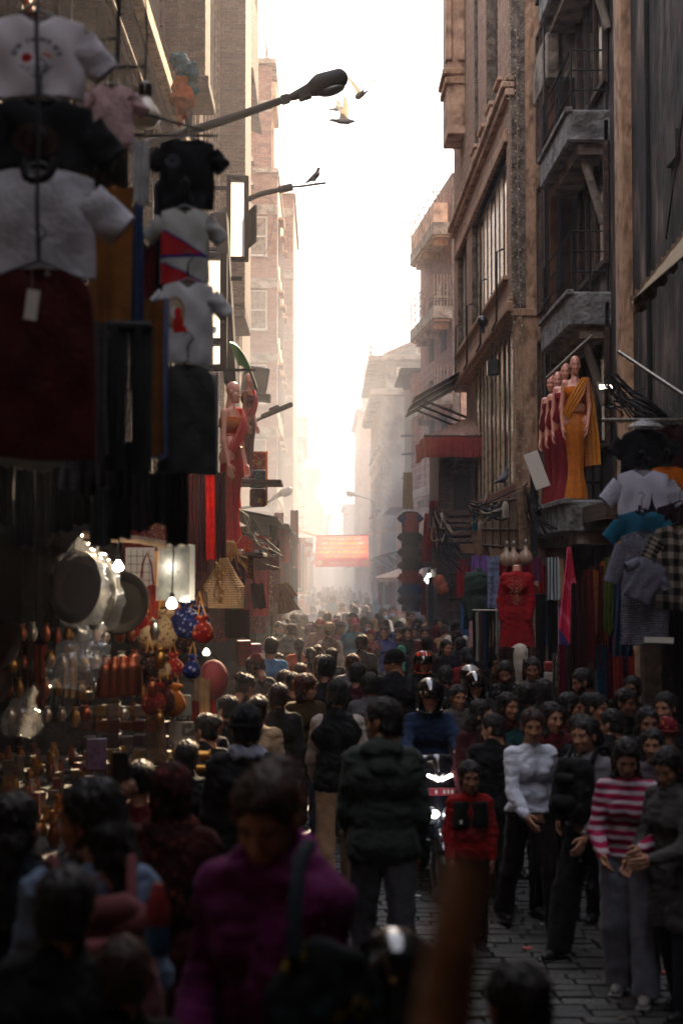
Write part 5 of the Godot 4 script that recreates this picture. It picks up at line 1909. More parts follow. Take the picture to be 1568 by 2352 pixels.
func signs_left() -> void:
	var frame: Material = M.dark_metal
	var sheet := mat(Color(.97,.97,.97),.7,{"back": Color(1,1,1)})
	# two lit-through sign boxes,square to the street
	var t := thing("sign_board","white translucent sign in a dark frame, glowing before the left pilasters","sign")
	var d := 21.0
	var a := at(521,405,d)
	var b := at(571,405,d)
	var c := at(571,600,d + .0)
	var w := b.x - a.x
	var h := a.y - c.y
	var mid := (a + c) / 2
	var rot := Basis(Vector3.UP,.10)
	put("panel",sheet_quad(mid,w - .08,h - .08,rot),sheet,t)
	for s in [-1.0,1.0]:
		put("frame_post",bx(mid + rot * Vector3(s * (w / 2 - .03),0,0),Vector3(.06,h,.14),.008,rot),frame,t)
		put("frame_bar",bx(mid + Vector3(0,s * (h / 2 - .03),0),Vector3(w - .12,.06,.13),.008,rot),frame,t)
		put("bracket",bx(Vector3((-2.35 + mid.x - w / 2) / 2,mid.y + s * h * .36,mid.z),Vector3(mid.x - w / 2 + 2.35,.05,.05)),frame,t)
	put("side_panel",bx(mid + Vector3(w / 2 + .04,-.1,-.1),Vector3(.03,.55,.5),.0,Basis(Vector3.UP,.3)),frame,t)
	t = thing("sign_board","three white translucent sign panes stacked in one black frame","sign")
	d = 17.5
	var rows := [[595,690],[706,778],[790,838]]
	var x0 := lat(466,d)
	var x1 := lat(505,d)
	for r in rows:
		var y0: float = hgt(r[1],d)
		var y1: float = hgt(r[0],d)
		put("panel",sheet_quad(Vector3((x0 + x1) / 2,(y0 + y1) / 2,-d),x1 - x0 - .02,y1 - y0,Basis()),sheet,t)
		put("frame_bar",bx(Vector3((x0 + x1) / 2,y0 - .035,-d),Vector3(x1 - x0,.07,.1),.006),frame,t)
	put("frame_bar",bx(Vector3((x0 + x1) / 2,hgt(592,d) + .02,-d),Vector3(x1 - x0,.07,.1),.006),frame,t)
	for x in [x0 - .03,x1 + .04]:
		put("frame_post",bx(Vector3(x,hgt(716,d),-d),Vector3(.08,1.45,.12),.006),frame,t)
	put("bracket",bx(Vector3((x0 - 2.35) / 2,hgt(620,d),-d - .08),Vector3(x0 + 2.35,.05,.05)),frame,t)
	put("bracket",bx(Vector3((x0 - 2.35) / 2,hgt(820,d),-d - .08),Vector3(x0 + 2.35,.05,.05)),frame,t)
	# long dark board edge on,between them
	t = thing("sign_board","tall narrow black sign seen nearly edge on beside the glowing panes","sign")
	put("board",bx(at(520,690,19.0),Vector3(.16,2.3,.5),.01,Basis(BACK,.06)),M.black,t)
	put("bracket",bx(at(480,640,19.0),Vector3(.9,.05,.05)),frame,t)
	# green corrugated plastic hood
	t = thing("green_awning","small scalloped green plastic awning above the red sari figure","awning")
	d = 17.0
	for k in 4:
		var m := MB.new()
		var q := PackedVector3Array()
		for r in 7:
			var u := r / 6.0
			for i in 9:
				q.append(at(527 + 50 * u,786 + 62 * u * u,d) + Vector3(0,sin(i * PI / 2) * .015,-(k + i / 8.0) * .45))
		m.grid(q,9,7,false)
		for i in q.size(): q[i] -= Vector3(0,.01,0)
		m.grid(q,9,7,false,PackedVector2Array(),true)
		put("plastic_sheet",m,mat(Color(.10,.26,.20),.35,{"back": Color(.15,.45,.3)}),t)
	put("frame_bar",bx(at(540,850,d),Vector3(.5,.03,.03)),frame,t)
	put("frame_bar",bx(at(574,850,d) + Vector3(0,0,-.9),Vector3(.03,.03,1.8)),frame,t)
	t = thing("black_sign","dark angular sign board behind the far red sari figure","sign")
	put("board",bx(at(585,880,30),Vector3(.55,.7,.12),.02,Basis(BACK,-.15)),M.black,t)
	put("ledge",bx(at(590,912,30),Vector3(.6,.14,.5),.02,Basis(BACK,-.12)),M.roof_dark,t)
	# cloth bundle on the sunlit wall
	t = thing("cloth_bundle","teal and orange cloth bundle hanging from the sunlit brick wall","cloth")
	var g := MB.new()
	d = 17.5
	var p := at(428,150,d)
	g.add(nets([[at(412,140,d) ,at(430,165,d),.10,.13],[at(430,165,d),at(448,205,d),.12,.05]],.02,.05,[],[],.0,noise(8.0,3,3),.07))
	put("teal_cloth",g,cloth(Color(.05,.28,.32)),t)
	g = MB.new()
	g.add(nets([[at(418,175,d),at(420,230,d),.10,.14],[at(420,230,d),at(412,288,d),.13,.02]],.02,.05,[],[],.0,noise(6.0,4,3),.06))
	put("orange_cloth",g,cloth(Color(.62,.30,.10),.4),t)
# ---------- clothes for sale ----------
func tee(w: float,h: float,sl: float,o := {}) -> Array:
	var parts := []
	var b := MB.new()
	var q := PackedVector3Array()
	var uv := PackedVector2Array()
	var seg := 36
	var rows := 14
	var sd: float = o.get("seed",rnd(0,9))
	var tank: bool = o.get("tank",false)
	for r in rows:
		var v := float(r) / (rows - 1)
		var hw: float = w * .5 * (1.0 - (.30 if tank else .02) * exp(-v * 9.0)) * (1.0 + o.get("flare",.03) * v)
		for k in seg:
			var t := TAU * k / seg
			var x: float = cos(t) * hw
			var f := 1.0 if sin(t) >= 0 else -1.0
			var dep := (.012 + .018 * sin(minf(v * 2.4,1.0) * PI / 2)) * sqrt(absf(sin(t)))
			var y := -v * h
			var e := exp(-v * 7.0)
			y -= e * absf(x) / hw * .075 * w / .5
			y -= e * maxf(.0,1.0 - absf(x) / (.19 * w)) * (.10 if f > 0 else .03) * w / .5
			var fold := w * 2.0 * (sin(x / w * 16.0 + sd + v * 2.2) * .009 * (.25 + v) + sin((x * 1.2 - y) / w * 9.0 + sd * 2.0) * .008 * v + sin((x + y * .8) / w * 11.0 + sd * 3.0) * .007)
			q.append(Vector3(x + fold * .3,y + sin(x * 14.0 + sd) * .008 * v,f * dep + fold))
			uv.append(Vector2(x / w + .5,v))
	b.grid(q,seg,rows,true,uv)
	parts.append(["shirt_body",b])
	if sl > .0:
		for s in [-1.0,1.0]:
			var m := MB.new()
			var sq := PackedVector3Array()
			var ang: float = o.get("sang",.75)
			var dir := Vector3(s * sin(ang),-cos(ang),0)
			var nrm: Vector3 = Vector3(cos(ang) * s,sin(ang),0) * s
			var rr := 6
			for r in rr:
				var v := float(r) / (rr - 1)
				var hh := lerpf(.20,o.get("cuff",.17),v) * w / .5
				for k in 16:
					var t := TAU * k / 16
					var fo := sin(v * 9.0 + t * 2.0 + sd) * .008
					sq.append(Vector3(s * w * .43,-.175 * w / .5,0) + dir * v * sl + nrm * cos(t) * hh * .5 + Vector3(0,0,sin(t) * (.026 + .008 * v) + fo))
			m.grid(sq,16,rr,true)
			parts.append(["sleeve",m])
	return parts
func hanger(parent: Node3D,w: float,y := .0) -> void:
	var b := MB.new()
	b.tube([Vector3(-w * .42,y - .085 * w / .5,0),Vector3(0,y + .0,0),Vector3(w * .42,y - .085 * w / .5,0)],.006,5)
	b.tube([Vector3(0,y,0),Vector3(0,y + .07,0),Vector3(.025,y + .105,0),Vector3(.0,y + .135,0),Vector3(-.022,y + .115,0)],.004,5)
	put("hanger",b,M.plastic_black,parent)
func hang_tee(px: float,y0: float,y1: float,wpx: float,d: float,body: Material,label: String,o := {}) -> Node3D:
	var k := d / F
	var w := wpx * k
	var t := thing(o.get("name","tee_shirt"),label,o.get("cat","T-shirt"),at(px,y0,d),o.get("yaw",6.0),o.get("group",""))
	t.rotation_degrees.z = o.get("tilt",.0)
	for p in tee(w,(y1 - y0) * k,o.get("sl",.36) * w,o):
		put(p[0],p[1],(o.get("sleeve",body) if p[0] == "sleeve" else body),t)
	if o.get("hang",true):
		hanger(t,w)
	return t
func hang_legs(px: float,y0: float,y1: float,wpx: float,d: float,m: Material,label: String,o := {}) -> Node3D:
	var k := d / F
	var w := wpx * k
	var h := (y1 - y0) * k
	var t := thing(o.get("name","trousers"),label,"trousers",at(px,y0,d),o.get("yaw",8.0),o.get("group",""))
	var sd := rnd(0,9)
	for s in [-1.0,1.0]:
		var b := MB.new()
		var q := PackedVector3Array()
		for r in 12:
			var v := r / 11.0
			for i in 18:
				var a := TAU * i / 18
				var hw := w * lerpf(.25,o.get("leg",.20),v)
				q.append(Vector3(s * w * (.25 + .03 * v) + cos(a) * hw,-v * h,sin(a) * (.035 + .02 * sin(v * 3.0)) + sin(cos(a) * 5.0 + v * 6.0 + sd) * .012))
		b.grid(q,18,12,true)
		put("leg",b,m,t)
	put("waistband",bx(Vector3(0,.0,0),Vector3(w,.05,.075),.015),m,t)
	return t
func drape(px: float,y0: float,y1: float,wpx: float,d: float,m: Material,label: String,o := {}) -> MeshInstance3D:
	var k := d / F
	var b := pleat(wpx * k,(y1 - y0) * k,o.get("folds",4),o.get("amp",.025),Vector3.ZERO,Basis(),{"seed": px * .37,"flare": o.get("flare",.05),"skew": o.get("skew",.0),"gather": o.get("gather",.0),"point": o.get("point",.0) * k,"us": o.get("us",1.0),"vs": o.get("vs",1.0)})
	return single(o.get("name","hanging_cloth"),b,m,label,o.get("cat","cloth"),o.get("group",""),at(px,y0,d),o.get("yaw",rnd(-8,8)))
func print_round(base: Color) -> ImageTexture:
	var im := canvas(256,256,base)
	var ink := Color(.12,.12,.15)
	var g := RandomNumberGenerator.new()
	g.seed = 2
	for k in 15:
		if k in [4,7,11]: continue
		var a := PI + .25 + (PI - .5) * k / 14.0
		var c := Vector2(128 + cos(a) * 62,150 + sin(a) * 58)
		var tn := Vector2(-sin(a),cos(a))
		var nr := Vector2(cos(a),sin(a))
		stroke(im,c - tn * 3 - nr * 6,c - tn * 3 + nr * 6,3,ink)
		if k % 2 == 0: stroke(im,c + tn * 3 - nr * 6,c + tn * 3 + nr * 6,3,ink)
		stroke(im,c - tn * 3 + nr * (6 if k % 3 else 0),c + tn * 3 + nr * (6 if k % 3 else 0),2.5,ink)
	disc(im,100,148,14,Color(.55,.10,.08))
	for k in 20:
		var a := -1.9 + 1.3 * k / 19.0
		stroke(im,Vector2(150 + cos(a) * 16,156 + sin(a) * 18),Vector2(150 + cos(a) * 17,156 + sin(a) * 19),6,Color(.75,.35,.12))
	for r in 6:
		var hw := 46.0 - r * 6.5
		var x := -hw
		while x < hw:
			stroke(im,Vector2(128 + x,172 + r * 7),Vector2(128 + x + g.randf_range(3,9),172 + r * 7),3.5,ink)
			x += g.randf_range(10,14)
	return itex(im)
func print_flag(base: Color) -> ImageTexture:
	var im := canvas(256,256,base)
	var red := Color(.62,.08,.10)
	var blue := Color(.10,.12,.42)
	for y in 256:
		for x in 256:
			var u := x / 256.0
			var v := y / 256.0
			for q in [[.32,.36],[.74,.30]]:
				var w: float = (v - q[0]) / q[1]
				if w > .0 and w < 1.0 and u < .1 + w * .9:
					var edge: bool = u > .04 + w * .9 or w > .90
					im.set_pixel(x,y,blue if edge else red)
	return itex(im)
func shirts_left() -> void:
	var d := 5.4
	var white := Color(.74,.73,.75)
	hang_tee(88,22,232,215,d,printed(print_round(Color(.76,.73,.74))),"topmost white T-shirt with a round dark print and pink collar, upper left",{"sleeve": cloth(Color(.74,.71,.73)),"sl": .45,"seed": 1.0})
	var ring_im := canvas(256,256,Color(.035,.035,.04))
	disc(ring_im,118,168,56,Color(.20,.10,.07))
	disc(ring_im,118,168,44,Color(.11,.06,.05))
	for k in 9: stroke(ring_im,Vector2(118 + cos(k * .7) * 50,168 + sin(k * .7) * 50),Vector2(118,168),3,Color(.2,.1,.07))
	stroke(ring_im,Vector2(112,26),Vector2(138,26),4,Color(.4,.4,.42))
	hang_tee(95,214,392,240,d - .05,printed(itex(ring_im)),"black T-shirt with a dim brown round print, under the topmost white one",{"sleeve": cloth(Color(.035,.035,.04)),"sl": .38,"seed": 2.0})
	hang_tee(90,372,640,255,d - .1,cloth(white),"large white T-shirt wrinkled across the chest, above the maroon singlet",{"sl": .42,"sang": .9,"seed": 3.0})
	hang_tee(92,598,1056,255,d - .15,cloth(Color(.26,.025,.035)),"long maroon sleeveless top with a white price tag",{"tank": true,"sl": .0,"name": "singlet","cat": "singlet","seed": 4.0})
	var tag_ := thing("price_tag","white paper price tag on the maroon top","price tag",at(74,700,d - .27),8)
	put("card",bx(Vector3.ZERO,Vector3(.045,.11,.004),.0,Basis(BACK,-.12)),M.paper,tag_)
	var cord := MB.new()
	cord.tube([Vector3(0,.05,0),Vector3(.0,.13,.01)],.0025,4)
	put("string",cord,M.cable_pale,tag_)
	var ch := thing("bead_cord","dark cord of beads looped down the front of the white and maroon tops","cord")
	cable(ch,[at(84,30,d - .3),at(88,300,d - .3),at(86,480,d - .3),at(90,600,d - .3)],.008,M.cable,"strand")
	cable(ch,[at(55,372,d - .26),at(62,405,d - .26),at(85,412,d - .26),at(112,402,d - .26),at(125,366,d - .26)],.018,M.cable,"loop")
	# second row,a little farther
	d = 6.5
	hang_tee(258,190,335,98,d,cloth(Color(.72,.60,.60)),"pale pink T-shirt on a hook behind the topmost white one",{"sl": .5,"seed": 5.0})
	var camo := floral(Color(.10,.085,.06),Color(.05,.045,.035),Color(.22,.13,.05),4,80)
	drape(250,310,590,95,d + .3,printed(camo),"dark brown and mustard patterned shirt behind the white ones",{"us": 1.0,"vs": 2.0,"name": "patterned_shirt","cat": "shirt"})
	drape(325,322,470,34,d,cloth(Color(.70,.70,.70)),"white and sky blue shirt hung sideways",{"name": "hanging_shirt","cat": "shirt","folds": 2})
	drape(262,430,756,88,d - .4,cloth(Color(.50,.30,.05)),"mustard trousers folded over a line beside the maroon top",{"skew": -.12,"name": "mustard_trousers","cat": "trousers","folds": 2,"flare": .15})
	drape(308,470,782,44,d - .3,cloth(Color(.13,.22,.36)),"blue jeans hanging beside the mustard trousers",{"name": "jeans","cat": "jeans","folds": 2})
	drape(368,420,690,30,d + .3,cloth(Color(.09,.13,.20)),"dark blue jeans leg hanging left of the flag T-shirt",{"name": "jeans","cat": "jeans","folds": 2})
	drape(342,560,690,30,d + .2,cloth(Color(.36,.05,.07)),"dull red cloth strip between the two pairs of jeans",{"folds": 2})
	var small_im := canvas(256,256,Color(.03,.03,.035))
	for k in 3: for a in 40: stroke(small_im,Vector2(60 + cos(a * .157) * (34 - 9 * k),90 + sin(a * .157) * (22 - 6 * k)),Vector2(61 + cos(a * .157) * (34 - 9 * k),90 + sin(a * .157) * (22 - 6 * k)),3,Color(.30,.30,.33))
	hang_tee(430,312,486,125,d + .3,printed(itex(small_im)),"black T-shirt with a small grey oval print, above the flag T-shirt",{"sleeve": cloth(Color(.03,.03,.035)),"seed": 6.0})
	hang_tee(425,472,655,112,d + .2,printed(print_flag(Color(.62,.62,.60))),"grey T-shirt printed with red triangles edged in blue",{"sleeve": cloth(Color(.62,.62,.60)),"sl": .5,"seed": 7.0})
	var bud := canvas(256,256,Color(.70,.69,.69))
	disc(bud,62,105,52,Color(.56,.46,.36),36)
	disc(bud,62,105,34,Color(.62,.54,.45),20)
	disc(bud,78,108,18,Color(.70,.12,.06))
	disc(bud,80,140,26,Color(.70,.12,.06))
	bud.fill_rect(Rect2i(60,150,60,18),Color(.70,.12,.06))
	hang_tee(432,640,838,118,d + .1,printed(itex(bud)),"white T-shirt with a red figure and tan halo print",{"sleeve": cloth(Color(.70,.69,.69)),"sl": .5,"seed": 8.0})
	hang_tee(432,828,1090,130,d,cloth(Color(.215,.215,.205)),"charcoal grey top, lowest of the left hanging shirts",{"sl": .0,"tank": true,"name": "sleeveless_shirt","cat": "shirt","seed": 9.0})
	drape(494,860,1082,16,d + .4,cloth(Color(.75,.74,.74),.4),"white shirt edge behind the charcoal grey top",{"name": "hanging_shirt","cat": "shirt","folds": 1})
	drape(352,690,1050,52,d - .2,cloth(Color(.46,.27,.05)),"mustard cloth hanging under the two pairs of jeans",{"folds": 2})
	drape(368,688,1056,40,d - .1,cloth(Color(.42,.47,.62)),"light blue shirt hanging right of the mustard cloth",{"name": "hanging_shirt","cat": "shirt","folds": 2})
	hang_legs(296,752,1085,110,d - .5,mat(Color(.05,.055,.065),.9,{"tex": T.stain,"scale": 2.0}),"black acid washed jeans below the blue jeans")
	drape(236,740,1052,46,d - .55,cloth(Color(.30,.29,.28)),"grey printed trousers next to the maroon top",{"name": "grey_trousers","cat": "trousers","folds": 2})
	for k in 4:
		drape(160 + 42 * k,1040 - 8 * k,1100 + 22 * (k % 2) + 20,40,d - .3,cloth([Color(.34,.33,.32),Color(.22,.21,.21),Color(.28,.27,.26),Color(.08,.12,.13)][k]),["grey cloth corner under the maroon top, left one","darker cloth corner under the maroon top","grey cloth corner under the grey printed trousers","dark teal cloth corner under the black jeans"][k],{"folds": 2})
	# poles,hooks and a bulb above
	var rk := thing("clothes_pole","grey metal clothes pole with hooks over the left shirts","pole")
	for q in [[225,158,335,152],[225,92,270,88],[330,262,470,300],[300,310,500,312]]:
		var b := MB.new()
		b.tube([at(q[0],q[1],7.0),at(q[2],q[3],7.0)],.008,6)
		put("bar",b,M.dark_metal,rk)
	var up := MB.new()
	up.tube([at(270,150,7.1) ,at(274,0,7.1)],.012,6)
	put("upright",up,M.dark_metal,rk)
	for k in 3:
		var b := MB.new()
		b.tube([at(268 + 26 * k,152 - 2 * k,6.95),at(268 + 26 * k,180,6.95),at(274 + 26 * k,192,6.95)],.006,5)
		put("hook",b,M.steel,rk)
	bulb(Vector3.ZERO + at(333,225,7.4),.085,false,"unlit frosted bulb hanging beside the pink T-shirt")
	var lead := thing("lamp_lead","twisted pale lead and cloth scraps above the topmost white T-shirt","cable")
	cable(lead,[at(40,-20,6.5),at(62,20,6.5),at(50,30,6.4),at(78,8,6.4),at(120,-20,6.5)],.012,M.cable_pale)
	cable(lead,[at(60,-10,6.5),at(72,24,6.4),at(66,38,6.4)],.016,mat(Color(.7,.3,.1),.7))
func bulb(p: Vector3,r: float,lit: bool,label: String,warm := false,energy := .35) -> Node3D:
	var t := thing("light_bulb",label,"light bulb",p)
	var b := MB.new()
	b.lathe([Vector2(.001,-1.9 * r),Vector2(r * .6,-1.8 * r),Vector2(r,-1.3 * r),Vector2(r * .95,-.95 * r),Vector2(r * .55,-.35 * r),Vector2(r * .36,0),Vector2(r * .34,.1 * r)],16)
	put("glass",b,(M.glow_warm if warm else M.glow_white) if lit else mat(Color(.78,.74,.68),.25,{"back": Color(.4,.36,.3)}),t)
	var c := MB.new()
	c.lathe([Vector2(r * .36,.08 * r),Vector2(r * .42,.1 * r),Vector2(r * .42,.8 * r),Vector2(r * .2,1.0 * r),Vector2(.001,1.02 * r)],12)
	put("socket",c,M.plastic_black,t)
	var w := MB.new()
	w.tube([Vector3(0,r,0),Vector3(.01,r + .25,0),Vector3(0,r + .45,.0)],.006,5)
	put("wire",w,M.cable,t)
	if lit:
		var l := OmniLight3D.new()
		l.name = "bulb_light"
		l.light_color = Color(1,.75,.45) if warm else Color(1,.95,.85)
		l.light_energy = energy
		l.light_size = r
		l.omni_range = 12
		l.omni_attenuation = 2
		l.shadow_enabled = true
		l.position = Vector3(0,-1.0 * r,0)
		t.add_child(l)
	return t
# shop figures wearing saris
func dummy_mesh() -> ArrayMesh:
	if not cache.has("dummy"):
		var s := skel("stand").duplicate()
		var pr := torso(s,-.012,true)
		pr.append_array(arms(s,-.010,-.006))
		pr.append([s.neck - s.up * .05,s.head - Vector3(0,.10,.03),.045,.042])
		var b := MB.new()
		b.add(nets(pr,.013,.03,[[Vector3.DOWN,-.80]]))
		b.add(head_arr(),Transform3D(s.hb * .92,s.head))
		for k in ["l","r"]:
			b.add(hand_arr(.3),Transform3D(limb_basis(s["hd" + k],1.0 if k == "l" else -1.0),s["wr" + k]))
		cache["dummy"] = b.mesh()
	return cache["dummy"]
func sari_mesh(seed_: float) -> Array:
	# blouse,pleated skirt to the ankle,and the cloth over the shoulder
	var s := skel("stand")
	var bl := MB.new()
	var pr := []
	for q in torso(s,.004,true): pr.append(q)
	bl.add(nets(pr,.012,.03,[[Vector3.DOWN,-1.14],[Vector3.UP,1.335]],[],.0,noise(12.0,6,2),.008))
	var sk := MB.new()
	var q := PackedVector3Array()
	var nu := 72
	var nv := 20
	for y in nv:
		var v := float(y) / (nv - 1)
		for k in nu:
			var t := TAU * k / nu
			var r := .118 + .035 * exp(-pow((v - .2) / .16,2)) - .022 * smoothstep(.3,.7,v) + .05 * smoothstep(.65,1.0,v)
			var fr := maxf(.0,sin(t))
			var pl := sin(t * 26.0 + seed_) * .012 * fr * smoothstep(.05,.3,v) + sin(t * 7.0 + v * 3.0 + seed_) * .014 * v
			q.append(Vector3(cos(t) * (r * 1.05 + pl),1.02 - v * 1.0 + .03 * sin(t + .6) * (1 - v),sin(t) * (r * .82 + pl) + .01))
	sk.grid(q,nu,nv,true)
	var pa := MB.new()
	# over the left shoulder: from right hip across the chest,up,and down the back/side
	var path := [Vector3(-.15,.98,.11),Vector3(-.06,1.12,.155),Vector3(.05,1.27,.165),Vector3(.125,1.40,.09),Vector3(.16,1.44,-.02),Vector3(.19,1.32,-.13),Vector3(.21,1.05,-.14),Vector3(.24,.7,-.12),Vector3(.25,.42,-.10)]
	var wide := [.10,.13,.13,.09,.08,.10,.15,.19,.20]
	var pq := PackedVector3Array()
	for k in path.size():
		var d: Vector3 = (path[mini(k + 1,path.size() - 1)] - path[maxi(k - 1,0)]).normalized()
		var out := Vector3(path[k].x * .3,0,path[k].z).normalized() if k < 4 else (Vector3.UP if k == 4 else Vector3(.4,0,-1).normalized())
		var sd := d.cross(out).normalized()
		for side in 2:
			for j in 13:
				var jj := j if side == 0 else 12 - j
				var u := jj / 12.0 - .5
				pq.append(path[k] + sd * u * wide[k] * 1.15 + out * (.012 + sin(u * 22.0 + seed_) * .011 - u * u * .05 - (.006 if side == 1 else .0)))
	pa.grid(pq,26,path.size(),true)
	return [bl,sk,pa]
func sari_dummy(p: Vector3,yaw: float,h: float,blouse: Color,sari: Color,border: Color,label: String,o := {}) -> Node3D:
	var t := thing("mannequin",label,"mannequin",p,yaw,o.get("group",""))
	t.scale = Vector3(.82,1.0,.86) * h / 1.70
	put("body",dummy_mesh(),M.dummy,t)
	var pm := sari_mesh(o.get("seed",1.0))
	put("blouse",pm[0],cloth(blouse),t)
	var thin := mat(sari,.6,{"tex": T.cloth,"scale": 3.0,"nrm": T.cloth_n,"ns": .4,"back": Color(sari.r * .8,sari.g * .8,sari.b * .8),"rim": .4,"vc": true})
	put("sari_skirt",pm[1],thin,t)
	put("sari_end",pm[2],mat(border,.6,{"tex": T.cloth,"scale": 3.0,"nrm": T.cloth_n,"ns": .4,"back": Color(border.r * .8,border.g * .8,border.b * .8),"rim": .4}),t)
	var belt := MB.new()
	belt.tube(ring(Vector3(0,1.03,.01),.148,.122,24),.008,5,false)
	put("waist_cord",belt,M.brass,t)
	if o.get("stand",true):
		var b := MB.new()
		b.tube([Vector3(0,.9,-.05),Vector3(0,-.02,-.03)],.016,6)
		b.lathe([Vector2(.001,-.02),Vector2(.15,-.02),Vector2(.15,.0),Vector2(.001,.015)],18)
		put("stand",b,M.steel,t)
	return t
func mannequins() -> void:
	# left: on a plank bracketed from the stall front
	var d := 15.2
	var y := at(535,1262,d).y
	var t := sari_dummy(Vector3(lat(529,d),y,-d),62,1.80,Color(.70,.32,.04),Color(.72,.03,.04),Color(.78,.05,.08),"sunlit bald mannequin in a red sari and gold blouse, nearest on the left",{"seed": 2.0})
	var bt := MB.new()
	bt.box(Vector3(lat(500,d),y - .06,-d - .25),Vector3(1.0,.05,1.1),Basis(),.01)
	single("display_plank",bt,M.timber,"plank shelf under the near red sari mannequin","shelf")
	d = 19.0
	y = at(565,1100,d).y
	sari_dummy(Vector3(lat(568,d),y,-d),70,1.42,Color(.40,.05,.05),Color(.38,.03,.05),Color(.75,.06,.04),"small dark red mannequin behind the near red sari figure",{"seed": 3.0})
	single("display_plank",bx(Vector3(lat(545,d),y - .06,-d),Vector3(1.2,.05,.9),.01),M.timber,"plank shelf under the farther red mannequin","shelf")
	# right: four on the curved ledge
	var ly := 3.5
	sari_dummy(Vector3(lat(1323,18.3),ly,-18.3),-8,1.88,Color(.80,.42,.03),Color(.88,.50,.03),Color(.92,.58,.06),"bald mannequin in a yellow orange sari, nearest of four on the right ledge",{"seed": 4.0})
	sari_dummy(Vector3(lat(1302,18.8),ly,-18.8),-22,1.86,Color(.50,.04,.10),Color(.58,.05,.13),Color(.62,.08,.16),"mannequin in a crimson sari just behind the yellow one",{"seed": 5.0})
	sari_dummy(Vector3(lat(1286,19.2),ly,-19.2),-32,1.80,Color(.40,.03,.06),Color(.56,.03,.07),Color(.60,.04,.09),"mannequin in a deep red sari, third on the right ledge",{"seed": 6.0})
	sari_dummy(Vector3(lat(1271,19.7),ly,-19.7),-40,1.82,Color(.36,.03,.05),Color(.56,.03,.04),Color(.46,.03,.06),"farthest mannequin on the right ledge, maroon blouse and red skirt",{"seed": 7.0})
	var pole := MB.new()
	pole.tube([at(1255,868,18.2),at(1360,770,18.0)],.022,8)
	single("slanted_tube",pole,M.steel,"slanted pale tube above the right mannequins","pole")
	# far right: red bridal figures in the haze
	for k in 4:
		sari_dummy(Vector3(lat(918 + 11 * k,46),at(920,1330,46).y - .42,-46 - .4 * k),-20,1.55,Color(.55,.08,.08),Color(.60,.10,.10),Color(.70,.2,.18),"hazy red mannequin on the ledge by the kiosk roof, %s of four" % ["leftmost","second from left","third from left","rightmost"][k],{"seed": 8.0 + k,"stand": false,"group": "far red mannequins above the kiosk"})
	single("display_ledge",bx(Vector3(lat(945,46),at(920,1330,46).y - .47,-46.6),Vector3(1.6,.1,2.6)),M.timber,"ledge under the far red mannequins","ledge")
# ---------- goods on the left ----------
func plate_stack(p: Vector3,r: float,m: Material,label: String,yaw: float,called := "steel_plate",wrap := true) -> void:
	var t := thing(called,label,"plate",p,yaw)
	var b := MB.new()
	var x := Transform3D(Basis(X,PI / 2 - .12),Vector3.ZERO)
	b.lathe([Vector2(.001,.0),Vector2(r * .62,.0),Vector2(r * .72,.012),Vector2(r * .82,.06 * r + .02),Vector2(r * .96,.10 * r + .02),Vector2(r,.11 * r + .02),Vector2(r,.09 * r + .02),Vector2(r * .80,.03 * r),Vector2(r * .62,-.008),Vector2(.001,-.008)],40,x)
	put("dish",b,m,t)
	if wrap:
		var f := MB.new()
		f.add(nets([[Vector3.ZERO,Vector3(r * 1.08,r * 1.12,.07),Basis()],[Vector3(0,r * .8,0),Vector3(0,r * 1.35,0),r * .35,r * .08]],.016,.06,[],[],.0,noise(9.0,8,3),.05))
		put("plastic_wrap",f,M.film,t)
func pouch(px: float,y0: float,y1: float,d: float,m: Material,label: String,o := {}) -> Node3D:
	var k := d / F
	var h := (y1 - y0) * k
	var w: float = o.get("w",.8) * h
	var t := thing(o.get("name","pouch"),label,"bag",at(px,y1,d),rnd(-25,25),o.get("group",""))
	t.rotation_degrees.z = rnd(-7,7)
	var b := MB.new()
	b.add(nets([[Vector3(0,h * .36,0),Vector3(w * .5,h * .36,w * .30),Basis()],[Vector3(-w * .18,h * .62,0),Vector3(w * .18,h * .62,0),w * .16,w * .16],[Vector3(-w * .25,h * .93,0),Vector3(w * .25,h * .93,0),w * .10,w * .10],[Vector3(0,h * .6,0),Vector3(0,h * .95,0),w * .14,w * .10]],h * .055,h * .08,[],[],.0,noise(1.2 / h,int(px),2),h * .05))
	put("bag",b,m,t)
	var s := MB.new()
	s.tube([Vector3(-w * .2,h * .8,0),Vector3(-w * .12,h * 1.25,.01),Vector3(0,h * 1.55,0),Vector3(w * .12,h * 1.25,.01),Vector3(w * .2,h * .8,0)],h * .02,5)
	put("drawstring",s,M.rope,t)
	return t
func lathed(called: String,prof: Array,p: Vector3,m: Material,label: String,cat: String,group := "",seg := 18) -> MeshInstance3D:
	var b := MB.new()
	b.lathe(prof,seg)
	return single(called,b,m,label,cat,group,p,rnd(0,90))
func pot_profile(r: float,h: float) -> Array:
	return [Vector2(.001,0),Vector2(r * .55,0),Vector2(r * .62,h * .06),Vector2(r * .9,h * .25),Vector2(r,h * .45),Vector2(r * .85,h * .66),Vector2(r * .5,h * .8),Vector2(r * .48,h * .88),Vector2(r * .66,h),Vector2(r * .62,h),Vector2(r * .44,h * .88),Vector2(r * .44,h * .6),Vector2(.001,h * .5)]
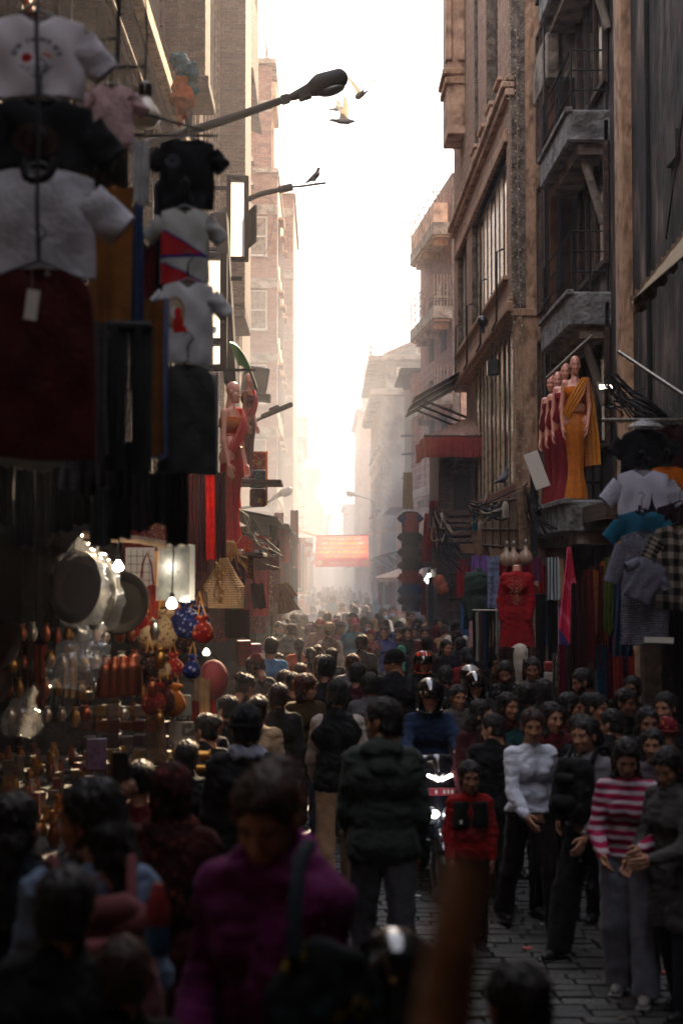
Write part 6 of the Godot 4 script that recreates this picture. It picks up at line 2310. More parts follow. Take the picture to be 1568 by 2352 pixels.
func flower_cloth(k: int) -> Material:
	var key := "fl%d" % k
	if not cache.has(key):
		var p: Array = [[Color(.42,.04,.05),Color(.75,.45,.2),Color(.15,.02,.02)],[Color(.62,.52,.38),Color(.35,.10,.06),Color(.2,.12,.08)],[Color(.36,.05,.10),Color(.7,.45,.45),Color(.6,.3,.1)],[Color(.06,.08,.26),Color(.6,.6,.7),Color(.2,.3,.6)],[Color(.10,.05,.04),Color(.55,.42,.38),Color(.45,.2,.18)],[Color(.50,.08,.08),Color(.8,.5,.3),Color(.9,.7,.3)],[Color(.05,.22,.25),Color(.7,.5,.2),Color(.4,.1,.1)],[Color(.16,.04,.04),Color(.4,.14,.1),Color(.3,.1,.05)]][k]
		cache[key] = printed(floral(p[0],p[1],p[2],10 + k,46),.3)
		cache[key].uv1_scale = Vector3(5,5,5)
	return cache[key]
func goods_left() -> void:
	var d := 9.3
	# the stall: counter,posts,back shelves
	var st := thing("market_stall","dark timber market stall stacked with brass and packets, lower left","stall")
	put("counter",span(-3.6,-1.45,.92,.99,6.9,12.5,.01),M.timber,st)
	put("counter_front",span(-1.6,-1.5,.05,.92,6.9,12.5),M.timber,st)
	for k in 5:
		put("shelf",span(-3.4,-2.9,1.15 + .24 * k,1.18 + .24 * k,7.2,13.0),M.timber_dark,st)
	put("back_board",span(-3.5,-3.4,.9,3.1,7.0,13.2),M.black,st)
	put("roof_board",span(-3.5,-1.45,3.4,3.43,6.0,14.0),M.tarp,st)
	for k in 10: drape(12 + 44 * k,1072 + 6 * (k % 3),1205 + 16 * ((k * 7) % 4),48,7.0 + .25 * (k % 3),cloth([Color(.12,.12,.13),Color(.06,.07,.10),Color(.16,.14,.13),Color(.05,.05,.05),Color(.10,.06,.05)][k % 5]),"%s garment hanging in the dark above the left stall, %s" % [["charcoal","navy","taupe","black","dark brown"][k % 5],["by the frame edge","second from the edge","third from the edge","fourth from the edge","left of the middle","right of the middle","fourth from the pole","third from the pole","second from the pole","beside the stick fan"][k]],{"folds": 2,"name": "hanging_garment","cat": "garment"})
	var pl := MB.new()
	cable(st,[at(190,1226,9.6),at(250,1236,9.6),at(310,1238,9.6),at(385,1252,9.6)],.028,M.timber_pale,"bamboo_pole")
	plate_stack(at(185,1350,d),.24,M.tinware,"larger steel dish in a plastic bag, left of the lit bulb",-38)
	plate_stack(at(222,1370,d + .35),.235,M.tinware,"second steel dish in a plastic bag, behind the first",-38)
	plate_stack(at(283,1385,d + .5),.22,mat(Color(.05,.045,.045),.45,{"metal": .5}),"round black iron pan hanging right of the steel dishes",-20,"iron_pan",false)
	for q in [[170,1530,58,"crumpled clear plastic bag below the steel dishes, largest"],[215,1495,40,"small clear plastic bag tucked behind the largest one"],[55,1650,45,"clear plastic bag of copper ware at the left edge"]]:
		var b := MB.new()
		var k := d / F
		var r: float = q[2] * k
		b.add(nets([[Vector3.ZERO,Vector3(r,r * .95,r * .5),Basis(BACK,.5)],[Vector3(r * .3,r * .7,0),Vector3(r * .5,r * 1.5,0),r * .35,r * .12]],r * .09,r * .2,[],[],.0,noise(.9 / r,60,3),r * .35))
		single("plastic_bag",b,M.film,q[3],"plastic bag","",at(q[0],q[1],d - .2))
	bulb(at(272,1288,9.4),.037,true,"lit white bulb hanging among the steel dishes",false,.02)
	bulb(at(395,1374,9.8),.038,true,"lit white bulb under the glassy picture, above the pouches",false,.02)
	bulb(at(474,1490,12.0),.03,true,"small lit bulb over the pink paper lantern",false,.01)
	# picture in a clear sleeve,behind it posters and totes
	var pf := thing("framed_picture","grey picture in a shiny clear sleeve with a sunlit edge, hung by the stall pole","picture",at(402,1315,10.0),-10)
	var k10 := 10.0 / F
	put("backing",bx(Vector3.ZERO,Vector3(76 * k10,126 * k10,.02),.004,Basis(BACK,-.04)),mat(Color(.40,.41,.37),.5,{"tex": T.plaster,"scale": 2.0}),pf)
	put("clear_sleeve",bx(Vector3(0,0,.018),Vector3(80 * k10,132 * k10,.006),.0,Basis(BACK,-.04)),M.film,pf)
	put("side_flap",bx(Vector3(40 * k10,0,.0),Vector3(.03,126 * k10,.08),.0,Basis(Vector3.UP,.4)),M.paper,pf)
	var ps := thing("paper_calendar","white gridded paper sheet behind the lit bulb","calendar",at(322,1305,10.6),4)
	put("sheet",bx(Vector3.ZERO,Vector3(70 * k10,100 * k10,.006)),M.paper,ps)
	for k in 4:
		put("rule_line",bx(Vector3(0,(k - 1.5) * .06,.005),Vector3(60 * k10,.004,.002)),M.cable,ps)
		put("rule_line",bx(Vector3((k - 1.5) * .045,0,.0055),Vector3(.004,90 * k10,.002)),M.cable,ps)
	# tote bag with strap
	var tb := thing("tote_bag","red flowered tote bag hanging right of the black pan","bag",at(338,1345,10.2),6)
	put("bag",pleat(52 * k10,120 * k10,2,.02,Vector3.ZERO,Basis(),{"th": .03}),flower_cloth(0),tb)
	var hd := MB.new()
	hd.tube([Vector3(-.05,-.02,0),Vector3(-.03,.16,.0),Vector3(0,.24,0),Vector3(.03,.16,0),Vector3(.05,-.02,0)],.008,5)
	put("handle",hd,cloth(Color(.36,.04,.05)),tb)
	single("straw_mat",bx(at(375,1330,10.7),Vector3(.22,.42,.02),.004),M.wicker,"tan woven mat behind the red tote bag","mat")
	# pouches in two bunches
	var pc := [[340,1420,1490,1,"gold and black bell shaped pouch, left of the upper bunch"],[375,1402,1492,1,"cream dotted pouch in the upper bunch"],[408,1395,1475,2,"maroon flowered round pouch in the upper bunch"],[330,1398,1450,0,"small red pouch at the top left of the upper bunch"],[425,1375,1470,3,"dark blue pouch at the top of the upper bunch"],[462,1392,1450,3,"blue and white patterned pouch at the right of the upper bunch"],[470,1415,1478,0,"scarlet pouch under the blue patterned one"],[420,1440,1500,4,"black pouch below the maroon flowered one"]]
	for k in pc.size():
		pouch(pc[k][0],pc[k][1],pc[k][2],10.2 + .12 * (k % 3),flower_cloth(pc[k][3]),pc[k][4])
	var pc2 := [[350,1570,1645,0,"red pouch on the left of the lower row"],[372,1560,1640,7,"dark plum pouch in the lower row"],[400,1572,1645,-1,"bright mustard pouch, right end of the lower row"],[345,1500,1560,4,"dark patterned pouch between the bunches"],[375,1505,1560,1,"gold embroidered pouch between the bunches"],[403,1500,1556,5,"red patterned pouch between the bunches"],[440,1505,1560,3,"navy comb shaped pouch right of the red patterned one"]]
	for k in pc2.size():
		pouch(pc2[k][0],pc2[k][1],pc2[k][2],10.1 + .1 * (k % 3),cloth(Color(.62,.33,.03)) if pc2[k][3] < 0 else flower_cloth(pc2[k][3]),pc2[k][4])
	# copper cups with sun on the rims
	for k in 4:
		lathed("copper_jug",[Vector2(.001,0),Vector2(.06,0),Vector2(.065,.02),Vector2(.06,.17),Vector2(.045,.21),Vector2(.03,.225),Vector2(.028,.26),Vector2(.001,.27)],at(243 + 21 * k,1602 - 2 * k,9.6),M.copper,"sunlit copper jug in a hanging row, counting %s" % ["first from the left","second from the left","third from the left","last on the right"][k],"jug")
	# packets and spools on the shelves
	for r in 6:
		for c in 7:
			if (r * 7 + c) % 9 == 4: continue
			var col: Color = [Color(.35,.32,.28),Color(.42,.20,.08),Color(.5,.42,.2),Color(.25,.22,.3),Color(.3,.1,.08),Color(.5,.48,.45)][(r * 5 + c * 3) % 6]
			var pm := bx(Vector3.ZERO,Vector3(.085,.06 + .02 * (c % 3),.10),.006)
			single("packet",pm,mat(col,.5,{"tex": T.grime,"scale": 3.0}),"%s packet on the left stall shelves, row %s, column %s" % [["grey","orange brown","mustard","mauve","dull red","white"][(r * 5 + c * 3) % 6],["one","two","three","four","five","six"][r],["one","two","three","four","five","six","seven"][c]],"packet","packets on the left stall shelves",at(205 + 29 * c,1598 + 34 * r,10.4),rnd(-10,10))
	for k in 4:
		var sp := MB.new()
		sp.lathe([Vector2(.001,-.06),Vector2(.045,-.06),Vector2(.045,-.05),Vector2(.034,-.045),Vector2(.036,.045),Vector2(.045,.05),Vector2(.045,.06),Vector2(.001,.06)],16,Transform3D(Basis(BACK,PI / 2),Vector3.ZERO))
		single("thread_spool",sp,M.brass,["upper left","upper right","lower left","lower right"][k] + " brass coloured spool behind the stall counter","spool","",at(210 + 45 * (k % 2) + 210,1735 + 30 * (k / 2),10.0))
	for r in 3:
		for k in 6:
			var tr := thing("goods_tray","open tray of small brass and packets on the left counter, %s row, %s" % [["front","middle","back"][r],["nearest us","second","third","fourth","fifth","farthest"][k]],"tray",Vector3(-1.68 - .5 * r,.99,-7.3 - .85 * k),rnd(-8,8),"trays on the left counter")
			put("tray",bx(Vector3(0,.02,0),Vector3(.44,.04,.7),.008),M.timber_dark,tr)
			for j in 9:
				var hh := rnd(.06,.17)
				var b := MB.new()
				if j % 3 == 0: b.box(Vector3(0,hh * .5,0),Vector3(.07,hh,.05),Basis(Vector3.UP,rnd(0,3)),.005)
				else: b.lathe(pot_profile(rnd(.025,.045),hh),10)
				var it := put("packet" if j % 3 == 0 else "vessel",b,[paint(Color(.45,.38,.30)),M.brass,M.copper,paint(Color(.40,.08,.06)),M.brass,M.tinware][j % 6],tr)
				it.position = Vector3(-.16 + .16 * (j % 3),.04,-.28 + .14 * (j / 3))
	# small metal ware hung in rows
	for r in 4:
		for k in 13:
			var q := R.randi() % 4
			var hh := rnd(.09,.15)
			lathed(["brass_bell","copper_cup","brass_lamp","steel_mug"][q],pot_profile(rnd(.03,.045),hh),at(20 + 28 * k + rnd(-5,5) + 9 * (r % 2),1475 + 62 * r + rnd(-9,9),9.9 + .5 * (k % 3)),[M.brass,M.copper,M.brass,M.tinware][q],"small %s hung in the %s row of stall metalware, %s" % [["brass bell","copper cup","brass lamp","steel mug"][q],["top","second","third","bottom"][r],["far left","second","third","fourth","fifth","sixth","middle","eighth","ninth","tenth","eleventh","twelfth","far right"][k]],"metalware","metalware hung in the left stall",12)
	single("printed_packet",bx(Vector3.ZERO,Vector3(.13,.2,.02),.004),mat(Color(.46,.40,.55),.4,{"tex": T.plaster,"scale": 3.0}),"lilac shiny packet standing on the stall counter","packet","",at(222,1732,9.2),12)
	single("printed_packet",bx(Vector3.ZERO,Vector3(.19,.2,.02),.004),printed(floral(Color(.5,.47,.42),Color(.3,.28,.25),Color(.6,.55,.5),91,90)),"grey flower printed packet beside the wooden upright","packet","",at(418,1690,10.3),5)
	single("blue_packet",bx(Vector3.ZERO,Vector3(.14,.15,.02),.004),mat(Color(.30,.42,.45),.4),"pale blue packet under the mustard pouch","packet","",at(418,1620,10.5),-6)
	var wu := MB.new()
	wu.box(at(372,1710,10.2),Vector3(.06,.55,.06),Basis(BACK,.08),.008)
	single("wooden_upright",wu,M.timber_pale,"sunlit wooden upright at the end of the stall counter","post")
	# brass ware along the counter
	var n := 0
	for r in 2:
		for k in 11:
			var px := 8.0 + 24.0 * k + 9.0 * r
			var hh := rnd(.10,.17)
			lathed("brass_figure",pot_profile(rnd(.025,.036),hh),Vector3(lat(px,8.6 + .4 * r),.99,-(8.6 + .4 * r)),M.brass,"small brass vessel in the %s row on the counter, %s" % [["front","back"][r],["first from the left edge","second from the left edge","third from the left edge","fourth","fifth","middle one","seventh","eighth","ninth","tenth","last before the lilac packet"][k]],"brass vessel","brass vessels on the left counter")
	for q in [[22,1500,.17,"large copper bowl at the left edge, upper"],[10,1590,.12,"smaller copper bowl at the left edge, lower"]]:
		var b := MB.new()
		b.lathe([Vector2(.001,0),Vector2(q[2] * .6,.02),Vector2(q[2],q[2] * .5),Vector2(q[2] * 1.03,q[2] * .52),Vector2(q[2] * .97,q[2] * .5),Vector2(q[2] * .58,.035),Vector2(.001,.015)],28,Transform3D(Basis(X,1.1),Vector3.ZERO))
		single("copper_bowl",b,M.copper,q[3],"bowl","",at(q[0],q[1],8.8),-35)
	for k in 5:
		drape(60 + 34 * k,1470 + 10 * (k % 2),1600 + 20 * (k % 3),30,10.6,flower_cloth([7,0,6,1,7][k]),["dark cloth strip hanging at the far left of the stall","red cloth strip second in the stall","teal cloth strip third in the stall","cream cloth strip fourth in the stall","dark cloth strip right of the cream one"][k],{"folds": 2})
	# things hanging along the stall front,farther up
	var cols := [Color(.50,.04,.06),Color(.45,.03,.06),Color(.36,.06,.14),Color(.72,.40,.38),Color(.26,.05,.12)]
	for k in 5:
		drape(425 + 20 * k,1085 + 6 * (k % 2),1285 + 14 * (k % 3),26,13.4 - .15 * k,mat(cols[k],.7,{"tex": T.cloth,"scale": 3.0,"back": cols[k] * 1.8,"nrm": T.cloth_n,"ns": .4}),["leftmost red sari cloth hanging below the grey top","dark red sari cloth, second of the hanging group","plum sari cloth, third of the hanging group","sunlit pink sari cloth, fourth of the hanging group","narrow dark purple cloth at the right of the hanging group"][k],{"folds": 3,"amp": .04,"skew": .12,"name": "sari_cloth"})
	drape(565,1240,1330,26,15.6,flower_cloth(5),"flower bordered cloth under the near red mannequin",{"folds": 2,"skew": .2,"name": "bordered_cloth"})
	drape(545,1262,1325,30,15.5,cloth(Color(.35,.18,.30),.3),"purple cloth under the near red mannequin",{"folds": 2})
	# patterned bags with fringe
	var pb := thing("wall_hanging","hanging panel of red, teal and red patterned cushions with a yellow fringe","wall hanging",at(592,1036,19.0),-6)
	var k19 := 19.0 / F
	for k in 3:
		put("cushion",bx(Vector3(0,-(22 + 43 * k) * k19,0),Vector3(36 * k19,42 * k19,.07),.02),[flower_cloth(5),flower_cloth(6),flower_cloth(2)][k],pb)
		put("label_patch",bx(Vector3(.03,-(28 + 43 * k) * k19,.04),Vector3(.05,.06,.006)),M.brass,pb)
	for k in 26:
		var f := MB.new()
		f.ball(Vector3(20 * k19,-(3 + 4.8 * k) * k19,.0),Vector3(.02,.022,.02),6)
		put("tassel",f,mat(Color(.75,.42,.12),.7,{"back": Color(.7,.4,.1)}),pb)
	# wicker lampshade
	var wk := thing("wicker_lampshade","conical wicker lampshade catching sun, hung below the red sari cloths","lampshade",at(514,1395,12.6))
	var k12 := 12.6 / F
	for k in 22:
		var v := k / 21.0
		var rr: float = (lerpf(46,47,minf(v * 3.0,1.0)) if v < .45 else lerpf(47,9,pow((v - .45) / .55,.8))) * k12
		var w := MB.new()
		w.tube(ring(Vector3(0,v * 112 * k12,0),rr,rr,28),.0045,4,false)
		put("cane_hoop",w,M.wicker,wk)
	for k in 16:
		var a := TAU * k / 16
		var w := MB.new()
		var q := []
		for j in 8:
			var v := j / 7.0
			var rr: float = (lerpf(46,47,minf(v * 3.0,1.0)) if v < .45 else lerpf(47,9,pow((v - .45) / .55,.8))) * k12
			q.append(Vector3(cos(a) * rr,v * 112 * k12,sin(a) * rr))
		w.tube(q,.004,4)
		put("cane_rib",w,M.wicker,wk)
	var chm := thing("bell_string","string of small gold bells hanging in front of the wicker lampshade","bells",at(500,1290,12.2))
	for k in 20:
		var b := MB.new()
		b.lathe([Vector2(.001,.02),Vector2(.008,.018),Vector2(.012,.0),Vector2(.016,-.012),Vector2(.001,-.01)],8,Transform3D(Basis(BACK,rnd(-.5,.5)),Vector3(rnd(-.03,.05),-.018 * k,rnd(-.03,.03))))
		put("bell",b,M.brass,chm)
	for k in 3:
		var b := MB.new()
		b.tube([Vector3(-.02 + .03 * k,.12,0),Vector3(-.02 + .03 * k,-.36,0)],.003,4)
		put("string",b,M.cable,chm)
	# straw bunches
	for q in [[350,1150,10.8,"bunch of dry straw ends lit by the sun below the black jeans",26],[530,1268,13.0,"tangle of pale wire and straw above the wicker lampshade",40],[372,1165,12.0,"fan of sticks hanging under the black jeans",20]]:
		var t := thing("straw_bunch",q[3],"straw",at(q[0],q[1],q[2]))
		for k in q[4]:
			var b := MB.new()
			var e := Vector3(rnd(-.16,.16),rnd(-.22,.16),rnd(-.1,.1))
			b.tube([Vector3(rnd(-.04,.04),.1,0),e * .5 + Vector3(0,rnd(-.02,.05),0),e],rnd(.003,.007),4)
			put("straw",b,M.wicker,t)
	# pink paper lantern and low red things by the path
	var pl2 := thing("paper_lantern","pink red paper lantern hanging over the crowd at the stall end","lantern",at(490,1560,12.4))
	var lb := MB.new()
	for k in 1:
		var q := PackedVector3Array()
		for y in 15:
			for j in 32:
				var e := -PI / 2 + PI * y / 14.0
				var a := TAU * j / 32
				var r := .125 * maxf(cos(e),.05) * (1.0 + .05 * cos(a * 12.0))
				q.append(Vector3(cos(a) * r,sin(e) * .17,sin(a) * r))
		lb.grid(q,32,15,true,PackedVector2Array(),true)
	put("shade",lb,mat(Color(.42,.05,.08),.8,{"back": Color(.3,.05,.06),"tex": T.cloth,"scale": 6.0}),pl2)
	var ts := MB.new()
	ts.tube([Vector3(0,-.17,0),Vector3(.0,-.4,0)],.02,6)
	put("tassel",ts,cloth(Color(.6,.05,.05)),pl2)
	for q in [[470,1560,1700,24,11.6,"cream calico strip with black leaves, sunlit, at the stall end",Color(.72,.64,.46)],[455,1545,1660,20,11.8,"pale cloth strip behind the calico strip",Color(.55,.48,.42)],[448,1610,1740,18,11.2,"scarlet cloth strip hanging by the grey packet",Color(.5,.05,.04)]]:
		drape(q[0],q[1],q[2],q[3],q[4],cloth(q[6],.5),q[5],{"folds": 2})
	# boxes and cloth hangings farther along the left
	drape(540,1330,1395,46,16.5,cloth(Color(.03,.17,.22)),"dark teal cloth right of the wicker lampshade",{"folds": 2})
	drape(590,1340,1398,30,16.9,flower_cloth(7),"dark brown patterned bag beside the teal cloth",{"folds": 1,"skew": .25})
	drape(545,1400,1465,55,16.2,flower_cloth(7),"dark red cloth with faint flowers below the teal cloth",{"folds": 2})
	single("red_box",bx(Vector3.ZERO,Vector3(.16,.3,.2),.01),paint(Color(.50,.07,.10)),"red upright box on the left shop step above the crowd","box","",at(560,1500,17.0),10)
	single("pink_box",bx(Vector3.ZERO,Vector3(.14,.28,.2),.01),paint(Color(.55,.22,.35)),"pink upright box beside the red box","box","",at(585,1505,17.2),14)
	# red cloth stalls deeper in
	var deep := [[640,1178,1350,22,30.0,Color(.48,.06,.06),"dull red cloth panel, first of the tall panels on the left"],[652,1206,1292,26,29.0,Color(.72,.05,.05),"bright red cloth panel between the tall panels"],[676,1172,1250,18,33.0,Color(.44,.06,.08),"maroon cloth panel at the right end of the tall panels"],[662,1260,1380,22,31.0,Color(.26,.12,.10),"brown patterned cloth panel below the bright red one"],[680,1250,1390,8,34.0,Color(.55,.08,.06),"thin scarlet cloth edge at the end of the tall panels"],[628,1190,1300,18,28.0,Color(.18,.06,.07),"dark maroon cloth behind the bright red panel"],[672,1245,1300,18,32.0,Color(.40,.25,.20),"tan patterned cloth panel right of the bright red one"],[676,1305,1400,14,32.5,Color(.08,.16,.18),"dark teal cloth panel under the tan patterned one"],[650,1296,1390,16,29.5,Color(.40,.06,.06),"dark red cloth panel over the far left crowd"]]
	for q in deep:
		drape(q[0],q[1],q[2],q[3],q[4],mat(q[5],.8,{"tex": T.cloth,"scale": 2.0,"back": q[5]}),q[6],{"folds": 2,"amp": .02,"name": "long_cloth"})
	# shop fronts packed with cloth,house after house
	var tones := [Color(.40,.05,.05),Color(.58,.06,.05),Color(.22,.09,.07),Color(.45,.20,.08),Color(.12,.16,.20),Color(.36,.04,.08),Color(.65,.10,.06)]
	var tn := ["dark red","red","brown","ochre brown","slate","wine","bright red"]
	for k in 7:
		var dd := 15.5 + 3.6 * k
		var ord_: String = ["first","second","third","fourth","fifth","sixth","seventh"][k]
		var sx := clampf((dd - 15.5) / 8.0,.0,1.0) * .95
		var sh := thing("cloth_stall","dark left cloth stall, %s beyond the wicker lampshade" % ord_,"stall",Vector3(sx,0,0))
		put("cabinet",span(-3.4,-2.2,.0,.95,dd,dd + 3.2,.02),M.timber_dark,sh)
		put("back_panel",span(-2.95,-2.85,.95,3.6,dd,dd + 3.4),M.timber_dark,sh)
		put("side_panel",span(-2.9,-2.05,.95,3.4,dd + 3.2,dd + 3.3),M.timber_dark,sh)
		put("canopy",bx(Vector3(-2.15,3.55,-dd - 1.6),Vector3(1.2,.04,3.3),.01,Basis(BACK,-.2)),M.roof_dark,sh)
		put("rail",span(-1.98,-1.94,3.18,3.22,dd,dd + 3.2),M.steel,sh)
		for j in 5:
			var q := (k * 3 + j * 2) % 7
			var hh := .7 + .3 * ((j * 5 + k) % 4)
			single("stall_cloth",pleat(.5,hh,3,.04,Vector3.ZERO,Basis(),{"seed": k * 3.1 + j}),mat(tones[q],.85,{"tex": T.cloth,"scale": 2.0,"back": tones[q]}) if (j + k) % 3 else flower_cloth([0,7,5,2][(j + k) % 4]),"%s cloth on the %s left cloth stall, %s on its rail" % [tn[q] if (j + k) % 3 else "flowered",ord_,["first","second","third","fourth","last"][j]],"cloth","",Vector3(sx - 1.96 - .06 * (j % 2),3.16,-dd - .3 - .62 * j),20 + 12 * (j % 3))
	var bk := thing("red_basket","dark roofed red box stall piled with goods, jutting out beside the banner rope","stall",at(612,1290,22.0))
	put("box",bx(Vector3(0,-.0,0),Vector3(.42,.26,.4),.02),paint(Color(.34,.06,.06)),bk)
	put("roof",bx(Vector3(-.02,.30,0),Vector3(.48,.03,.5),.005,Basis(BACK,-.35)),M.roof_dark,bk)
	for s in [-1.0,1.0]:
		put("corner_post",bx(Vector3(s * .19,.18,.15),Vector3(.025,.3,.025)),M.timber,bk)
	for k in 5:
		var f := MB.new()
		f.ball(Vector3(-.15 + .07 * k,.15,.05),Vector3(.045,.04,.05),8)
		put("toy",f,paint([Color(.7,.7,.7),Color(.15,.3,.5),Color(.7,.6,.4),Color(.6,.1,.1),Color(.75,.72,.7)][k]),bk)
	for k in 3:
		single("fan_hanging",pleat(.42,.26,6,.03,Vector3.ZERO,Basis(BACK,.25),{"gather": .5}),cloth([Color(.48,.30,.10),Color(.42,.24,.08),Color(.40,.10,.08)][k],.4),["ochre pleated fan hanging over the left crowd, upper one","ochre pleated fan hanging over the left crowd, lower one","small red pleated fan beside the ochre ones"][k],"fan","",at([688 - 40,668 - 14,640][k],[1340,1372,1345][k],24.0))
	var bp := MB.new()
	bp.tube([at(624,1370,23),at(625,1560,23)],.025,6)
	single("bamboo_post",bp,M.timber_pale,"pale bamboo post standing at the left crowd edge","post")
	# more stalls in the haze on the left
	for k in 10:
		var dd := 40.0 + 3.0 * k
		var c: Color = [Color(.5,.08,.07),Color(.6,.58,.55),Color(.25,.1,.08),Color(.65,.25,.1),Color(.15,.2,.25)][k % 5]
		drape(lerpf(684,712,k / 9.0),1235 + 8 * (k % 3),1350 + 5 * (k % 4),14,dd,mat(c,.8,{"tex": T.cloth,"back": c}),"hazy %s cloth hanging at the far left shops, %s back" % [["red","white","brown","orange","slate"][k % 5],["nearest","second","third","fourth","fifth","sixth","seventh","eighth","ninth","farthest"][k]],{"folds": 2})
	for k in 7:
		var dd := 34.0 + 7.0 * k
		var a := thing("shop_awning","sloping shop awning on the left side in the haze, %s one" % ["nearest","second","third","fourth","fifth","sixth","farthest"][k],"awning")
		var x := -2.3 + .012 * maxf(dd - 40,0)
		put("canopy",bx(Vector3(x + .45,3.3 - .03 * k,-dd),Vector3(1.3,.05,4.6),.01,Basis(BACK,-.22)),[M.tin,M.roof_dark,cloth(Color(.45,.10,.08))][k % 3],a)
		put("brace",bx(Vector3(x + .4,2.9,-dd),Vector3(1.0,.04,.04),.0,Basis(BACK,.6)),M.dark_metal,a)
	for q in [[704,1262,50,-14.0],[716,1284,62,10.0]]:
		var fl := thing("cloth_flag","red and white flag cloth hanging askew before the hazy left shops, %s" % ["nearer one","farther one"][0 if q[2] < 55 else 1],"flag",at(q[0],q[1],q[2]))
		fl.rotation_degrees.z = q[3]
		put("red_field",bx(Vector3.ZERO,Vector3(.35,.5,.01)),cloth(Color(.6,.1,.08),.5),fl)
		put("white_stripe",bx(Vector3(0,.0,.004),Vector3(.36,.16,.012),.0,Basis(BACK,.5)),cloth(Color(.8,.78,.75),.5),fl)
